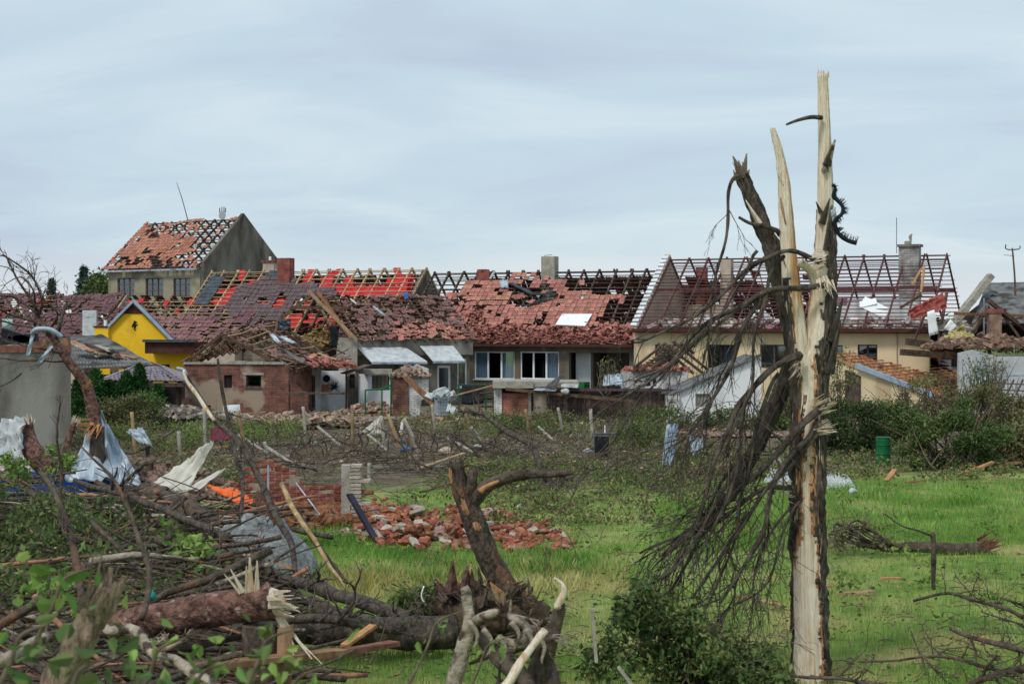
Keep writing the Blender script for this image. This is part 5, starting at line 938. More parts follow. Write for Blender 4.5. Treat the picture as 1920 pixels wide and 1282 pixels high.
def left_yard():
    # garage with dark sheet roof
    g = thing('sheet_roof_garage', 'low garage under battered dark corrugated roof before the yellow house', 'garage', P(200, 740, 74))
    q = [P(112, 634, 80), P(192, 627, 80), P(291, 684, 73), P(138, 690, 72)]
    hang_sheet('corrugated_roof', [q[3], q[2], q[1], q[0]], m_roofsheet, 90, 6, .03, parent=g, solid=.03, fn=lambda u, v: .03 * math.sin(u * 24 * 6.28))
    MB().bar(P(138, 695, 72), P(291, 688, 73), .1, .2).build('fascia', m_timber_dk, g); MB().prism([P(140, 700, 72.4), P(285, 693, 73.4), P(285, 785, 73.4), P(140, 785, 72.4)], (0, .2, 0)).build('wall', m_timber_dk, g)
    for i, (x0, x1) in enumerate(((182, 206), (222, 231), (243, 256))): MB().prism([P(x0, 692, 71.9), P(x1, 691, 72.1), P(x1, 702, 72.1), P(x0, 702, 71.9)], (0, .1, 0)).build('yellow_panel', m_pl_bright, g)
    MB().prism([P(140, 690, 72.2), P(230, 687, 72.2), P(230, 708, 72.2), P(140, 711, 72.2)], (0, .05, 0)).build('board_front', m_timber_dk, g)
    rs = random.Random(81); nd = node('loose_boards', g)
    for i in range(26):
        x, y = rs.uniform(120, 280), 0; y = 632 + (x - 120) * .3 + rs.uniform(-4, 8); l = rs.uniform(15, 55); MB().bar(P(x, y, 75), P(x + l * .9, y + l * .42 + rs.gauss(0, 3), 74), rs.uniform(.08, .25), .05).build('board', rs.choice((m_plank, m_conc, m_timber_dk, m_timber_or)), nd)
    # gazebo
    z = thing('gazebo', 'open timber gazebo with purple-grey hipped tile roof', 'gazebo', P(270, 770, 70.5)); Z = 70.5
    a, b, c, d = P(186, 714, 69.5), P(345, 716, 69.5), P(345, 702, 75), P(225, 703, 75); t1, t2 = P(248, 691, 72), P(302, 688, 72)
    roof(z, a, b, t1, t2, 6, 6, m_timber_dk, m_timber_dk, regions((None, 1, m_tile_gry, .03, 1)), tw=.36, tl=.3, seed=82)
    # short right hip and left hip
    roof(z, b, c, t2, t2.lerp(t1, .05), 4, 5, m_timber_dk, m_timber_dk, regions((None, .9, m_tile_gry, .1, 1)), tw=.36, tl=.3, seed=83); roof(z, d, a, t1.lerp(t2, .05), t1, 4, 5, m_timber_dk, m_timber_dk, regions((None, 1, m_tile_gry, .03, 1)), tw=.36, tl=.3, seed=84)
    MB().bar(a + Vector((0, 0, -.12)), b + Vector((0, 0, -.12)), .12, .16).build('fascia', m_timber_dk, z)
    for x in (200, 290, 330, 340): MB().prism([P(x, 718, 69.8), P(x + 6, 718, 69.8), P(x + 6, 792, 69.8), P(x, 792, 69.8)], (0, .14, 0)).build('post', m_timber_dk, z)
    MB().prism([P(235, 722, 74), P(345, 722, 74), P(345, 785, 74), P(235, 785, 74)], (0, .1, 0)).build('back_boards', m_dark, z)
    # block wall building
    f = Fr(133, 53, -18); w = thing('block_wall_building', 'windowless grey rendered block building on the edge of the picture', 'building', f.pt(-1.5, 1, 0)); tl = f.t(-80)
    MB().fbox(f, tl, 0, 0, .3, 0, f.z(60, 661)).build('front_wall', m_conc_dk, w); MB().fbox(f, -.3, 0, .303, 5, 0, f.z(60, 661) - .003).build('side_wall', m_conc_dk, w); MB().fbox(f, tl, -.3, 4.7, 5, 0, f.z(60, 661) - .01).build('back_wall', m_conc_dk, w)
    MB().fbox(f, tl, .02, -.03, .2, f.z(60, 661) + .003, f.z(60, 648)).build('wall_plate', m_plank2, w); MB().fbox(f, tl, 0, .25, 4.9, f.z(60, 661) + .004, f.z(60, 655)).build('roof_deck', m_timber_dk, w)
    for i, (a_, b_, m) in enumerate((((0, 640), (70, 632), m_black), ((5, 622), (60, 640), m_black), ((60, 648), (130, 640), m_plank))): MB().bar(P(*a_, 55), P(*b_, 55), .3, .25).build('roof_debris', m, w)
    hang_sheet('mint_panel', [P(5, 598, 60), P(24, 598, 60), P(24, 618, 60), P(5, 618, 60)], M('panel_mint', lin(160, 190, 186), lin(180, 206, 202), .6), 2, 2, 0, solid=.05, label='pale mint panel upright among the twigs by the roof edge', cat='panel')
    # blue skip with gravel
    s = thing('blue_skip', 'blue steel skip half buried in branches with gravel heaped in it', 'skip', P(110, 970, 36)); f2 = Fr(-60, 35.5, -3); te = f2.t(243); zt = f2.z(100, 884)
    MB().prism([f2.pt(0, 0, .1), f2.pt(te - .35, 0, .1), f2.pt(te, 0, zt), f2.pt(0, 0, zt)], (0, .06, 0)).prism([f2.pt(te - .35, .06, .1), f2.pt(te - .35, 1.8, .1), f2.pt(te, 1.8, zt), f2.pt(te, .06, zt)], (.05, 0, 0)).prism([f2.pt(0, 1.8, .1), f2.pt(te - .35, 1.8, .1), f2.pt(te, 1.8, zt), f2.pt(0, 1.8, zt)], (0, .06, 0)).build('shell', m_blue, s)
    MB().fbox(f2, 0, te + .05, -.06, -.002, zt - .1, zt).build('rim', m_blue, s)
    for i in range(5): MB().fbox(f2, .3 + i * .7, .38 + i * .7, -.05, -.003, .15, zt - .103).build('rib', m_blue, s)
    rubble('gravel_heap', P(25, 882, 36.6), 1.0, .7, .45, 700, m_gravel, .03, .09, 91, label='pale gravel heaped in the blue skip', cat='gravel')
    # silver tin tent
    hang_sheet('silver_sheet', [P(118, 893, 34.6), P(270, 915, 34.4), P(190, 772, 36.2), P(184, 768, 36.2)], m_metal, 26, 26, .32, 1.1, 7, label='large creased silver sheet draped like a tent over the skip', cat='metal sheet')
    hang_sheet('silver_flap', [P(232, 850, 34.6), P(262, 895, 34.5), P(266, 915, 34.4), P(220, 905, 34.4)], m_metal, 10, 10, .15, 1.1, 3, label='small folded flap at the silver sheet corner', cat='metal sheet')
    hang_sheet('white_membrane', [P(285, 905, 33.5), P(350, 925, 33.2), P(400, 826, 34.2), P(390, 838, 34.3)], m_cloth_w, 18, 18, .18, 1, 5, label='white torn membrane rising to a point behind the brush pile', cat='membrane')
    hang_sheet('white_membrane_tail', [P(335, 922, 33.1), P(372, 918, 33), P(424, 877, 33.4), P(418, 880, 33.4)], m_cloth_w, 12, 8, .06, 1, 6, label='narrow white strip trailing off the torn membrane', cat='membrane')
    hang_sheet('orange_sheet', [P(388, 912, 33), P(440, 915, 33), P(482, 940, 32.4), P(455, 950, 32.2)], m_cloth_o, 10, 10, .12, 1.4, 8, label='orange sheet slumped on the broken brick wall foot', cat='sheet')
    # perforated red blocks
    for i in range(5):
        f4 = Fr(252 + (i % 2) * 18, 38 - (i % 3) * .1, 8); b = thing('hollow_brick', 'hollow orange block stacked beside the silver sheet, ' + ('lowest near the skip', 'lowest beside the white membrane', 'middle near the skip', 'middle beside the white membrane', 'topmost')[i], 'brick', f4.pt(.1, 0, 0), 'stacked hollow blocks')
        z0 = .62 + (i // 2) * .13; MB().fbox(f4, 0, .22, 0, .25, z0, z0 + .12).build('body', m_tile_or, b); mb = MB()
        for k in range(3): mb.fbox(f4, .03 + k * .06, .07 + k * .06, -.004, .02, z0 + .03, z0 + .09)
        mb.build('holes', m_dark, b)
    rubble('buried_debris', P(285, 930, 37), 2.2, 1.0, .8, 900, M('rubble_dull', lin(104, 84, 72), lin(150, 130, 114), .95, 5, .4, island=.4), .03, .16, 92, label='mixed rubble bank under the white membrane', cat='rubble')
left_yard()
# ------------------------------------------------------------------ the split tree
def stem(spec, Y, mat, parent, name, cover=None, rmul=1., ridge=.0, n=30, step=5, seed=0, solid=0., yfn=None, fibre=False):
    """An upright stem (centre and radius given along its height) or, with cover, a bark shell round it."""
    spec = sorted(spec, key=lambda q: -q[1]); y = spec[0][1]; rings = []
    while y >= spec[-1][1]:
        for (x0, y0, r0), (x1, y1, r1) in zip(spec, spec[1:]):
            if y1 <= y <= y0:
                t = (y0 - y) / max(1e-6, y0 - y1); rings.append((x0 + (x1 - x0) * t, y, r0 + (r1 - r0) * t)); break
        y -= step
    # soften the corners
    for _ in range(6):
        rings = [rings[0]] + [((a[0] + 2 * b[0] + c[0]) / 4, b[1], (a[2] + 2 * b[2] + c[2]) / 4) for a, b, c in zip(rings, rings[1:], rings[2:])] + [rings[-1]]
    mb = MB(); keep = []; an = [2 * math.pi * k / n - math.pi for k in range(n)]
    for x, yy, r in rings:
        Yc = Y + (yfn(yy) if yfn else 0); c = P(x, yy, Yc); rw = r / F * Yc * rmul; row = []
        for a in an:
            q = rw * (1 + .05 * mnoise.noise(Vector((math.sin(a) * 1.2, math.cos(a) * 1.2, yy * .012 + seed))))
            if fibre: q += ridge * (mnoise.noise(Vector((math.sin(a) * 9, math.cos(a) * 9, yy * .004 + seed * 7))) + .8 * mnoise.noise(Vector((math.sin(a) * 26, math.cos(a) * 26, yy * .008 + seed))) + .5 * mnoise.noise(Vector((math.sin(a) * 3, math.cos(a) * 3, yy * .05))))
            elif ridge: q += ridge * (mnoise.noise(Vector((math.sin(a) * 7, math.cos(a) * 7, yy * .025 + seed * 7))) + .6 * mnoise.noise(Vector((math.sin(a) * 16, math.cos(a) * 16, yy * .06 + seed)))) 
            mb.v.append(c + Vector((math.sin(a) * q, -math.cos(a) * q, 0))); row.append(cover(yy, a) if cover else True)
        keep.append(row)
    for i in range(len(rings) - 1):
        for k in range(n):
            k2 = (k + 1) % n
            if keep[i][k] and keep[i][k2] and keep[i + 1][k] and keep[i + 1][k2]: b = i * n; mb.f.append((b + k, b + k2, b + n + k2, b + n + k))
    if not cover: b = (len(rings) - 1) * n; mb.f.append(tuple(b + k for k in range(n))); mb.f.append(tuple(reversed(range(n))))
    o = mb.build(name, mat, parent, smooth=True, solid=solid)
    return o
def exposed(tab, seed=0, rag=.22, back=True):
    def fn(y, a):
        tb = sorted(tab); 
        if y < tb[0][0]: return False
        fl, fr_ = tb[-1][1:]
        for p, q in zip(tb, tb[1:]):
            if p[0] <= y <= q[0]: t = (y - p[0]) / (q[0] - p[0]); fl = p[1] + (q[1] - p[1]) * t; fr_ = p[2] + (q[2] - p[2]) * t; break
        if math.cos(a) < 0: return back or not ((fl < -.9 and math.sin(a) < 0 and math.cos(a) > -.5))
        s_ = math.sin(a); nz = rag * mnoise.noise(Vector((y * .03, seed, 0))) + rag * .7 * mnoise.noise(Vector((y * .11, seed + 3, 0))) + rag * .18 * mnoise.noise(Vector((y * .35, seed + 6, 0)))
        return not (fl + nz < s_ < fr_ + nz)
    return fn
def twigs(rs, base, n, ln, r, down=.7, left=.25, gen=2, spread=.6):
    """Side shoots off a polyline: returns one mesh builder."""
    mb = MB()
    def grow(p, d, l, r_, g):
        pts = [p]; k = 4
        for i in range(k):
            d = (d + Vector((rs.gauss(0, .22) - left * .12, rs.gauss(0, .15), rs.gauss(0, .2) - down * .22))).normalized(); p = p + d * l / k; pts.append(p)
        if min(q.z for q in pts) < .03: pts = [Vector((q.x, q.y, max(q.z, .03 + .02 * rs.random()))) for q in pts]
        mb.tube(pts, [r_, max(.0025, r_ * .35)], 5 if r_ > .008 else 4, 2, cap=False)
        if g > 0:
            for _ in range(rs.randint(1, 3)):
                q = pts[rs.randint(1, k)]; grow(q, (d + Vector((rs.gauss(0, .5), rs.gauss(0, .4), rs.gauss(0, .5)))).normalized(), l * rs.uniform(.4, .7), r_ * .55, g - 1)
    for _ in range(n):
        t = rs.uniform(.25, 1) * (len(base) - 1); i = min(int(t), len(base) - 2); p = base[i].lerp(base[i + 1], t - i); d = (base[i + 1] - base[i]).normalized()
        d = (d + Vector((rs.gauss(-left * .3, spread), rs.gauss(0, spread * .7), rs.gauss(-down * .4, spread)))).normalized(); grow(p, d, ln * rs.uniform(.5, 1.2), r * rs.uniform(.6, 1.2), gen)
    return mb
def split_tree():
    Y = 19.2; tr = thing('split_tree', 'tall storm-stripped tree split to pale wood with branches hanging down', 'tree', P(1518, 1276, Y))
    trunk = [(1520, 1292, 40), (1519, 1200, 34), (1516, 1100, 31), (1515, 1000, 32), (1515, 900, 33), (1515, 800, 33), (1517, 740, 34), (1518, 690, 34), (1518, 660, 26), (1518, 625, 8)]
    stem(trunk, Y, m_wood, tr, 'trunk', n=120, step=4, seed=1, rmul=.88, ridge=.012, fibre=True)
    stem(trunk, Y, m_wood3, tr, 'inner_bark', exposed([(y_, a_ + .09, b_ - .12) for y_, a_, b_ in [(640, -1.2, .25), (690, -.75, .3), (760, -.5, .2), (850, -.45, .15), (930, -.5, .1), (1000, -.62, .28), (1040, -1.0, .5), (1150, -1.2, .58), (1300, -1.2, .62)]], 2, .3), .915, .012, 110, 2.5, 2, .02)
    stem(trunk, Y, m_bark, tr, 'trunk_bark', exposed([(640, -1.2, .25), (690, -.75, .3), (760, -.5, .2), (850, -.45, .15), (930, -.5, .1), (1000, -.62, .28), (1040, -1.0, .5), (1150, -1.2, .58), (1300, -1.2, .62)], 2), .96, .05, 110, 2.5, 2, .04)
    rgt = [(1520, 730, 28), (1530, 660, 26), (1538, 590, 24), (1544, 520, 22), (1547, 450, 18), (1548, 380, 15), (1547, 300, 13), (1545, 220, 11.5), (1542, 136, 9.5)]
    stem(rgt, Y, m_wood, tr, 'stripped_leader', seed=3, rmul=.97, n=90, ridge=.008, fibre=True)
    stem(rgt, Y, m_bark, tr, 'leader_bark', exposed([(392, -1.3, .9), (430, -1.3, .45), (480, -1.3, .15), (540, -1.3, .0), (600, -1.3, .0), (660, -1.3, .05), (720, -1.3, .1)], 5, .25, False), 1.06, .03, 100, 2.5, 4, .045)
    mid = [(1508, 710, 18), (1497, 640, 18), (1486, 560, 16), (1478, 470, 14), (1473, 400, 13), (1470, 340, 11), (1463, 295, 8), (1454, 260, 6.5), (1447, 238, 4.5)]
    stem(mid, Y - .05, m_wood, tr, 'stripped_stem', seed=6, n=80, ridge=.009, fibre=True)
    stem(mid, Y - .05, m_bark, tr, 'stem_bark', lambda y, a: y > 520 and math.sin(a) < -.35 - .3 * mnoise.noise(Vector((y * .05, a, 4))), 1.08, .02, 60, 3, 16, .03)
    lft = [(1506, 705, 15), (1492, 650, 18), (1478, 580, 19), (1463, 520, 19), (1447, 462, 17), (1425, 412, 15), (1404, 360, 13.5), (1390, 322, 11)]
    stem(lft, Y + .12, m_bark, tr, 'dark_stem', seed=7, ridge=.03, n=64)
    mb = MB()
    for a, b, r in (((1392, 328), (1374, 293), .05), ((1394, 326), (1400, 288), .045), ((1398, 330), (1380, 306), .04), ((1398, 332), (1405, 318), .04), ((1390, 325), (1385, 300), .03)): mb.spike(P(*a, Y + .12), P(*b, Y + .1), r)
    mb.splinters(P(1391, 326, Y + .12), (-.35, 0, 1), 16, .16, .035, .02).build('splintered_tip', m_post, tr)
    hang = [(1492, 640, 12), (1478, 700, 16), (1450, 770, 17), (1422, 830, 15), (1394, 885, 12), (1372, 930, 8)]
    stem(hang, Y + .45, m_bark, tr, 'hanging_limb', seed=8, ridge=.025, n=50)
    mb = MB().splinters(P(1542, 137, Y), (0, 0, 1), 9, .05, .022, .02); mb.build('broken_top', m_wood, tr)
    # slivers of bark and torn wood down the leader
    for i, (a, b, r, m) in enumerate((((1540, 420), (1556, 372), .05, m_bark), ((1548, 470), (1560, 385), .06, m_bark), ((1552, 500), (1566, 440), .06, m_bark), ((1540, 400), (1530, 378), .03, m_bark), ((1550, 560), (1572, 520), .05, m_bark), ((1549, 310), (1566, 262), .06, m_birch), ((1546, 322), (1552, 300), .05, m_birch), ((1556, 640), (1580, 560), .07, m_bark), ((1552, 700), (1576, 600), .08, m_bark), ((1468, 345), (1455, 312), .03, m_wood), ((1474, 420), (1463, 370), .04, m_plank), ((1482, 520), (1462, 470), .02, m_plank), ((1425, 420), (1398, 375), .035, m_wood), ((1504, 690), (1498, 640), .05, m_wood2), ((1518, 690), (1516, 630), .05, m_wood))):
        MB().spike(P(*a, Y - .1), P(*b, Y - .12), r).build('bark_sliver' if m is m_bark else 'wood_sliver', m, tr)
    MB().tube([P(1540, 221, Y - .1), P(1520, 220, Y - .2), P(1495, 226, Y - .2), P(1474, 234, Y - .2)], [.03, .012], 6, 4).build('twig', m_bark, tr, True)
    MB().tube([P(1463, 440, Y), P(1455, 432, Y - .1), P(1430, 424, Y - .3), P(1405, 418, Y - .3), P(1385, 407, Y - .3)], [.035, .015], 7, 4).build('twig', m_bark, tr, True)
    for c, d, n_, l in (((1538, 488), (-.6, -.3, -.2), 26, .28), ((1545, 532), (.1, -.4, -.6), 26, .32), ((1540, 760), (.6, -.6, .35), 34, .3), ((1540, 800), (.7, -.5, .15), 34, .3), ((1500, 690), (-.3, -.5, -.4), 16, .25), ((1478, 912), (.6, -.4, .1), 12, .16)):
        o = MB().splinters(P(*c, Y - .24), d, n_, l * .55, .045, .008).build('torn_fibres', m_wood, tr); o['kind'] = 'stuff'
    MB().tube([P(1500, 492, Y - .2), P(1520, 508, Y - .1), P(1528, 535, Y - .05)], [.05, .05], 8, 4).build('bent_white_strip', m_wood, tr, True)
    # branches torn off the stems, hanging
    br = [([(1540, 487), (1490, 474), (1440, 484), (1395, 511), (1340, 561), (1290, 602), (1215, 636), (1188, 637)], .045), ([(1550, 530), (1500, 535), (1440, 546), (1390, 572), (1330, 603), (1290, 640), (1245, 688), (1190, 716)], .055),
          ([(1465, 540), (1420, 568), (1385, 620), (1362, 690), (1340, 750), (1305, 800), (1270, 830)], .05), ([(1387, 332), (1371, 362), (1362, 422), (1346, 490), (1337, 560), (1328, 620), (1315, 690)], .035), ([(1500, 668), (1455, 690), (1420, 718), (1382, 780), (1350, 850), (1322, 930), (1282, 1020), (1240, 1085)], .06),
          ([(1548, 752), (1505, 790), (1462, 842), (1420, 892), (1370, 930), (1300, 990), (1235, 1040)], .075), ([(1482, 912), (1440, 916), (1392, 942), (1325, 984), (1262, 1010), (1200, 1036)], .05), ([(1540, 790), (1490, 850), (1455, 920), (1430, 990), (1390, 1070), (1350, 1130)], .06),
          ([(1500, 672), (1440, 700), (1400, 760), (1390, 840), (1370, 930), (1330, 1010), (1290, 1080)], .05), ([(1470, 480), (1440, 520), (1420, 600), (1410, 680), (1395, 760), (1360, 850)], .04), ([(1440, 800), (1390, 860), (1350, 920), (1310, 990), (1260, 1060), (1200, 1100)], .045),
          ([(1460, 700), (1420, 780), (1400, 880), (1385, 980), (1340, 1090), (1320, 1150)], .04), ([(1400, 850), (1360, 900), (1320, 960), (1270, 1010), (1190, 1055)], .035), ([(1440, 550), (1380, 590), (1300, 650), (1230, 710), (1180, 740), (1120, 775)], .035),
          ([(1380, 930), (1330, 980), (1290, 1050), (1250, 1120), (1210, 1180)], .035), ([(1530, 810), (1470, 880), (1400, 960), (1340, 1060), (1300, 1120)], .05), ([(1480, 950), (1440, 1000), (1420, 1070), (1410, 1140)], .03), ([(1290, 640), (1240, 700), (1180, 770), (1140, 830), (1090, 900), (1050, 960)], .022),
          ([(1350, 700), (1330, 760), (1300, 810), (1285, 870)], .022), ([(1420, 470), (1380, 540), (1345, 600), (1290, 660)], .03), ([(1500, 940), (1470, 1010), (1440, 1090), (1380, 1130)], .03)]
    rs = random.Random(101)
    for i, (p, r) in enumerate(br):
        d0 = rs.uniform(-.3, .2); pts = [P(x, y, Y - .25 - abs(d0) * .4 * 0 + (d0 - .35) * k / (len(p) - 1)) for k, (x, y) in enumerate(p)]
        r *= .6; b = MB().tube(pts, [r, r * .4], 10, 6, .07, .28, i).build('branch', m_bark, tr, True)
        o = twigs(rs, pts, 9 if i in (0, 1, 3, 19) else 15, .75, r * .3, gen=2).build('twigs', m_bark, b, True); o['kind'] = 'stuff'
    # the crown's tip, still leafy, resting on the grass
    A = []
    for k in range(64):
        x = rs.uniform(.8, 2.85); q = rs.random(); z = rs.uniform(.08, .35 + .95 * math.exp(-((x - 1.45) / .75) ** 2)); A.append(clumps((x, 18.1 + rs.gauss(0, .35), z), (rs.uniform(.15, .34), .2, rs.uniform(.08, .2)), 7, rs.randint(60, 210), .06, shell=.2))
    A = np.concatenate(A); kk = RN.random(len(A))
    link('crown', fastmesh('crown', leaves2(A[kk < .3], .085, asp=.6, droop=.5), 4), m_leaf_dk, tr); link('crown_bright', fastmesh('crown_bright', leaves2(A[kk > .9], .06, asp=.6, droop=.3), 4), m_leaf_ol, tr); link('crown_pale', fastmesh('crown_pale', leaves2(A[(kk >= .3) & (kk <= .9)], .075, asp=.5, droop=.5), 4), m_leaf, tr)
    pts = [Vector((1.6, 18.3, .9)), Vector((1.9, 18.2, .5)), Vector((2.4, 18.3, .2))]; o = twigs(rs, pts, 60, .6, .01, down=.1, left=-.1, gen=2, spread=.9).build('crown_twigs', m_stem, tr); o['kind'] = 'stuff'
    # black bristle strip caught on it
    s = thing('bristle_strip', 'black bristle strip snagged high on the pale split tree', 'strip', P(1572, 430, Y)); 
    path = [(1560, 347), (1566, 352), (1562, 368), (1570, 376), (1580, 388), (1578, 402), (1566, 412), (1568, 430), (1578, 444), (1592, 452), (1606, 456)]
    MB().tube([P(x, y, Y - .35) for x, y in path], [.02, .025], 6, 4).build('band', m_black, s, True); mb = MB()
    for k in range(150):
        t = rs.uniform(0, len(path) - 1.01); i = int(t); a = P(*path[i], Y - .35).lerp(P(*path[i + 1], Y - .35), t - i); d = (P(*path[i + 1], Y) - P(*path[i], Y)).normalized(); nn = Vector((d.z, 0, -d.x)); mb.spike(a, a - nn * rs.uniform(.05, .085) * (1 if t > 3 else .5) + d * rs.gauss(0, .012), .007)
    o = mb.build('bristles', m_black, s); o['kind'] = 'stuff'
    hang_sheet('white_shred', [P(1558, 395, Y - .3), P(1566, 388, Y - .3), P(1570, 410, Y - .3), P(1562, 420, Y - .3)], m_plast, 5, 8, .04, label='white plastic shred beside the black bristle strip', cat='plastic')
split_tree()

# ------------------------------------------------------------------ the snapped tree on its root plate
def snapped_tree():
    Y = 22; t = thing('snapped_tree', 'leaning dark tree snapped off above a torn root plate', 'tree', P(965, 1180, Y)); rs = random.Random(5)
    sp = [(985, 1175, 40), (965, 1130, 33), (938, 1085, 29), (915, 1045, 26), (900, 1005, 24), (884, 965, 24), (868, 925, 22), (859, 895, 18), (855, 868, 13)]
    stem(sp, Y, m_bark2, t, 'trunk', seed=11, ridge=.03, n=56, step=3, rmul=.9)
    el2 = lambda y, a, yc, ac, h_, w_: ((y - yc) / h_) ** 2 + ((a - ac) / w_) ** 2 < 1 + .5 * mnoise.noise(Vector((y * .2, a * 4, 2)))
    stem(sp, Y, m_wood2, t, 'wound', lambda y, a: el2(y, a, 948, -.25, 17, .3) or el2(y, a, 984, .15, 9, .4) or el2(y, a, 892, -1.2, 16, .5), .93, .03, 120, 1.5, 11, .012)
    MB().tube([P(882, 945, Y), P(905, 915, Y - .1), P(940, 899, Y - .2), P(985, 890, Y - .3), (P(1030, 889, Y - .3)), P(1070, 885, Y - .3)], [.11, .035], 9, 5, .03, .15).build('branch', m_bark2, t, True)
    MB().tube([P(900, 922, Y - .19), P(912, 912, Y - .2), P(935, 902, Y - .28)], [.05, .02], 6, 3).build('branch_wound', m_wood2, t, True)
    MB().tube([P(976, 893, Y - .3), P(982, 882, Y - .3), P(984, 868, Y - .32)], [.035, .012], 6, 3).tube([P(1055, 886, Y - .3), P(1054, 900, Y - .3), P(1050, 912, Y - .3)], [.05, .03], 6, 3).build('branch_stub', m_bark2, t, True)
    MB().tube([P(876, 940, Y), P(884, 910, Y - .1), P(886, 880, Y - .1)], [.09, .06], 8, 3, .0, .15).build('stub', m_bark2, t, True)
    mb = MB().splinters(P(855, 872, Y), (-.1, 0, 1), 14, .09, .035, .03, rs).splinters(P(886, 882, Y - .1), (0, 0, 1), 10, .07, .02, .025, rs); mb.build('splinters', m_bark2, t); MB().splinters(P(853, 872, Y - .06), (-.15, 0, 1), 3, .1, .02, .02, rs).build('pale_splinters', m_plank, t)
    # root plate
    mb = MB(); n, m = 26, 14; c = P(905, 1152, Y); 
    for j in range(m + 1):
        for i in range(n):
            th, ph = 2 * math.pi * i / n, math.pi * j / m; d = Vector((math.sin(ph) * math.cos(th), math.sin(ph) * math.sin(th), math.cos(ph))); q = 1 + .35 * mnoise.noise(d * 2.3) + .2 * mnoise.noise(d * 6); mb.v.append(c + Vector((d.x * .78 * q, d.y * .5 * q, d.z * .36 * q)))
    for j in range(m):
        for i in range(n): k = (i + 1) % n; mb.f.append((j * n + i, j * n + k, (j + 1) * n + k, (j + 1) * n + i))
    mb.build('root_plate', m_soil, t, True)
    for k in range(26):
        a = rs.uniform(0, 6.28); p = c + Vector((math.cos(a) * .5, -.3 + rs.uniform(0, .3), math.sin(a) * .25)); q = p + Vector((math.cos(a) * rs.uniform(.2, .6), rs.gauss(-.1, .15), math.sin(a) * rs.uniform(.1, .4))); r = (p + q) / 2 + Vector((rs.gauss(0, .07), rs.gauss(0, .07), rs.gauss(0, .06)))
        MB().tube([p, r, q], [rs.uniform(.02, .06), .008], 6, 3).build('root', m_bark2 if k % 3 else m_plank2, t, True)
    for a, b, r, mt in (((848, 1112), (848, 1048), .09, m_barkp), ((872, 1108), (876, 1062), .1, m_barkp), ((886, 1105), (884, 1066), .06, m_barkp), ((884, 1098), (883, 1056), .03, m_wood), ((830, 1115), (815, 1085), .1, m_barkp), ((955, 1120), (990, 1095), .1, m_bark2)): MB().spike(P(*a, Y - .35), P(*b, Y - .4), r, 1.4).build('splinter_slab', mt, t)
    o = MB()
    for k in range(170):
        p = P(rs.uniform(775, 1010), rs.uniform(1110, 1195), Y - rs.uniform(.1, .7)); p.z = max(p.z, .03); d = Vector((rs.gauss(0, .6), rs.gauss(0, .3), rs.gauss(.35, .4))).normalized(); o.spike(p, p + d * rs.uniform(.1, .38), rs.uniform(.01, .035), .5)
    o = o.build('torn_roots', m_bark2, t); o['kind'] = 'stuff'
    MB().prism([P(918, 1090, Y - .62), P(905, 1138, Y - .6), P(893, 1142, Y - .5)], (.02, .1, 0)).build('split_face', m_bark2, t); MB().prism([P(918, 1091, Y - .64), P(946, 1112, Y - .62), P(944, 1146, Y - .6), P(930, 1130, Y - .62)], (.0, .08, 0)).build('split_face', m_wood2, t)
    g = clumps(P(775, 1125, 21.8), (.3, .2, .22), 14, 900, .05); link('grass_clump', fastmesh('grass_clump', leaves(g, .22, asp=.08, droop=1.2), 4), m_leaf, None, kind='stuff', label='green sod clump torn up beside the root plate', cat='grass')
    MB().tube([P(795, 1098, 21.4), P(790, 1118, 21.4), P(800, 1135, 21.4)], .01, 5, 3).build('white_string', m_white, None, True, label='thin white cord hanging over the torn sod', cat='string')
    MB().tube([P(565, 1180, 20.6), P(640, 1180, 20.5), P(760, 1186, 20.6), P(850, 1184, 20.8)], [.17, .21], 14, 5, .05, .12, 3).build('dark_log', m_bark, None, True, label='thick dark log lying from the root plate into the brush', cat='log')
    MB().tube([P(380, 1190, 20), P(480, 1192, 20), P(560, 1182, 20.4)], [.15, .16], 12, 4, .05, .12, 4).build('dark_log', m_bark, None, True, label='dark log lying behind the splintered stump', cat='log')
snapped_tree()

# ------------------------------------------------------------------ fallen stems, logs, planks: each its own thing
def limb(name, label, cat, pts, r, mat, n=8, wob=.03, rough=.12, twig=0, twl=.4, ends=None, seed=0, group=None, tmat=None):
    pw = [P(*q) for q in pts]; pw = [Vector((p.x, p.y, max(p.z, .04))) for p in pw]
    if not twig and not ends:
        return MB().tube(pw, r, n, 4, wob, rough, seed).build(name, mat, None, True, label=label, cat=cat, group=group)
    t = thing(name, label, cat, pw[0], group); MB().tube(pw, r, n, 4, wob, rough, seed).build('stem', mat, t, True); rs = random.Random(seed + 70)
    if twig: o = twigs(rs, pw, twig, twl, max(.004, (r[-1] if hasattr(r, '__len__') else r) * .5), down=.0, left=0, gen=2).build('twigs', tmat or mat, t, True); o['kind'] = 'stuff'
    for e_ in ends or ():
        p, q = (pw[0], pw[1]) if e_ == 0 else (pw[-1], pw[-2]); o = MB().splinters(p, p - q, 14, .14, (r[0] if e_ == 0 else r[-1]) * .55, .018, rs).build('splintered_end', m_wood, t)
    return t
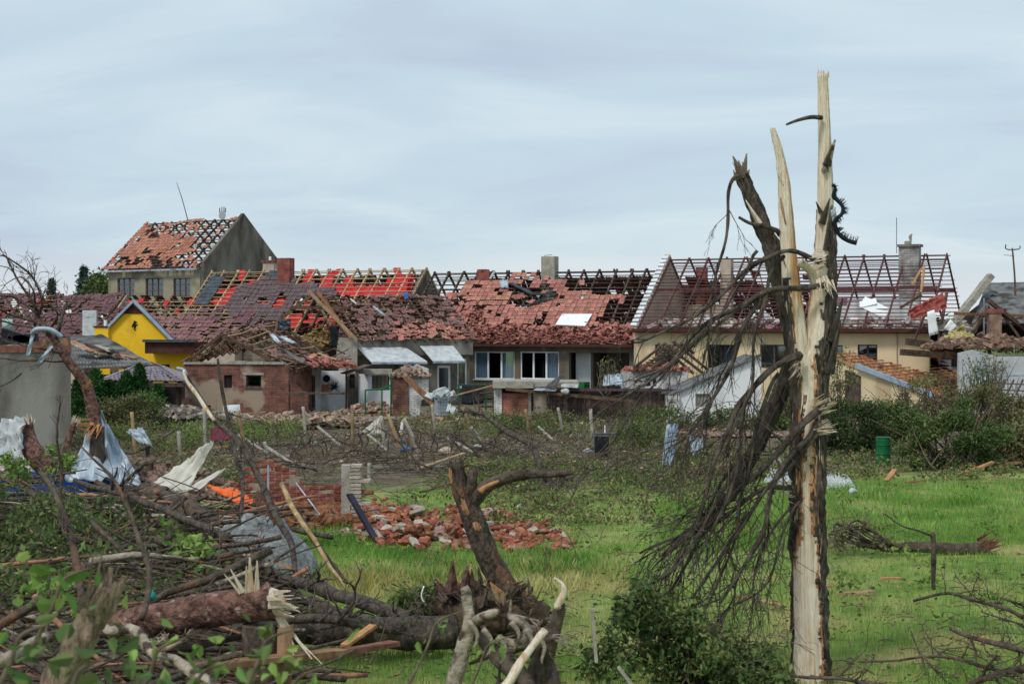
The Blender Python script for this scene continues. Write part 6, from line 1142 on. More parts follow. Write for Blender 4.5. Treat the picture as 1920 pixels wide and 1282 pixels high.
# pine log on the splintered stump
def front_logs():
    Y = 16.6; t = thing('pine_log', 'reddish pine log lying across the splintered stump', 'log', P(360, 1180, Y))
    MB().tube([P(200, 1178, 17.4), P(300, 1160, 17), P(400, 1140, 16.8), P(512, 1128, 16.5)], [.14, .16, .17, .16], 30, 14, .03, .14, 2).build('bark', m_barkp, t, True)
    MB().tube([P(508, 1129, 16.52), P(520, 1128, 16.48)], [.15, .12], 14, 1).build('wood_end', m_wood, t, True); MB().splinters(P(518, 1128, 16.4), (1, -.2, -.1), 26, .2, .07, .02).build('splintered_end', m_wood, t)
    s = thing('splintered_stump', 'upright splintered stump holding up the pine log', 'stump', P(497, 1400, Y)); Zb = 0
    sp = [(498, 1395, 44), (497, 1300, 42), (495, 1230, 42), (494, 1170, 42)]
    stem(sp, Y, m_bark2, s, 'trunk', seed=21, ridge=.03, n=70, step=3, rmul=.9)
    mb = MB()
    for a, b, r in (((470, 1130), (468, 1044), .05), ((480, 1130), (482, 1050), .045), ((462, 1120), (462, 1060), .03), ((455, 1110), (432, 1066), .03), ((450, 1112), (420, 1075), .02), ((520, 1150), (556, 1220), .04), ((530, 1160), (585, 1235), .03), ((525, 1170), (560, 1250), .03), ((540, 1180), (610, 1250), .015), ((515, 1140), (545, 1130), .02)): mb.spike(P(*a, Y - .12), P(*b, Y - .2), r, .6)
    mb.build('splinters', m_wood, s); MB().prism([P(520, 1180, Y - .2), P(548, 1172, Y - .2), P(540, 1390, Y - .2), P(516, 1395, Y - .2)], (0, .1, 0)).build('torn_slab', m_plank, s)
    p = thing('splintered_post', 'weathered pale splintered post leaning at the front of the brush', 'post', P(80, 1500, 9)); 
    MB().tube([P(60, 1420, 9.), P(110, 1282, 9), P(160, 1180, 9), P(196, 1110, 9)], [.09, .085, .075, .06], 14, 10, .03, .5, 5).build('shaft', m_post, p, True); MB().spike(P(185, 1150, 8.98), P(208, 1062, 9), .06, .5).spike(P(200, 1140, 8.95), P(238, 1078, 8.95), .05, .4).spike(P(170, 1150, 8.95), P(196, 1085, 8.95), .05).splinters(P(192, 1120, 9), (.35, 0, 1), 16, .2, .04, .014).build('splinters', m_post, p)
    limb('birch_limb', 'pale birch limb lying behind the splintered post', 'limb', [(200, 1178, 13), (245, 1180, 12.8), (280, 1215, 12.4), (330, 1240, 12), (400, 1290, 11.6), (440, 1330, 11.4)], [.035, .045], m_birch, 12, .06, .3, 6, .3, seed=8)
    limb('birch_limb', 'short mottled birch piece beneath the pine log', 'limb', [(0, 1240, 12), (60, 1205, 12.4), (120, 1190, 12.8)], [.045, .035], m_birch, 10, .06, .3)
    MB().bar(P(370, 1250, 15.5), P(640, 1220, 17), .2, .05).build('plank', m_plank2, None, label='reddish plank lying under the splintered stump', cat='plank'); MB().bar(P(600, 1230, 18), P(740, 1205, 19), .16, .05).build('plank', m_plank2, None, label='reddish plank under the dark log', cat='plank')
    MB().bar(P(645, 1210, 18.2), P(700, 1172, 18.6), .1, .03).build('plank', m_wood2, None, label='short orange splinter board propped on the dark log', cat='plank')
    limb('split_pole', 'split pale pole leaning down across the lawn edge', 'pole', [(528, 908, 27.5), (545, 945, 27), (590, 1015, 26.2), (650, 1108, 25.6)], [.04, .045, .04, .02], m_plank, 7, .03, .4)
    limb('split_pole', 'dark backed half of the split pale pole', 'pole', [(556, 958, 27.3), (600, 1028, 26.5), (655, 1108, 25.9)], [.05, .04], m_bark2, 7, .02, .2)
    MB().bar(P(655, 926, 31.6), P(705, 1012, 31.2), .14, .05).build('metal_bar', M('metal_dark_purple', lin(52, 48, 60), lin(70, 66, 80), .4, 3, metal=.4), None, label='dark flat metal bar leaning on the brick heap', cat='bar')
    limb('broken_sapling', 'tall bent sapling peeled pale at the top before the brick wall', 'sapling', [(346, 702, 29), (372, 742, 29), (405, 790, 28.8), (450, 830, 28.5), (490, 905, 28), (520, 970, 27.2), (545, 1020, 26.6), (556, 1078, 26)], [.035, .04, .045, .05, .055, .055, .05, .04], m_bark, 9, .03, .15, 8, .5, seed=2)
    limb('peeled_tip', 'pale peeled tip of the tall bent sapling', 'sapling tip', [(345, 693, 28.9), (352, 716, 28.9), (375, 748, 28.85), (402, 788, 28.65)], [.02, .032, .036, .03], m_wood, 8, .03, .3)
    limb('dead_sapling', 'thin dark upright sapling before the brick shed', 'sapling', [(408, 672, 30), (412, 710, 30), (425, 770, 30), (440, 850, 29.6), (455, 900, 29), (450, 985, 28)], [.02, .03, .035, .035, .035, .03], m_bark, 7, .03, .1, 12, .5, seed=3)
    limb('dark_rod', 'thin dark twig standing in front of the blue skip', 'twig', [(75, 885, 15), (110, 940, 14.6), (135, 1010, 14.3), (148, 1090, 14), (155, 1195, 13.8)], [.02, .025, .03, .032, .03], m_bark2, 8, .04, .15, 5, .4, seed=4)
    limb('dark_rod', 'thin reddish twig arching up over the brush pile', 'twig', [(265, 1160, 15), (278, 1090, 15.4), (275, 1045, 15.6), (258, 1000, 15.8), (240, 950, 16), (205, 890, 16.4), (150, 835, 16.8)], [.028, .028, .025, .022, .02, .015, .008], m_bark2, 8, .03, .12, 7, .35, seed=5)
    limb('standing_twig', 'slender dark twig rising beside the silver sheet', 'twig', [(112, 1000, 20), (115, 900, 20), (108, 820, 20), (112, 740, 20)], [.02, .018, .014, .008], m_bark2, 6, .05, .1, 6, .4, seed=6)
    # long dark stems sliding out of the pile
    for i, (p, r, lb) in enumerate((([(270, 960, 30), (370, 1010, 27), (480, 1066, 24.5), (600, 1105, 22.5), (700, 1135, 21.3), (765, 1160, 20.9)], (.06, .09), 'long dark stem sliding out of the brush to the dark log'), ([(330, 1000, 29), (440, 1060, 26), (560, 1118, 23), (690, 1172, 21.2)], (.06, .08), 'second long dark stem below the one that reaches the dark log'),
                                  ([(480, 1050, 24.8), (530, 1085, 24), (580, 1125, 23), (608, 1150, 22)], (.06, .05), 'short dark stem crossing under the split pale pole'), ([(520, 1160, 20), (620, 1165, 20), (740, 1178, 20.2)], (.05, .06), 'dark branch lying along the top of the dark log'), ([(140, 900, 27), (220, 925, 26), (330, 965, 25), (430, 1010, 24)], (.04, .06), 'dark stem running down from the blue skip'))):
        limb('long_stem', lb, 'stem', p, r, m_bark, 10, .05, .15, 10, .5, seed=20 + i)
    limb('fallen_log', 'fallen mossy dark trunk below the white membrane', 'log', [(270, 925, 31), (330, 950, 30), (380, 975, 29.4), (425, 1000, 29)], [.2, .22, .2, .17], m_bark2, 14, .04, .15)
    limb('snapped_sapling', 'short snapped stem with orange splintered tip by the block building', 'stem', [(95, 880, 33), (62, 850, 33), (55, 815, 33.2), (52, 790, 33.2)], [.2, .2, .13, .09], m_barkp, 14, .04, .14, ends=(1,), seed=31)
    limb('snapped_sapling', 'thin snapped stem with torn orange crown beside the silver sheet', 'stem', [(112, 905, 33), (118, 860, 33), (130, 820, 33), (142, 792, 33)], [.06, .07], m_barkp, 8, .03, .2, ends=(1,), seed=32)
    # bare leaning tree top on the left
    t = thing('leaning_bare_tree', 'bare snapped tree top leaning over the grey block building', 'tree', P(178, 905, 34.6)); Y = 34.8; rs = random.Random(33)
    main = [P(x, y, Y) for x, y in ((182, 812), (175, 770), (160, 720), (130, 680), (105, 640), (82, 612), (70, 588))]
    MB().tube(main, [.12, .13, .11, .095, .08, .065, .05], 18, 10, .03, .14, 4).build('trunk', m_barkp, t, True); MB().tube([P(183, 905, Y + .3), P(182, 800, Y + .2)], [.17, .15], 10, 2).build('stump', m_bark2, t, True)
    MB().splinters(P(178, 800, Y - .1), (-.3, -.3, -.7), 14, .3, .08, .03, rs).splinters(P(145, 795, Y - .2), (1, -.2, -.1), 14, .45, .05, .012, rs).splinters(P(165, 722, Y - .1), (.8, -.3, .6), 8, .15, .04, .02, rs).build('splinters', m_wood2, t)
    for p, r in (([(70, 588), (55, 560), (30, 520), (8, 478)], .04), ([(72, 590), (78, 560), (62, 520), (25, 490), (0, 480)], .035), ([(85, 615), (60, 600), (20, 590), (-20, 570)], .04), ([(105, 640), (112, 610), (125, 575), (132, 575)], .05), ([(90, 620), (110, 590), (80, 560), (85, 540)], .03), ([(70, 588), (30, 560), (0, 555), (-30, 545)], .03), ([(118, 660), (60, 650), (10, 640), (-20, 632)], .03), ([(95, 625), (50, 612), (0, 600), (-30, 592)], .03), ([(128, 678), (70, 676), (20, 675), (-30, 674)], .025), ([(65, 585), (60, 540), (40, 520), (8, 535)], .025), ([(40, 700), (10, 720), (-30, 740)], .02), ([(78, 606), (88, 640), (100, 660), (90, 690)], .02)):
        pw = [P(x, y, Y + rs.uniform(-.4, .3)) for x, y in p]; b = MB().tube(pw, [r, r * .3], 7, 4, .05, .1).build('branch', m_bark2, t, True); o = twigs(rs, pw, 7, .6, r * .3, down=-.1, left=.2, gen=2).build('twigs', m_bark2, b, True); o['kind'] = 'stuff'
    hang_sheet('pale_blue_tape', [P(48, 668, 34.2), P(56, 668, 34.2), P(66, 622, 34.2), P(60, 620, 34.2)], m_metal, 4, 12, .05, label='pale blue tin strip hooked over the leaning bare tree', cat='tin strip'); hang_sheet('pale_blue_tape', [P(68, 682, 34.2), P(76, 682, 34.2), P(100, 650, 34.2), P(95, 646, 34.2)], m_metal, 4, 10, .05, label='short pale blue tin strip below the hooked one', cat='tin strip')
    MB().tube([P(60, 625, 34.2), P(70, 617, 34.1), P(95, 618, 34.1), P(116, 632, 34.2)], .05, 6, 4).build('pale_blue_hook', m_metal, None, True, label='curved pale blue tin strip over the snapped trunk', cat='tin strip')
    # the peeled tangle in front of the root plate
    for i, (p, r, mt, lb) in enumerate((([(850, 1300, 14), (868, 1215, 14), (885, 1165, 14), (884, 1130, 14), (880, 1104, 14)], (.07, .035), m_birch, 'mottled pale stem rising at the front of the root plate'), ([(890, 1165, 13.9), (930, 1148, 13.9), (965, 1160, 13.8), (990, 1180, 13.8), (965, 1205, 13.7)], (.035, .03), m_birch, 'curved peeled branch looping before the root plate'),
                                  ([(935, 1300, 12.5), (970, 1240, 12.6), (1022, 1182, 12.8)], (.034, .028), m_wood, 'straight clean peeled stick crossing the tangle'), ([(1010, 1310, 14), (1018, 1240, 14), (1036, 1180, 14), (1050, 1130, 14)], (.1, .04), m_bark2, 'dark split stem with white curled tip'), ([(1046, 1140, 13.9), (1062, 1112, 13.9), (1058, 1095, 13.9), (1040, 1086, 13.9)], (.032, .008), m_wood, 'white curled splinter on the dark split stem'),
                                  ([(940, 1200, 13.9), (985, 1205, 13.8), (1040, 1192, 13.8)], (.032, .02), m_birch, 'short peeled branch lying across the tangle'), ([(900, 1190, 14.2), (950, 1250, 14), (1000, 1300, 13.8)], (.05, .08), m_bark2, 'dark branch running down through the peeled tangle'), ([(985, 1180, 14.2), (1010, 1230, 14.2), (1020, 1300, 14)], (.07, .1), m_bark2, 'dark stem under the peeled stick'))):
        limb('peeled_branch', lb, 'branch', p, r, mt, 12, .05, .3, 6 if i in (1, 5, 6) else 0, .3, seed=50 + i)
    for i in range(6): 
        a = (880 + i * 26, 1165 + (i % 3) * 14); MB().tube([P(*a, 13.7), P(a[0] + 14, a[1] + 22, 13.7), P(a[0] + 6, a[1] + 50, 13.7)], [.025, .01], 6, 3, .04).build('peeled_twig', m_birch, None, True, label='thin peeled twig in the tangle, %s from the mottled stem' % ('first', 'second', 'third', 'fourth', 'fifth', 'sixth')[i], cat='twig', group='peeled twigs before the root plate')
    # right-hand branches
    for i, (p, r, lb) in enumerate((([(1712, 1126, 22.5), (1780, 1114, 22.5), (1840, 1126, 22.3), (1930, 1160, 22)], (.03, .04), 'bare forked branch lying near the small stake'), ([(1782, 1178, 19), (1850, 1200, 18.6), (1940, 1222, 18.4)], (.035, .05), 'pale-tipped bare branch entering from the edge of the lawn'), ([(1610, 1240, 17.5), (1700, 1235, 17.5), (1790, 1232, 17.4), (1900, 1258, 17.3)], (.015, .03), 'thin dark branch crossing low over the mown grass'), ([(1790, 1290, 16.5), (1860, 1266, 16.4), (1960, 1240, 16.2)], (.04, .06), 'grey limb in the lower corner of the lawn'), ([(1840, 1145, 21), (1880, 1163, 20.8), (1930, 1178, 20.6)], (.015, .02), 'short twig above the pale-tipped branch'), ([(1790, 1072, 24), (1820, 1110, 23), (1880, 1130, 22.5)], (.012, .02), 'upright twig leaning over the forked branch'),
                                  ([(1480, 1262, 17), (1560, 1268, 16.8), (1640, 1290, 16.6)], (.02, .03), 'dark branch lying at the foot of the split tree'), ([(1708, 1182, 17.6), (1722, 1220, 17.5), (1760, 1262, 17.3)], (.01, .018), 'dark twig standing from the mown grass'), ([(1735, 1165, 18), (1748, 1205, 17.8), (1780, 1235, 17.6)], (.01, .016), 'second dark twig standing from the mown grass'), ([(1875, 1120, 21.5), (1930, 1140, 21.4)], (.02, .03), 'stub of dark branch at the frame edge'))):
        limb('bare_branch', lb, 'branch', p, (r[0] * .6, r[1] * .65), m_bark2, 9, .07, .25, 9, .4, seed=80 + i)
    g = clumps(P(1790, 1190, 17.4), (.08, .05, .06), 3, 14, .04); 
    # small stake tree and the fallen fruit tree on the lawn
    limb('snapped_sapling', 'snapped sapling standing upright on the lawn', 'sapling', [(1751, 1110, 25.6), (1750, 1050, 25.6), (1748, 998, 25.6)], [.03, .04, .04], m_bark2, 8, .02, .1, 0)
    limb('sapling_shoot', 'thin shoot bent off the snapped sapling', 'shoot', [(1748, 1003, 25.6), (1725, 996, 25.5), (1690, 985, 25.4), (1655, 962, 25.3)], [.02, .008], m_bark2, 6, .03, .1, 3, .3, seed=97)
    t = thing('uprooted_tree', 'small uprooted tree lying on the lawn with its roots to the edge', 'tree', P(1720, 1034, 30)); Y = 30.2
    MB().tube([P(1852, 1030, Y), P(1790, 1030, Y), P(1720, 1024, Y), (P(1660, 1026, Y)), P(1600, 1018, Y - .2)], [.13, .11, .1, .07, .03], 10, 5, .03, .12).build('trunk', m_bark2, t, True); rs = random.Random(6)
    MB().splinters(P(1845, 1030, Y), (1, 0, .3), 40, .35, .13, .03, rs).build('root_ball', m_plank2, t)
    for k in range(12):
        p = [P(1700 - k * 8, 1025, Y), P(1640 - k * 8, 1010 - (k % 5) * 8, Y + rs.uniform(-.5, .5)), P(1575 + rs.uniform(-15, 25), 980 + k * 5, Y + rs.uniform(-1, .6))]; p = [Vector((q.x, q.y, max(.04, q.z))) for q in p]
        b = MB().tube(p, [.03, .008], 6, 4, .06).build('branch', m_bark2, t, True); o = twigs(rs, p, 5, .5, .006, down=0, left=.3, gen=1).build('twigs', m_stem, b); o['kind'] = 'stuff'
    g = clumps(P(1610, 1005, 30), (.8, .5, .25), 30, 260, .08); link('leaves', fastmesh('leaves', leaves(g, .09), 4), m_leaf_ol, t)
front_logs()
# ------------------------------------------------------------------ brush pile, netting, broken wall, bricks
def brush():
    rs = random.Random(61); mb = MB(); xs = np.linspace(-13.5, -1.2, 50); ys = np.linspace(11, 36, 70)
    def hgt(x, y):
        px = 960 + F * x / y; e_ = min(1, max(0, (520 + (y - 22) * 4 - px) / 260)); f = min(1, max(0, (36 - y) / 5)); g = min(1, max(0, (y - 11) / 4)); return e_ * f * g * (.6 + .35 * mnoise.noise(Vector((x * .6, y * .5, 2)))) - .06
    for y in ys:
        for x in xs: mb.v.append(Vector((x, y, hgt(x, y))))
    n = len(xs)
    for j in range(len(ys) - 1):
        for i in range(n - 1): mb.f.append((j * n + i, j * n + i + 1, (j + 1) * n + i + 1, (j + 1) * n + i))
    mb.build('debris_mound', m_soil, None, True, kind='structure', label='low mound of soil and storm litter under the brush')
    tones = [MB(), MB(), MB(), MB()]
    for i in range(720):
        mb = tones[rs.choice((0, 0, 0, 1, 1, 2, 3))]
        y = rs.uniform(14, 33); px = rs.uniform(-120, 470 + (22 - abs(y - 24)) * 3); x = (px - 960) / F * y; h0 = hgt(x, y)
        if (h0 < .05 and rs.random() < .8) or (px > 395 and 25 < y < 31): continue
        l = rs.uniform(.6, 3.2); a = rs.gauss(-.15, .5) + (math.pi if rs.random() < .35 else 0); el_ = rs.gauss(-.03, .24); d = Vector((math.cos(a) * math.cos(el_), math.sin(a) * math.cos(el_), math.sin(el_))); p = Vector((x, y, h0 + rs.uniform(.02, .5))); r = rs.choice((.008, .012, .018, .025, .035, .05))
        q = [p - d * l / 2, p + Vector((rs.gauss(0, .08), rs.gauss(0, .08), rs.gauss(.03, .06))), p + d * l / 2]; q = [Vector((v.x, v.y, max(v.z, .02))) for v in q]; mb.tube(q, [r, r * .5], 6, 4, .06, .1, i)
    for q, mt, nm, lb in zip(tones, (m_bark, m_bark2, m_birch, m_plank2), ('brush_pile', 'grey_brush', 'pale_brush', 'split_brush'), ('tangled pile of dark stripped branches', 'grey-brown branches through the brush pile', 'pale stripped sticks through the brush pile', 'split reddish sticks through the brush pile')):
        q.build(nm, mt, None, True, kind='stuff', label=lb, cat='brush')
    mb = MB()
    for i in range(900):
        y = rs.uniform(14, 33); px = rs.uniform(-120, 500); x = (px - 960) / F * y; h0 = hgt(x, y); l = rs.uniform(.3, 1.4); d = Vector((rs.gauss(.4, .8), rs.gauss(0, .5), rs.gauss(0, .35))).normalized(); p = Vector((x, y, max(0.02, h0) + rs.uniform(0, .35))); mb.tube([p, p + d * l * .5 + Vector((0, 0, rs.gauss(0, .06))), p + d * l], [.006, .003], 4, 2, cap=False)
    mb.build('brush_twigs', m_stem, None, True, kind='stuff', label='fine twigs through the brush pile', cat='twigs')
    A = []
    for px, py, Y, rx, ry, n_ in ((60, 1000, 24, 1.0, .5, 2000), (170, 975, 26, 1.0, .45, 1700), (30, 940, 28, .9, .45, 1300), (110, 1050, 22, .9, .35, 1200), (260, 1020, 25, .9, .35, 700), (330, 1060, 23.5, .5, .3, 420), (370, 1090, 22, .45, .25, 350), (20, 1120, 18, .7, .25, 800), (230, 1130, 19, .7, .2, 300)): A.append(clumps(P(px, py, Y), (rx, 1., ry), 26, n_, .1))
    link('brush_leaves', fastmesh('brush_leaves', leaves(np.concatenate(A), .1, asp=.5), 4), m_leaf, None, kind='stuff', label='wilting leaves caught in the brush pile', cat='leaves')
    mb = MB()
    for i in range(120):
        y = rs.uniform(15, 31); px = rs.uniform(-60, 560); x = (px - 960) / F * y; h0 = max(0, hgt(x, y)); d = Vector((rs.gauss(1, .4), rs.gauss(0, .4), rs.gauss(-.1, .25))).normalized(); p = Vector((x, y, h0 + rs.uniform(.05, .4))); mb.spike(p, p + d * rs.uniform(.15, .7), rs.uniform(.008, .03), .4)
    mb.build('wood_splinters', m_wood2, None, kind='stuff', label='orange wood splinters scattered on the brush', cat='splinters')
    # leafy sprays very near the lens and small bright saplings
    for i, (px, py, Y, n_, s_, rx, rz, lb) in enumerate(((120, 1085, 8, 12, .16, .16, .12, 'out-of-focus leafy sprig above the splintered post'), (40, 1190, 6.5, 26, .13, .3, .12, 'blurred leafy spray in the lower corner of the brush'), (300, 1215, 7, 14, .14, .3, .1, 'blurred leaves on a thin twig across the birch limb'), (500, 1200, 7.5, 12, .13, .12, .14, 'bright leaves hanging beside the splintered stump'), (560, 1270, 7, 26, .11, .22, .1, 'blurred leafy spray at the bottom below the stump'), (380, 1260, 7, 22, .11, .3, .08, 'low blurred leaf spray under the birch limb'), (820, 1165, 12, 7, .13, .1, .08, 'single leafy shoot in front of the dark log'), (150, 1255, 6, 22, .12, .3, .08, 'blurred leaves at the splintered post foot'), (915, 1210, 11.5, 9, .1, .12, .12, 'few leaves on the peeled tangle'), (730, 1030 + 130, 20, 30, .08, .3, .1, 'weedy leaves on the dark log'))):
        t = thing('leafy_sprig', lb, 'sprig', P(px, py + 60, Y)); c = P(px, py, Y); q = [P(px - 60, py + 130, Y), P(px - 20, py + 50, Y), c, P(px + 50, py - 20, Y)]; MB().tube(q, [.012, .005], 6, 4).build('stem', m_stem, t, True)
        pts = np.asarray(c) + RN.normal(size=(n_, 3)) * np.array([rx, .1, rz]) * .7; link('leaves', fastmesh('leaves', leaves2(pts, s_ * .62, asp=.6, droop=.6), 4), m_leaf_br if i % 2 == 0 else m_leaf, t)
    for i, (px, py, Y, n_, lb) in enumerate(((105, 865, 32, 240, 'bright maple shoot beside the snapped stem'), (30, 880, 30, 200, 'bright leafy shoot before the block building'), (345, 1050, 22, 110, 'pale green shoot in the middle of the brush'), (375, 1035, 22, 70, 'small pale shoot above the pine log'), (90, 1135, 15, 60, 'small bluish shoot low in the brush'), (310, 1010, 24, 80, 'small leafy shoot beside the dark stems'))):
        t = thing('leafy_shoot', lb, 'shoot', P(px, py + 60, Y)); q = [P(px - 10, py + 70, Y), P(px, py + 20, Y), P(px + 8, py - 30, Y)]; MB().tube(q, [.02, .006], 6, 4, .03).build('stem', m_stem, t, True); g = clumps(P(px, py, Y), (.35, .3, .25), 8, n_, .06); link('leaves', fastmesh('leaves', leaves2(g, .1, asp=.75), 4), m_leaf_br, t)
    # grey netting heap
    mb = MB(); nx, ny = 40, 26; c = P(490, 1045, 28)
    for j in range(ny + 1):
        for i in range(nx + 1):
            u, v = i / nx * 2 - 1, j / ny * 2 - 1; r = min(1, math.hypot(u, v)); h_ = .78 * (1 - r ** 2) ** .6 if r < 1 else 0; q = Vector((c.x + u * .92, c.y + v * .6, .02 + h_ * (1 + .5 * mnoise.noise(Vector((u * 2, v * 2, 1)))) + .3 * mnoise.noise(Vector((u * 4, v * 4, 4))) * (1 - r) + .1 * mnoise.noise(Vector((u * 11, v * 11, 4))) * (1 - r))); mb.v.append(q)
    for j in range(ny):
        for i in range(nx): k = j * (nx + 1) + i; mb.f.append((k, k + 1, k + nx + 2, k + nx + 1))
    mb.build('grey_netting', m_net, None, True, label='heap of translucent grey netting beside the fallen trunk', cat='netting')
    hang_sheet('white_plastic', [P(-5, 790, 33), P(45, 780, 33), P(40, 860, 32.6), P(0, 870, 32.6)], m_plast, 12, 14, .25, label='torn white plastic hanging at the edge by the block building', cat='plastic')
    MB().tube([P(385, 1040, 23.6), P(395, 1048, 23.4), P(405, 1044, 23.4)], [.05, .08, .04], 8, 4, 0, .5).build('blue_rag', m_bluepl, None, True, label='small blue rag on the dark stems', cat='rag')
    MB().tube([P(278, 1112, 18), P(284, 1118, 18), P(282, 1124, 18)], [.04, .06, .03], 8, 4, 0, .5).build('teal_rag', M('rag_teal', lin(20, 140, 130), lin(40, 160, 150), .7), None, True, label='small teal rag between the dark poles', cat='rag')
brush()

def brick_mesh(mat, w=.29, d=.14, h=.066):
    m = MB(); e_ = .006
    m.box((0, 0, 0), w, d - 2 * e_, h - 2 * e_).box((0, 0, 0), w - 2 * e_, d, h - 2 * e_ - .001).box((0, 0, 0), w - 2 * e_ - .001, d - 2 * e_ - .001, h); me = m.mesh('brick'); me.materials.append(mat); return me
def broken_wall():
    f = Fr(432, 35.2, -2); w = thing('broken_brick_wall', 'broken red brick garden wall with stepped ends', 'wall', f.pt(1.3, 0, 0)); prof = [(425, 985), (436, 905), (455, 898), (470, 872), (485, 860), (515, 860), (530, 868), (548, 875), (560, 900), (585, 912), (640, 905), (660, 905)]
    bm = brick_mesh(m_brick_w); rs = random.Random(9); rot = Matrix.Rotation(-f.th, 4, 'Z')
    def top(px):
        for a, b in zip(prof, prof[1:]):
            if a[0] <= px <= b[0]: return a[1] + (b[1] - a[1]) * (px - a[0]) / (b[0] - a[0])
        return 2000
    for k in range(18):
        z = .04 + k * .077; t = -.15 + (k % 2) * .15
        while t < f.t(645):
            p = f.pt(t + .15, 0, z); px, py = pix(p)
            if py > top(px) + 3 and rs.random() < .985:
                mw = Matrix.Translation(f.pt(t + .15, rs.gauss(0, .008), z)) @ rot @ Matrix.Rotation(rs.gauss(0, .02), 4, 'Z') @ Matrix.Rotation(rs.gauss(0, .008), 4, 'Y'); inst('brick', bm, mw, w)
            t += .303
    mb = MB()
    for x in np.arange(0.03, f.t(640), .1):
        px = pix(f.pt(x, 0, .5))[0]; tp = f.z(px, top(px)) - .09
        if tp > 0.02: mb.fbox(f, x, x + .1, -.058, .055, 0, tp)
    mb.build('mortar_core', m_mortar, w)
    g = Fr(640, 35, -2); p = thing('grey_pillar', 'grey rendered brick gate pillar at the broken wall end', 'pillar', g.pt(.2, 0, 0)); gm = brick_mesh(m_brick_g, .22, .3, .066)
    MB().fbox(g, 0, g.t(657), -.02, .3, 0, g.z(650, 872)).build('rendered_face', m_conc, p)
    for k in range(16):
        z = .04 + k * .077; xx = g.t(657) + .115 + rs.gauss(0, .012); 
        if HY - F * (z - H) / 35 > 872: inst('brick', gm, Matrix.Translation(g.pt(xx, .1, z)) @ Matrix.Rotation(rs.gauss(0, .03), 4, 'Z'), p)
        if k % 3 == 1 and k < 13: inst('brick', bm if k % 2 else gm, Matrix.Translation(g.pt(xx + .2, .08, z)) @ Matrix.Rotation(rs.gauss(0, .1), 4, 'Z'), p)
    MB().tube([P(503, 872, 34.2), P(503, 990, 34.2)], .02, 6, 1).build('iron_rod', m_metal, None, label='thin iron rod standing in front of the brick wall', cat='rod')
    MB().tube([P(555, 905, 33.6), P(600, 965, 33)], .015, 6, 1).build('iron_rod', m_metal, None, label='thin iron rod leaning on the brick wall gap', cat='rod')
    # the fallen bricks
    poly = [(590, 960), (660, 946), (760, 952), (880, 956), (950, 962), (1010, 985), (1085, 1030), (960, 1033), (820, 1030), (705, 1024), (690, 1000), (600, 985)]; meshes = [brick_mesh(m_brick, .25, .12, .06), brick_mesh(m_brick, .15, .12, .06), brick_mesh(m_brick, .1, .11, .06), brick_mesh(m_brick, .22, .14, .066), brick_mesh(m_brick_g, .26, .14, .066)]
    cells = []
    while len(cells) < 620:
        x, y = rs.uniform(590, 1070), rs.uniform(945, 1032)
        if not inpoly(x, y, poly) or (mnoise.noise(Vector((x * .02, y * .04, 3))) < -.22): continue
        if rs.random() < .1: x += rs.gauss(0, 35); y += rs.gauss(0, 9)
        g_ = G(x, y + 4); dx = min(abs(x - 640), abs(1010 - x)) / 190; e_ = max(0, min(1, dx + .25)) * (1 if 965 < y < 1018 else .5); cells.append((g_, .24 * e_ * rs.random()))
    mb = MB(); order = sorted(cells, key=lambda c: -c[1] - .05 * rs.random())
    for i, (g_, z) in enumerate(order):
        mt = Matrix.Translation((g_.x, g_.y, .035 + z)) @ Matrix.Rotation(rs.uniform(0, 6.3), 4, 'Z') @ Matrix.Rotation(rs.gauss(0, .35), 4, 'X') @ Matrix.Rotation(rs.gauss(0, .3), 4, 'Y'); me = rs.choice(meshes[:4] if rs.random() < .8 else meshes[4:])
        if i < 300:
            o = bpy.data.objects.new('loose_brick', me); COL.objects.link(o); o.matrix_basis = mt; tag(o, 'loose brick in the fallen brick heap on the lawn', 'brick', 'fallen bricks on the lawn')
        else:
            b = len(mb.v); mb.v += [mt @ v.co for v in me.vertices]; mb.f += [tuple(b + k for k in f_.vertices) for f_ in me.polygons]
    o = mb.build('brick_rubble', m_brick, None, kind='stuff', label='lower layer of the fallen brick heap', cat='rubble')
    mb = MB(); n = 30
    rubble('brick_dust', G(800, 1000) + Vector((0, 0, -.02)), 2.0, .9, .22, 500, m_rub, .03, .1, 95, label='mortar crumbs and chips under the fallen bricks', cat='rubble')
    rubble('brick_spill', G(560, 985), 1.1, .7, .4, 260, m_brick, .06, .26, 96, label='broken brick bits at the wall foot', cat='rubble')
broken_wall()
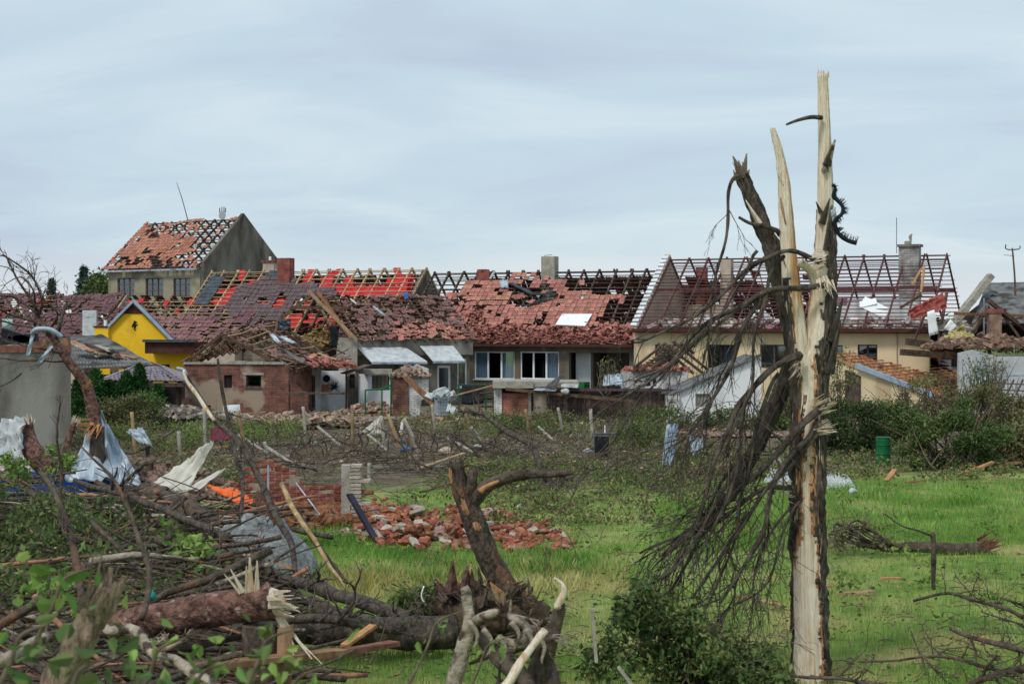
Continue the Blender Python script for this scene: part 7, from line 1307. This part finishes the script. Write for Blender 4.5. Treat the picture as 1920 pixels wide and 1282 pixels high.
# ------------------------------------------------------------------ vineyard, litter
ORD = ['first', 'second', 'third', 'fourth', 'fifth', 'sixth', 'seventh', 'eighth', 'ninth', 'tenth', 'eleventh', 'twelfth', 'thirteenth', 'fourteenth', 'fifteenth', 'sixteenth', 'seventeenth', 'eighteenth', 'nineteenth', 'twentieth']
def vineyard():
    rs = random.Random(3); posts = [((247, 772), (256, 862)), ((335, 808), (338, 862)), ((382, 765), (386, 838)), ((446, 770), (463, 850)), ((496, 828), (506, 866)), ((568, 762), (572, 830)), ((660, 775), (665, 846)), ((714, 779), (722, 848)), ((727, 776), (754, 845)), ((757, 784), (788, 852)), ((810, 758), (816, 810)), ((868, 762), (881, 806)), ((883, 800), (906, 830)), ((965, 752), (966, 786)), ((985, 767), (996, 820)), ((1046, 764), (1056, 815)), ((1107, 766), (1113, 842)), ((693, 868), (693, 905))]
    posts.sort(key=lambda q: q[0][0])
    for i, (a, b) in enumerate(posts):
        g = G(*b); top = P(a[0], a[1], g.y); r = .055 + .01 * rs.random()
        MB().tube([g - Vector((0, 0, .1)), (g + top) / 2 + Vector((rs.gauss(0, .01), 0, 0)), top], [r, r * .9], 8, 3, .02, .15, i).build('vineyard_post', m_conc if i % 3 else m_plank, None, True, label='grey leaning vineyard post, %s from the silver sheet end of the row' % ORD[i], cat='post', group='vineyard posts')
    for i, (a, b) in enumerate((((840, 822), (890, 852)), ((500, 838), (560, 880)), ((447, 815), (500, 852)), ((690, 815), (730, 850)), ((1010, 800), (1040, 830)), ((596, 800), (640, 840)))): 
        ga, gb = G(a[0], a[1] + 30), G(*b); MB().tube([P(*a, gb.y + 1), gb + Vector((0, 0, .05))], .05, 7, 2, 0, .15).build('fallen_post', m_conc, None, True, label='fallen grey post in the vineyard, %s of six from the brick shed side' % ORD[i], cat='post', group='fallen vineyard posts')
    for i in range(56):
        px, py = rs.uniform(350, 900), rs.uniform(822, 868); g = G(px, py); h = rs.uniform(.35, .8); k = Vector((rs.gauss(0, .15), 0, h)); mb = MB().tube([g, g + k * .4 + Vector((rs.gauss(0, .06), 0, 0)), g + k * .7 + Vector((rs.gauss(0, .08), 0, 0)), g + k], [.028, .014], 6, 3, .05, .3, i)
        for _ in range(2): d = Vector((rs.gauss(0, .3), rs.gauss(0, .1), rs.uniform(0, .2))); mb.tube([g + k * .8, g + k * .8 + d], [.012, .005], 5, 2)
        mb.build('vine_stock', m_bark, None, True, label='knotty bare vine stock in the dark vineyard soil', cat='vine', group='bare vine stocks')
    mb = MB()
    for y0 in (800, 815, 835):
        for h in (.35, .65): mb.tube([Vector((x, H * F / (y0 - HY) , h + .08 * math.sin(x * 1.3 + y0))) for x in np.linspace(-14, 4, 20)], .004, 4, 1)
    # scattered twiggy limbs in the middle ground
    for i, (p, r, lb) in enumerate((([(1035, 925, 42), (1015, 880, 42.5), (990, 830, 43), (945, 805, 44), (905, 775, 45), (860, 770, 46)], (.11, .04), 'dark fallen limb arching up before the low dark shed'), ([(960, 930, 41), (1000, 915, 41.5), (1040, 925, 42)], (.07, .09), 'short dark limb on the ground before the arching one'), ([(850, 830, 55), (920, 845, 52), (990, 855, 50)], (.06, .05), 'thin dark limb lying on the vineyard edge'), ([(1195, 914, 43), (1240, 935, 41), (1290, 950, 40)], (.08, .05), 'grey limb lying on the flattened grass'), ([(1200, 978, 35), (1260, 990, 34.5), (1330, 998, 34.5)], (.03, .02), 'thin stick on the lawn before the hanging branches'), ([(1240, 892, 44), (1290, 885, 44), (1330, 872, 45)], (.03, .03), 'pale bent stick near the corrugated sheets'), ([(150, 815, 52), (250, 850, 50), (350, 790, 52)], (.03, .02), 'thin dark rod bending over the weeds'), ([(600, 920, 39), (640, 935, 38), (700, 925, 39)], (.03, .02), 'dark stick beside the grey pillar'))):
        limb('fallen_limb', lb, 'limb', p, r, m_bark, 9, .06, .15, 16 if i < 3 else 4, .8 if i < 3 else .3, seed=120 + i)
    A = []
    for i in range(120):
        px, py = rs.uniform(130, 1330), rs.triangular(775, 935, 800); g = G(px, py)
        if 400 < px < 900 and 806 < py < 890: continue
        A.append(clumps((g.x, g.y, .16), (.8, .7, .25), 10, 230, .13))
    for i in range(60): g = G(rs.uniform(800, 1330), rs.uniform(895, 990)); A.append(clumps((g.x, g.y, .05), (.8, .5, .12), 8, 150, .1))
    for i in range(90): g = G(rs.uniform(1250, 1930), rs.uniform(838, 905)); A.append(clumps((g.x, g.y, .1), (.8, .5, .15), 8, 160, .1))
    A = np.concatenate(A); k = RN.random(len(A)); A2 = []
    for i in range(70): g = G(rs.uniform(130, 560), rs.uniform(800, 850)); A2.append(clumps((g.x, g.y, .2), (.7, .6, .22), 9, 200, .12))
    for i in range(60): g = G(rs.uniform(860, 1330), rs.uniform(868, 925)); A2.append(clumps((g.x, g.y, .06), (.9, .6, .1), 9, 170, .1))
    for i in range(44): g = G(rs.uniform(800, 1260), rs.uniform(792, 820)); A2.append(clumps((g.x, g.y, .22), (.6, .5, .3), 9, 130, .12))
    A2 = np.concatenate(A2); k2 = RN.random(len(A2)); A = np.concatenate([A, A2[k2 < .45]]); k = np.concatenate([k, RN.uniform(0, .6, int((k2 < .45).sum()))]); A = np.concatenate([A, A2[k2 >= .45]]); k = np.concatenate([k, np.full(int((k2 >= .45).sum()), .9)])
    for nm, lo_, hi_, mt, sz in (('weeds', 0, .25, m_leaf, .1), ('olive_weeds', .25, .62, m_leaf_ol, .1), ('dry_weeds', .62, .82, m_leaf_dry, .1), ('bright_weeds', .82, 1.1, m_leaf_br, .09)):
        link(nm, fastmesh(nm, leaves(A[(k >= lo_) & (k < hi_)], sz, asp=.5), 4), mt, None, kind='stuff', label={'weeds': 'green weeds through the wrecked gardens', 'olive_weeds': 'olive flattened weeds through the gardens', 'bright_weeds': 'bright young weeds through the gardens', 'dry_weeds': 'dry brown leaf litter through the gardens'}[nm], cat='weeds')
    mb = MB()
    for i in range(2300):
        px, py = rs.uniform(130, 1400), rs.triangular(778, 960, 820); g = G(px, py); d = Vector((rs.gauss(0, 1), rs.gauss(0, .8), rs.gauss(.1, .3))).normalized() * rs.uniform(.3, 1.5); mb.tube([g + Vector((0, 0, .03)), g + d * .5 + Vector((0, 0, .1 + .1 * rs.random())), Vector((g.x + d.x, g.y + d.y, max(.02, .05 + d.z)))], [.012, .005], 4, 2, cap=False)
    br_ = MB()
    for i in range(70):
        g = G(rs.uniform(480, 1330), rs.triangular(800, 940, 860)); d = Vector((rs.gauss(0, 1), rs.gauss(0, .5), rs.uniform(0, .25))).normalized(); q = [g + Vector((0, 0, .05)), g + d * .6 + Vector((0, 0, .2)), g + d * rs.uniform(1., 2.) + Vector((0, 0, .1))]; q = [Vector((v.x, v.y, max(.03, v.z))) for v in q]
        br_.tube(q, [.03, .012], 6, 3, .08, .2, i); t_ = twigs(rs, q, 5, .5, .009, down=-.2, left=0, gen=2); o_ = len(br_.v); br_.v += t_.v; br_.f += [tuple(o_ + k for k in f_) for f_ in t_.f]
    br_.build('flattened_brush', m_bark2, None, True, kind='stuff', label='bare flattened brush tangled over the gardens', cat='brush')
    mb.build('scattered_twigs', m_stem, None, True, kind='stuff', label='twigs strewn over the wrecked gardens', cat='twigs')
    mb = MB(); mw_ = MB()
    for i in range(1700):
        px, py = rs.uniform(100, 1900), rs.triangular(770, 900, 785)
        if px > 1330 and py > 860: continue
        g = G(px, py); s_ = rs.uniform(.03, .2) * (1.2 if py < 800 else .6); (mb if rs.random() < .93 else mw_).box((g.x, g.y, s_ * .25), s_ * rs.uniform(.6, 2.2), s_ * rs.uniform(.5, 1.2), s_ * rs.uniform(.15, .6), Matrix.Rotation(rs.uniform(0, 6.3), 3, 'Z') @ Matrix.Rotation(rs.gauss(0, .4), 3, 'X'))
    mb.build('yard_litter', m_rub, None, kind='stuff', label='brick and plaster crumbs strewn over the yards', cat='litter'); mw_.build('pale_litter', m_plast, None, kind='stuff', label='scraps of white plastic strewn over the yards', cat='litter')
    k = 0; where = ['by the gazebo', 'below the brick shed', 'before the white shed', 'before the low dark shed', 'by the white lean-to', 'by the orange laths']
    cnt = {}
    for i in range(46):
        px = rs.uniform(290, 1240) if i < 38 else rs.uniform(1600, 1850); py = rs.uniform(772, 800) if i < 30 else rs.uniform(800, 890); g = G(px, py); a = rs.gauss(0, .5); l = rs.uniform(.6, 2.4); d = Vector((math.cos(a) * l, math.sin(a) * l, rs.uniform(0, .35)))
        wv = where[0 if px < 345 else 1 if px < 545 else 2 if px < 810 else 3 if px < 1240 else 5]; cnt[wv] = cnt.get(wv, 0) + 1
        if cnt[wv] > 14: continue
        MB().bar(g + Vector((0, 0, .06)), g + d + Vector((0, 0, .08)), rs.uniform(.08, .22), .04).build('plank', rs.choice((m_plank, m_plank2, m_timber_dk, m_timber_new)), None, label='loose broken plank %s, %s there' % (wv, ORD[cnt[wv] % 20]), cat='plank', group='loose planks ' + wv)
vineyard()

def oddments():
    S = hang_sheet
    S('white_cloth', [P(676, 812, 63), P(714, 816, 63), P(713, 781, 63.2), P(708, 783, 63.2)], m_cloth_w, 8, 8, .1, label='white torn cloth caught on a vineyard post', cat='cloth'); S('white_cloth', [P(748, 818, 62), P(753, 815, 62), P(759, 782, 62.3), P(752, 788, 62.3)], m_cloth_w, 5, 8, .08, label='narrow white cloth hanging from a leaning post', cat='cloth')
    S('maroon_sheet', [P(394, 802, 52), P(436, 800, 52), P(437, 824, 51.7), P(396, 828, 51.7)], m_marsheet, 10, 8, .12, label='crumpled maroon sheet in the weeds below the brick shed', cat='sheet'); S('silver_rag', [P(236, 808, 50), P(268, 800, 50), P(286, 836, 49.8), P(262, 830, 49.8)], m_metal, 12, 10, .18, label='silvery plastic draped over a vineyard post', cat='plastic'); S('dark_rag', [P(272, 838, 49.8), P(281, 836, 49.8), P(280, 864, 49.7), P(274, 865, 49.7)], m_black, 4, 8, .06, label='black rag hanging below the silvery plastic', cat='rag')
    S('corrugated_strip', [P(1240, 880, 47), P(1258, 880, 47), P(1272, 796, 48.5), P(1250, 794, 48.5)], m_metal, 42, 14, .1, fn=corr(6, .03), label='tall twisted corrugated tin strip before the white lean-to', cat='corrugated sheet'); S('bent_tin', [P(1296, 852, 49), P(1314, 848, 49), P(1320, 826, 49.5), P(1290, 812, 49.5)], m_metal, 10, 10, .3, label='bent grey tin sheet beside the hanging branches', cat='tin sheet')
    S('white_corrugated', [P(1540, 915, 42), P(1604, 913, 42), P(1590, 890, 45), P(1500, 876, 46)], m_plast, 96, 3, .008, fn=corr(9, .02), label='white corrugated panel lying behind the split tree', cat='corrugated sheet'); S('white_corrugated', [P(1430, 905, 43), P(1490, 912, 43), P(1490, 884, 45), P(1445, 878, 45)], m_plast, 80, 3, .01, fn=corr(8, .02), label='second white panel lying beneath the hanging branches', cat='corrugated sheet')
    S('tin_cover', [P(724, 835, 58), P(768, 833, 58), P(764, 821, 59.5), P(728, 820, 59.5)], m_roofsheet, 30, 4, .03, fn=corr(7, .03), label='small grey corrugated sheet between the leaning posts', cat='corrugated sheet'); MB().bar(P(762, 822, 60), P(800, 838, 58), .5, .04).build('plank', m_plank2, None, label='pale orange board leaning by the small corrugated sheet', cat='plank')
    b = thing('green_barrel', 'dented green steel barrel before the bushes', 'barrel', G(1656, 872)); c = G(1656, 872); mb = MB().tube([c, c + Vector((0, 0, .05)), c + Vector((0, 0, .3)), c + Vector((0, 0, .33)), c + Vector((0, 0, .36)), c + Vector((0, 0, .55)), c + Vector((0, 0, .58)), c + Vector((0, 0, .61)), c + Vector((0, 0, .78))], [.21, .21, .21, .22, .21, .21, .22, .21, .21], 22, 2); mb.build('drum', m_green, b, True); MB().tube([c + Vector((0, 0, .78)), c + Vector((0, 0, .81))], [.222, .222], 22, 1).build('rim', m_green, b)
    t = thing('black_tub', 'black tub with a grey lid beside the shrub', 'tub', G(1128, 858)); c = G(1128, 858); MB().box(c + Vector((0, 0, .33)), .42, .4, .62).build('tub', m_black, t); MB().box(c + Vector((.1, 0, .73)), .62, .45, .05).build('lid', m_metal_dk, t); MB().tube([c + Vector((.1, 0, .75)), c + Vector((.1, 0, .98))], .02, 6, 1).build('handle', m_white, t)
    for i, (px, py, s_, lb) in enumerate(((1102, 850, .14, 'white bag on the ground beside the black tub'), (895, 846, .18, 'white plastic scrap beside the fallen limb'), (1080, 822, .2, 'white sheeting by the vineyard weeds'), (836, 853, .22, 'pale round bundle beside the fallen post'), (978, 846, .1, 'tiny white scrap in the bare soil'), (590, 836, .15, 'blue and white rag among the vine stocks'), (760, 846, .15, 'blue plastic scrap under the leaning posts'), (1390, 868, .1, 'small white scrap below the hanging branches'), (975, 955, .1, 'glassy plastic cup on the flattened grass'), (1600, 925, .1, 'white scrap on the lawn edge'), (1455, 870, .15, 'pale scrap by the corrugated panel'), (1650, 858, .1, 'white scrap beside the green barrel'), (470, 865, .1, 'white paper at the brick wall top'))):
        g = G(px, py); MB().tube([g + Vector((-s_, 0, .04)), g + Vector((0, 0, s_ * .6)), g + Vector((s_, 0, .05))], [s_ * .3, s_ * .6, s_ * .25], 9, 4, 0, .7, i).build('scrap', m_bluepl if 'blue plastic' in lb else m_plast if i != 3 else m_pl_tan, None, True, label=lb, cat='scrap')
    for i, (a, c, w, mt, lb) in enumerate((((1797, 894), (1862, 866), .16, m_wood2, 'long orange board leaning in the bush at the lawn edge'), ((1852, 878), (1910, 866), .3, m_wood2, 'broken orange cabinet board in the olive bush'), ((1662, 905), (1678, 880), .14, m_wood2, 'short orange board at the edge of the high grass'), ((700, 884), (940, 872), .12, m_conc_dk, 'long grey pipe lying along the lawn edge'), ((1700, 908), (1735, 900), .12, m_plank2, 'flat reddish board in the high grass'))):
        Y = G(a[0], a[1]).y; (MB().tube([G(*a) + Vector((0, 0, .08)), P(c[0], c[1], Y + 1)], .08, 8, 2) if 'pipe' in lb else MB().bar(G(*a) + Vector((0, 0, .05)), P(c[0], c[1], Y + .3), w, .05)).build('pipe' if 'pipe' in lb else 'board', mt, None, label=lb, cat='pipe' if 'pipe' in lb else 'board')
    for i, (a, b_, lb) in enumerate((((1130, 1090), (1118, 1240), 'weathered grey board standing in the leafy tangle'), ((1180, 1200), (1190, 1290), 'short grey board in the leafy tangle'))): MB().bar(P(a[0] - 20, a[1] + 50, 17), P(b_[0], b_[1], 17), .1, .03).build('board', m_conc, None, label=lb, cat='board')
    for i, (a, c, lb) in enumerate((((1380, 1120), (1470, 1145), 'weathered board lying behind the split tree foot'), ((1500, 1104), (1560, 1106), 'straw-coloured lath on the mown grass'), ((1570, 1118), (1640, 1116), 'grey stick on the mown grass'), ((1650, 1089), (1690, 1091), 'short orange lath on the mown grass'), ((620, 1215), (700, 1205), 'short plank in the shade of the dark log'))): MB().bar(G(*a) + Vector((0, 0, .04)), G(*c) + Vector((0, 0, .06)), .1, .03).build('lath', m_plank if i != 3 else m_wood2, None, label=lb, cat='lath')
    g = Fr(1255, 66, 0); c = thing('rendered_gate_post', 'squat white gate post before the white lean-to', 'gate post', g.pt(0, 0, 0)); MB().fbox(g, 0, .22, 0, .25, 0, 1.05).build('shaft', b_white, c); MB().fbox(g, -.05, .28, -.05, .3, 1.053, 1.15).build('cap', m_conc, c)
    for i, (x0, x1) in enumerate(((-.6, 1.2), (8., 10.5))): pass
    rubble('grey_rubble_bank', P(325, 782, 67), 2.2, .7, .45, 420, M('rubble_grey', lin(96, 88, 80), lin(160, 150, 138), .95, 4, .4, island=.5), .05, .24, 97, label='grey rubble bank sloping down beside the gazebo', cat='rubble')
    rubble('pale_rubble', P(375, 790, 68), 2.6, 1.0, .3, 420, M('rubble_pale', lin(116, 104, 94), lin(186, 176, 164), .95, 4, .3, island=.4), .06, .32, 98, label='pale rubble bank at the foot of the brick shed', cat='rubble')
    rubble('brown_rubble', P(560, 792, 67), 2.8, 1.0, .35, 260, m_rub, .06, .3, 99, label='low brown rubble bank below the white shed', cat='rubble')
    rubble('brown_rubble', P(1330, 815, 62), 3.0, .8, .2, 160, m_rub, .05, .2, 100, label='low rubble along the white lean-to foot', cat='rubble')
oddments()

# ------------------------------------------------------------------ bushes, far trees, grass
def bush(name, label, px, py, Y, rx, rz, n, mat, size=.12, k=40, sig=.12, stems=10, cat='bush', flat=0., ry=None, asp=.45):
    c = P(px, py, Y); t = thing(name, label, cat, (c.x, c.y, 0)); rs = random.Random(int(px * 7 + py)); mb = MB()
    for i in range(stems): p = Vector((c.x + rs.gauss(0, rx * .35), c.y + rs.gauss(0, .3), 0)); q = Vector((c.x + rs.gauss(0, rx * .6), c.y + rs.gauss(0, .4), c.z + rs.uniform(-.2, 1) * rz)); mb.tube([p, (p + q) / 2 + Vector((rs.gauss(0, .15), 0, 0)), q], [.03, .008], 5, 3, .1)
    o = mb.build('stems', m_stem, t, True); o['kind'] = 'stuff'
    link('foliage', fastmesh('foliage', leaves(clumps(c, (rx, ry or rx * .8, rz), k, n, sig), size, flat, asp), 4), mat, t); return t
def plants():
    for a in (('dark_shrub', 'dense dark shrub beside the split tree trunk', 1602, 800, 53, 1.15, 1.15, 12000, m_leaf_dk, .1), ('dark_shrub', 'dark shrub under the orange lath lean-to', 1668, 798, 56, .8, .9, 5200, m_leaf), ('olive_bush', 'broad olive bush at the edge of the high grass', 1785, 832, 48, 1.55, 1.2, 20000, m_leaf, .1), ('olive_bush', 'loose olive bush below the grey ruined wall', 1875, 785, 56, 1.3, 1.4, 7000, m_leaf_ol), ('twiggy_bush', 'thin twiggy bush before the lean-to gable', 1735, 745, 66, 1.6, 1.0, 3000, m_leaf_ol), ('leaning_bush', 'leaning leafy bush under the grey wall', 1850, 700, 70, .9, .9, 900, m_leaf), ('young_tree', 'young tree before the cream lean-to corner', 1575, 700, 72, .7, 1., 900, m_leaf_ol), ('green_bush', 'low green bush beside the black tub', 1195, 836, 56, 1.0, .85, 8000, m_leaf, .09), ('green_bush', 'green bush below the dark plank shed', 1240, 795, 64, 1.3, .7, 2600, m_leaf), ('green_bush', 'green bush at the white lean-to foot', 1375, 792, 66, 1.3, .5, 2600, m_leaf), ('green_bush', 'bush behind the split tree at the lean-to end', 1465, 775, 66, .8, 1.1, 3600, m_leaf), ('grey_green_bush', 'rounded grey-green bush beside the gazebo', 230, 778, 64, .95, .8, 4600, m_leaf_ol), ('grey_green_bush', 'bush before the gazebo post', 275, 770, 65, .7, .7, 2600, m_leaf), ('thin_bush', 'leafy stems beside the open porch', 1140, 700, 74, .5, .7, 220, m_leaf_ol), ('green_bush', 'low bush before the low shed brick end', 950, 800, 64, .9, .5, 1500, m_leaf), ('green_bush', 'low bush at the foot of the plank wall', 1010, 795, 64, .7, .5, 1200, m_leaf_ol), ('olive_bush', 'flattened bush at the right end of the olive bush', 1900, 845, 49, .9, .9, 6000, m_leaf_ol)):
        bush(*a, stems=60 if 'twiggy' in a[0] or 'leaning' in a[0] or 'olive' in a[0] else 16)
    for i, (px, Y, h, r, lb) in enumerate(((150, 69, 1.9, .5, 'thuja beside the block building'), (180, 68.5, 2.2, .55, 'tall thuja left of the gazebo roof'), (238, 68, 2.1, .5, 'thuja under the middle of the gazebo roof'), (262, 68.3, 2.4, .45, 'pointed thuja beside the gazebo post'), (205, 69, 1.7, .5, 'short thuja between the taller ones'), (295, 67.5, 1.6, .4, 'small thuja at the dark gazebo opening'))):
        x = (px - 960) / F * Y; t = thing('thuja', lb, 'thuja', (x, Y, 0), 'thujas by the gazebo'); MB().tube([(x, Y, 0), (x, Y, h * .8)], [.06, .02], 6, 2).build('trunk', m_stem, t)
        z = RN.random(2600) ** .8 * h; a = RN.random(2600) * 6.283; rr = r * (1 - (z / h) ** 2.2) ** .6 * RN.uniform(.6, 1.05, 2600); link('crown', fastmesh('crown', leaves(np.stack([x + np.cos(a) * rr, Y + np.sin(a) * rr, z], 1), .16, asp=.3, droop=-.8), 4), m_thuja, t)
    def conifer(px, ytop, Y, lb, wide):
        s_ = F / Y; h = H + (HY - ytop) / s_; x = (px - 960) / F * Y; t = thing('spruce_tree', lb, 'tree', (x, Y, 0)); MB().tube([(x, Y, 0), (x, Y, h * .97)], [.22, .03], 7, 2).build('trunk', m_stem, t); P_ = []
        for k in range(int(h / .42)):
            z = 1 + k * .42; R0 = wide * (1 - z / h) ** .8
            for j in range(11):
                a = RN.random() * 6.283; m = 16; q = np.linspace(.1, 1, m) * R0 * RN.uniform(.75, 1.1); P_.append(np.stack([x + np.cos(a) * q, Y + np.sin(a) * q, z - q * .22 + RN.normal(size=m) * .05], 1))
        P_ = np.concatenate(P_); P_ = P_[P_[:, 2] < h]; P_ = np.repeat(P_, 3, 0) + RN.normal(size=(len(P_) * 3, 3)) * .12; link('crown', fastmesh('crown', leaves(P_, .3, asp=.35, droop=.3), 4), m_needle, t)
    conifer(157, 500, 165, 'dark blue-green spruce beyond the purple roof', 2.4); conifer(97, 526, 190, 'small far spruce top above the purple roof', 1.8)
    for px, py, Y, r, lb in ((196, 545, 150, 1.6, 'pale green tree at the corner of the tall house'),):
        c = P(px, py, Y); t = thing('far_tree', lb, 'tree', (c.x, c.y, 0)); MB().tube([(c.x, c.y, 0), c], [.2, .08], 7, 2).build('trunk', m_stem, t); link('crown', fastmesh('crown', leaves(clumps(c, (r, r, r * 1.1), 40, 2600, .3), .36), 4), m_leaf, t)
    # far hedge line closing the horizon behind the houses
    A = []
    for i in range(70): A.append(clumps((-150 + i * 4.4, 230 + 10 * math.sin(i), 2.6), (4, 3, 2.2), 14, 320, .5))
    link('far_woodland', fastmesh('far_woodland', leaves(np.concatenate(A), 1.0), 4), m_leaf_dk, None, kind='stuff', label='far dark belt of trees on the horizon', cat='woodland')
plants()

def grass():
    def blades(n, Ymin, Ymax, h0, h1, ok, wid, lean):
        y = 1 / RN.uniform(1 / Ymax, 1 / Ymin, n); x = RN.uniform(-.2, .46, n) * y; px = 960 + F * x / y; k = ok(px, y, x); x, y = x[k], y[k]; m = len(x)
        cl = np.array([mnoise.noise(Vector((a * 1.1, b * .9, 5))) for a, b in zip(x, y)]); h = RN.uniform(h0, h1, m) * (1 + .55 * cl); a = RN.random(m) * 6.283; w = wid * RN.uniform(.6, 1.4, m) * np.maximum(1, y / 24); ln = RN.normal(size=(m, 2)) * lean * h[:, None]
        b = np.stack([x, y, np.full(m, -.05)], 1); s = np.stack([np.cos(a) * w, np.sin(a) * w, np.zeros(m)], 1); mid = b + np.stack([ln[:, 0] * .35, ln[:, 1] * .35, h * .6], 1); tip = b + np.stack([ln[:, 0], ln[:, 1], h + .05], 1)
        return np.stack([b - s, b + s, mid + s * .6, tip], 1)
    def lawn(px, y, x):
        nb = (px > 470 + (y - 19) * 12) | (y < 23) & (px > 560); return nb & ~((px > 595) & (px < 1060) & (y > 30.6) & (y < 35.5) & (y < 36)) 
    mn = M('grass_mown', lin(106, 142, 66), lin(156, 182, 100), .75, .5, 0, lo=.4, hi=.62, island=.4, trans=.2, c3=lin(192, 184, 128), s3=.7, t3=.55); tl = M('grass_tall', lin(92, 140, 58), lin(144, 182, 94), .7, .5, 0, lo=.4, hi=.62, island=.5, trans=.25)
    st = M('grass_straw', lin(168, 164, 98), lin(204, 196, 136), .75, .5, 0, lo=.4, hi=.62, island=.25, trans=.2)
    link('mown_grass', fastmesh('mown_grass', blades(210000, 17, 45, .03, .1, lawn, .004, .35), 4), mn, None, kind='stuff', label='mown yellowish lawn grass', cat='grass')
    def band(px, y, x):
        wv = np.array([mnoise.noise(Vector((a * .7, b * .5, 1))) for a, b in zip(x, y)]); y = y + wv * 1.6; m_ = ((px > 540) & (px < 1230) & (y > 27.2 + .3 * np.sin(x * 2)) & (y < 30.8)) | ((px > 1230) & (y > 31.3 + .5 * np.sin(x * 1.3)) & (y < 43.5)) | ((px > 560) & (px < 700) & (y > 29) & (y < 34))
        return m_ & (RN.random(len(y)) < .55 + wv)
    link('tall_grass', fastmesh('tall_grass', blades(300000, 26, 44, .05, .17, band, .0035, .32), 4), tl, None, kind='stuff', label='uncut bright green grass beyond the mown strip', cat='grass')
    def straw(px, y, x): return ((px > 600) & (px < 1180) & (y > 25.4 + RN.normal(size=len(y)) * .4) & (y < 28 + RN.normal(size=len(y)) * .4)) 
    link('straw_grass', fastmesh('straw_grass', blades(26000, 25, 28.5, .08, .22, straw, .004, .35), 4), st, None, kind='stuff', label='pale straw-coloured grass strip before the bright grass', cat='grass')
grass()

# ------------------------------------------------------------------ fine litter on the lawn
def lawn_litter():
    rs = random.Random(17); mb = MB(); pts = []
    for i in range(420):
        px, py = rs.uniform(480, 1920), rs.triangular(920, 1282, 1200); g = G(px, py); d = Vector((rs.gauss(0, 1), rs.gauss(0, 1), 0)).normalized() * rs.uniform(.06, .5); mb.tube([g + Vector((0, 0, .05)), g + d * .5 + Vector((0, 0, .08)), g + d + Vector((0, 0, .05))], [.008, .004], 4, 2, cap=False)
    mb.build('lawn_twigs', m_stem, None, True, kind='stuff', label='small twigs strewn over the lawn', cat='twigs')
    for i in range(2600):
        c = G(rs.uniform(480, 1920), rs.uniform(915, 1290)); pts.append((c.x, c.y, .04 + .08 * rs.random()))
    pts = np.array(pts); link('lawn_leaves', fastmesh('lawn_leaves', leaves2(pts[:1500], .07, .8), 4), m_leaf, None, kind='stuff', label='green torn leaves strewn over the lawn', cat='leaves'); link('lawn_straw', fastmesh('lawn_straw', leaves2(pts[1500:], .09, .8, .3), 4), m_leaf_dry, None, kind='stuff', label='dry leaves and straw strewn over the lawn', cat='leaves')
    A = []
    for i in range(50):
        g = G(rs.uniform(520, 1920), rs.triangular(900, 1290, 960)); A.append(clumps((g.x, g.y, .06), (.3, .25, .08), 5, 40, .06))
    link('lawn_weeds', fastmesh('lawn_weeds', leaves2(np.concatenate(A), .09, .2), 4), m_leaf_br, None, kind='stuff', label='broad-leaved weeds dotted through the lawn', cat='weeds')
lawn_litter()
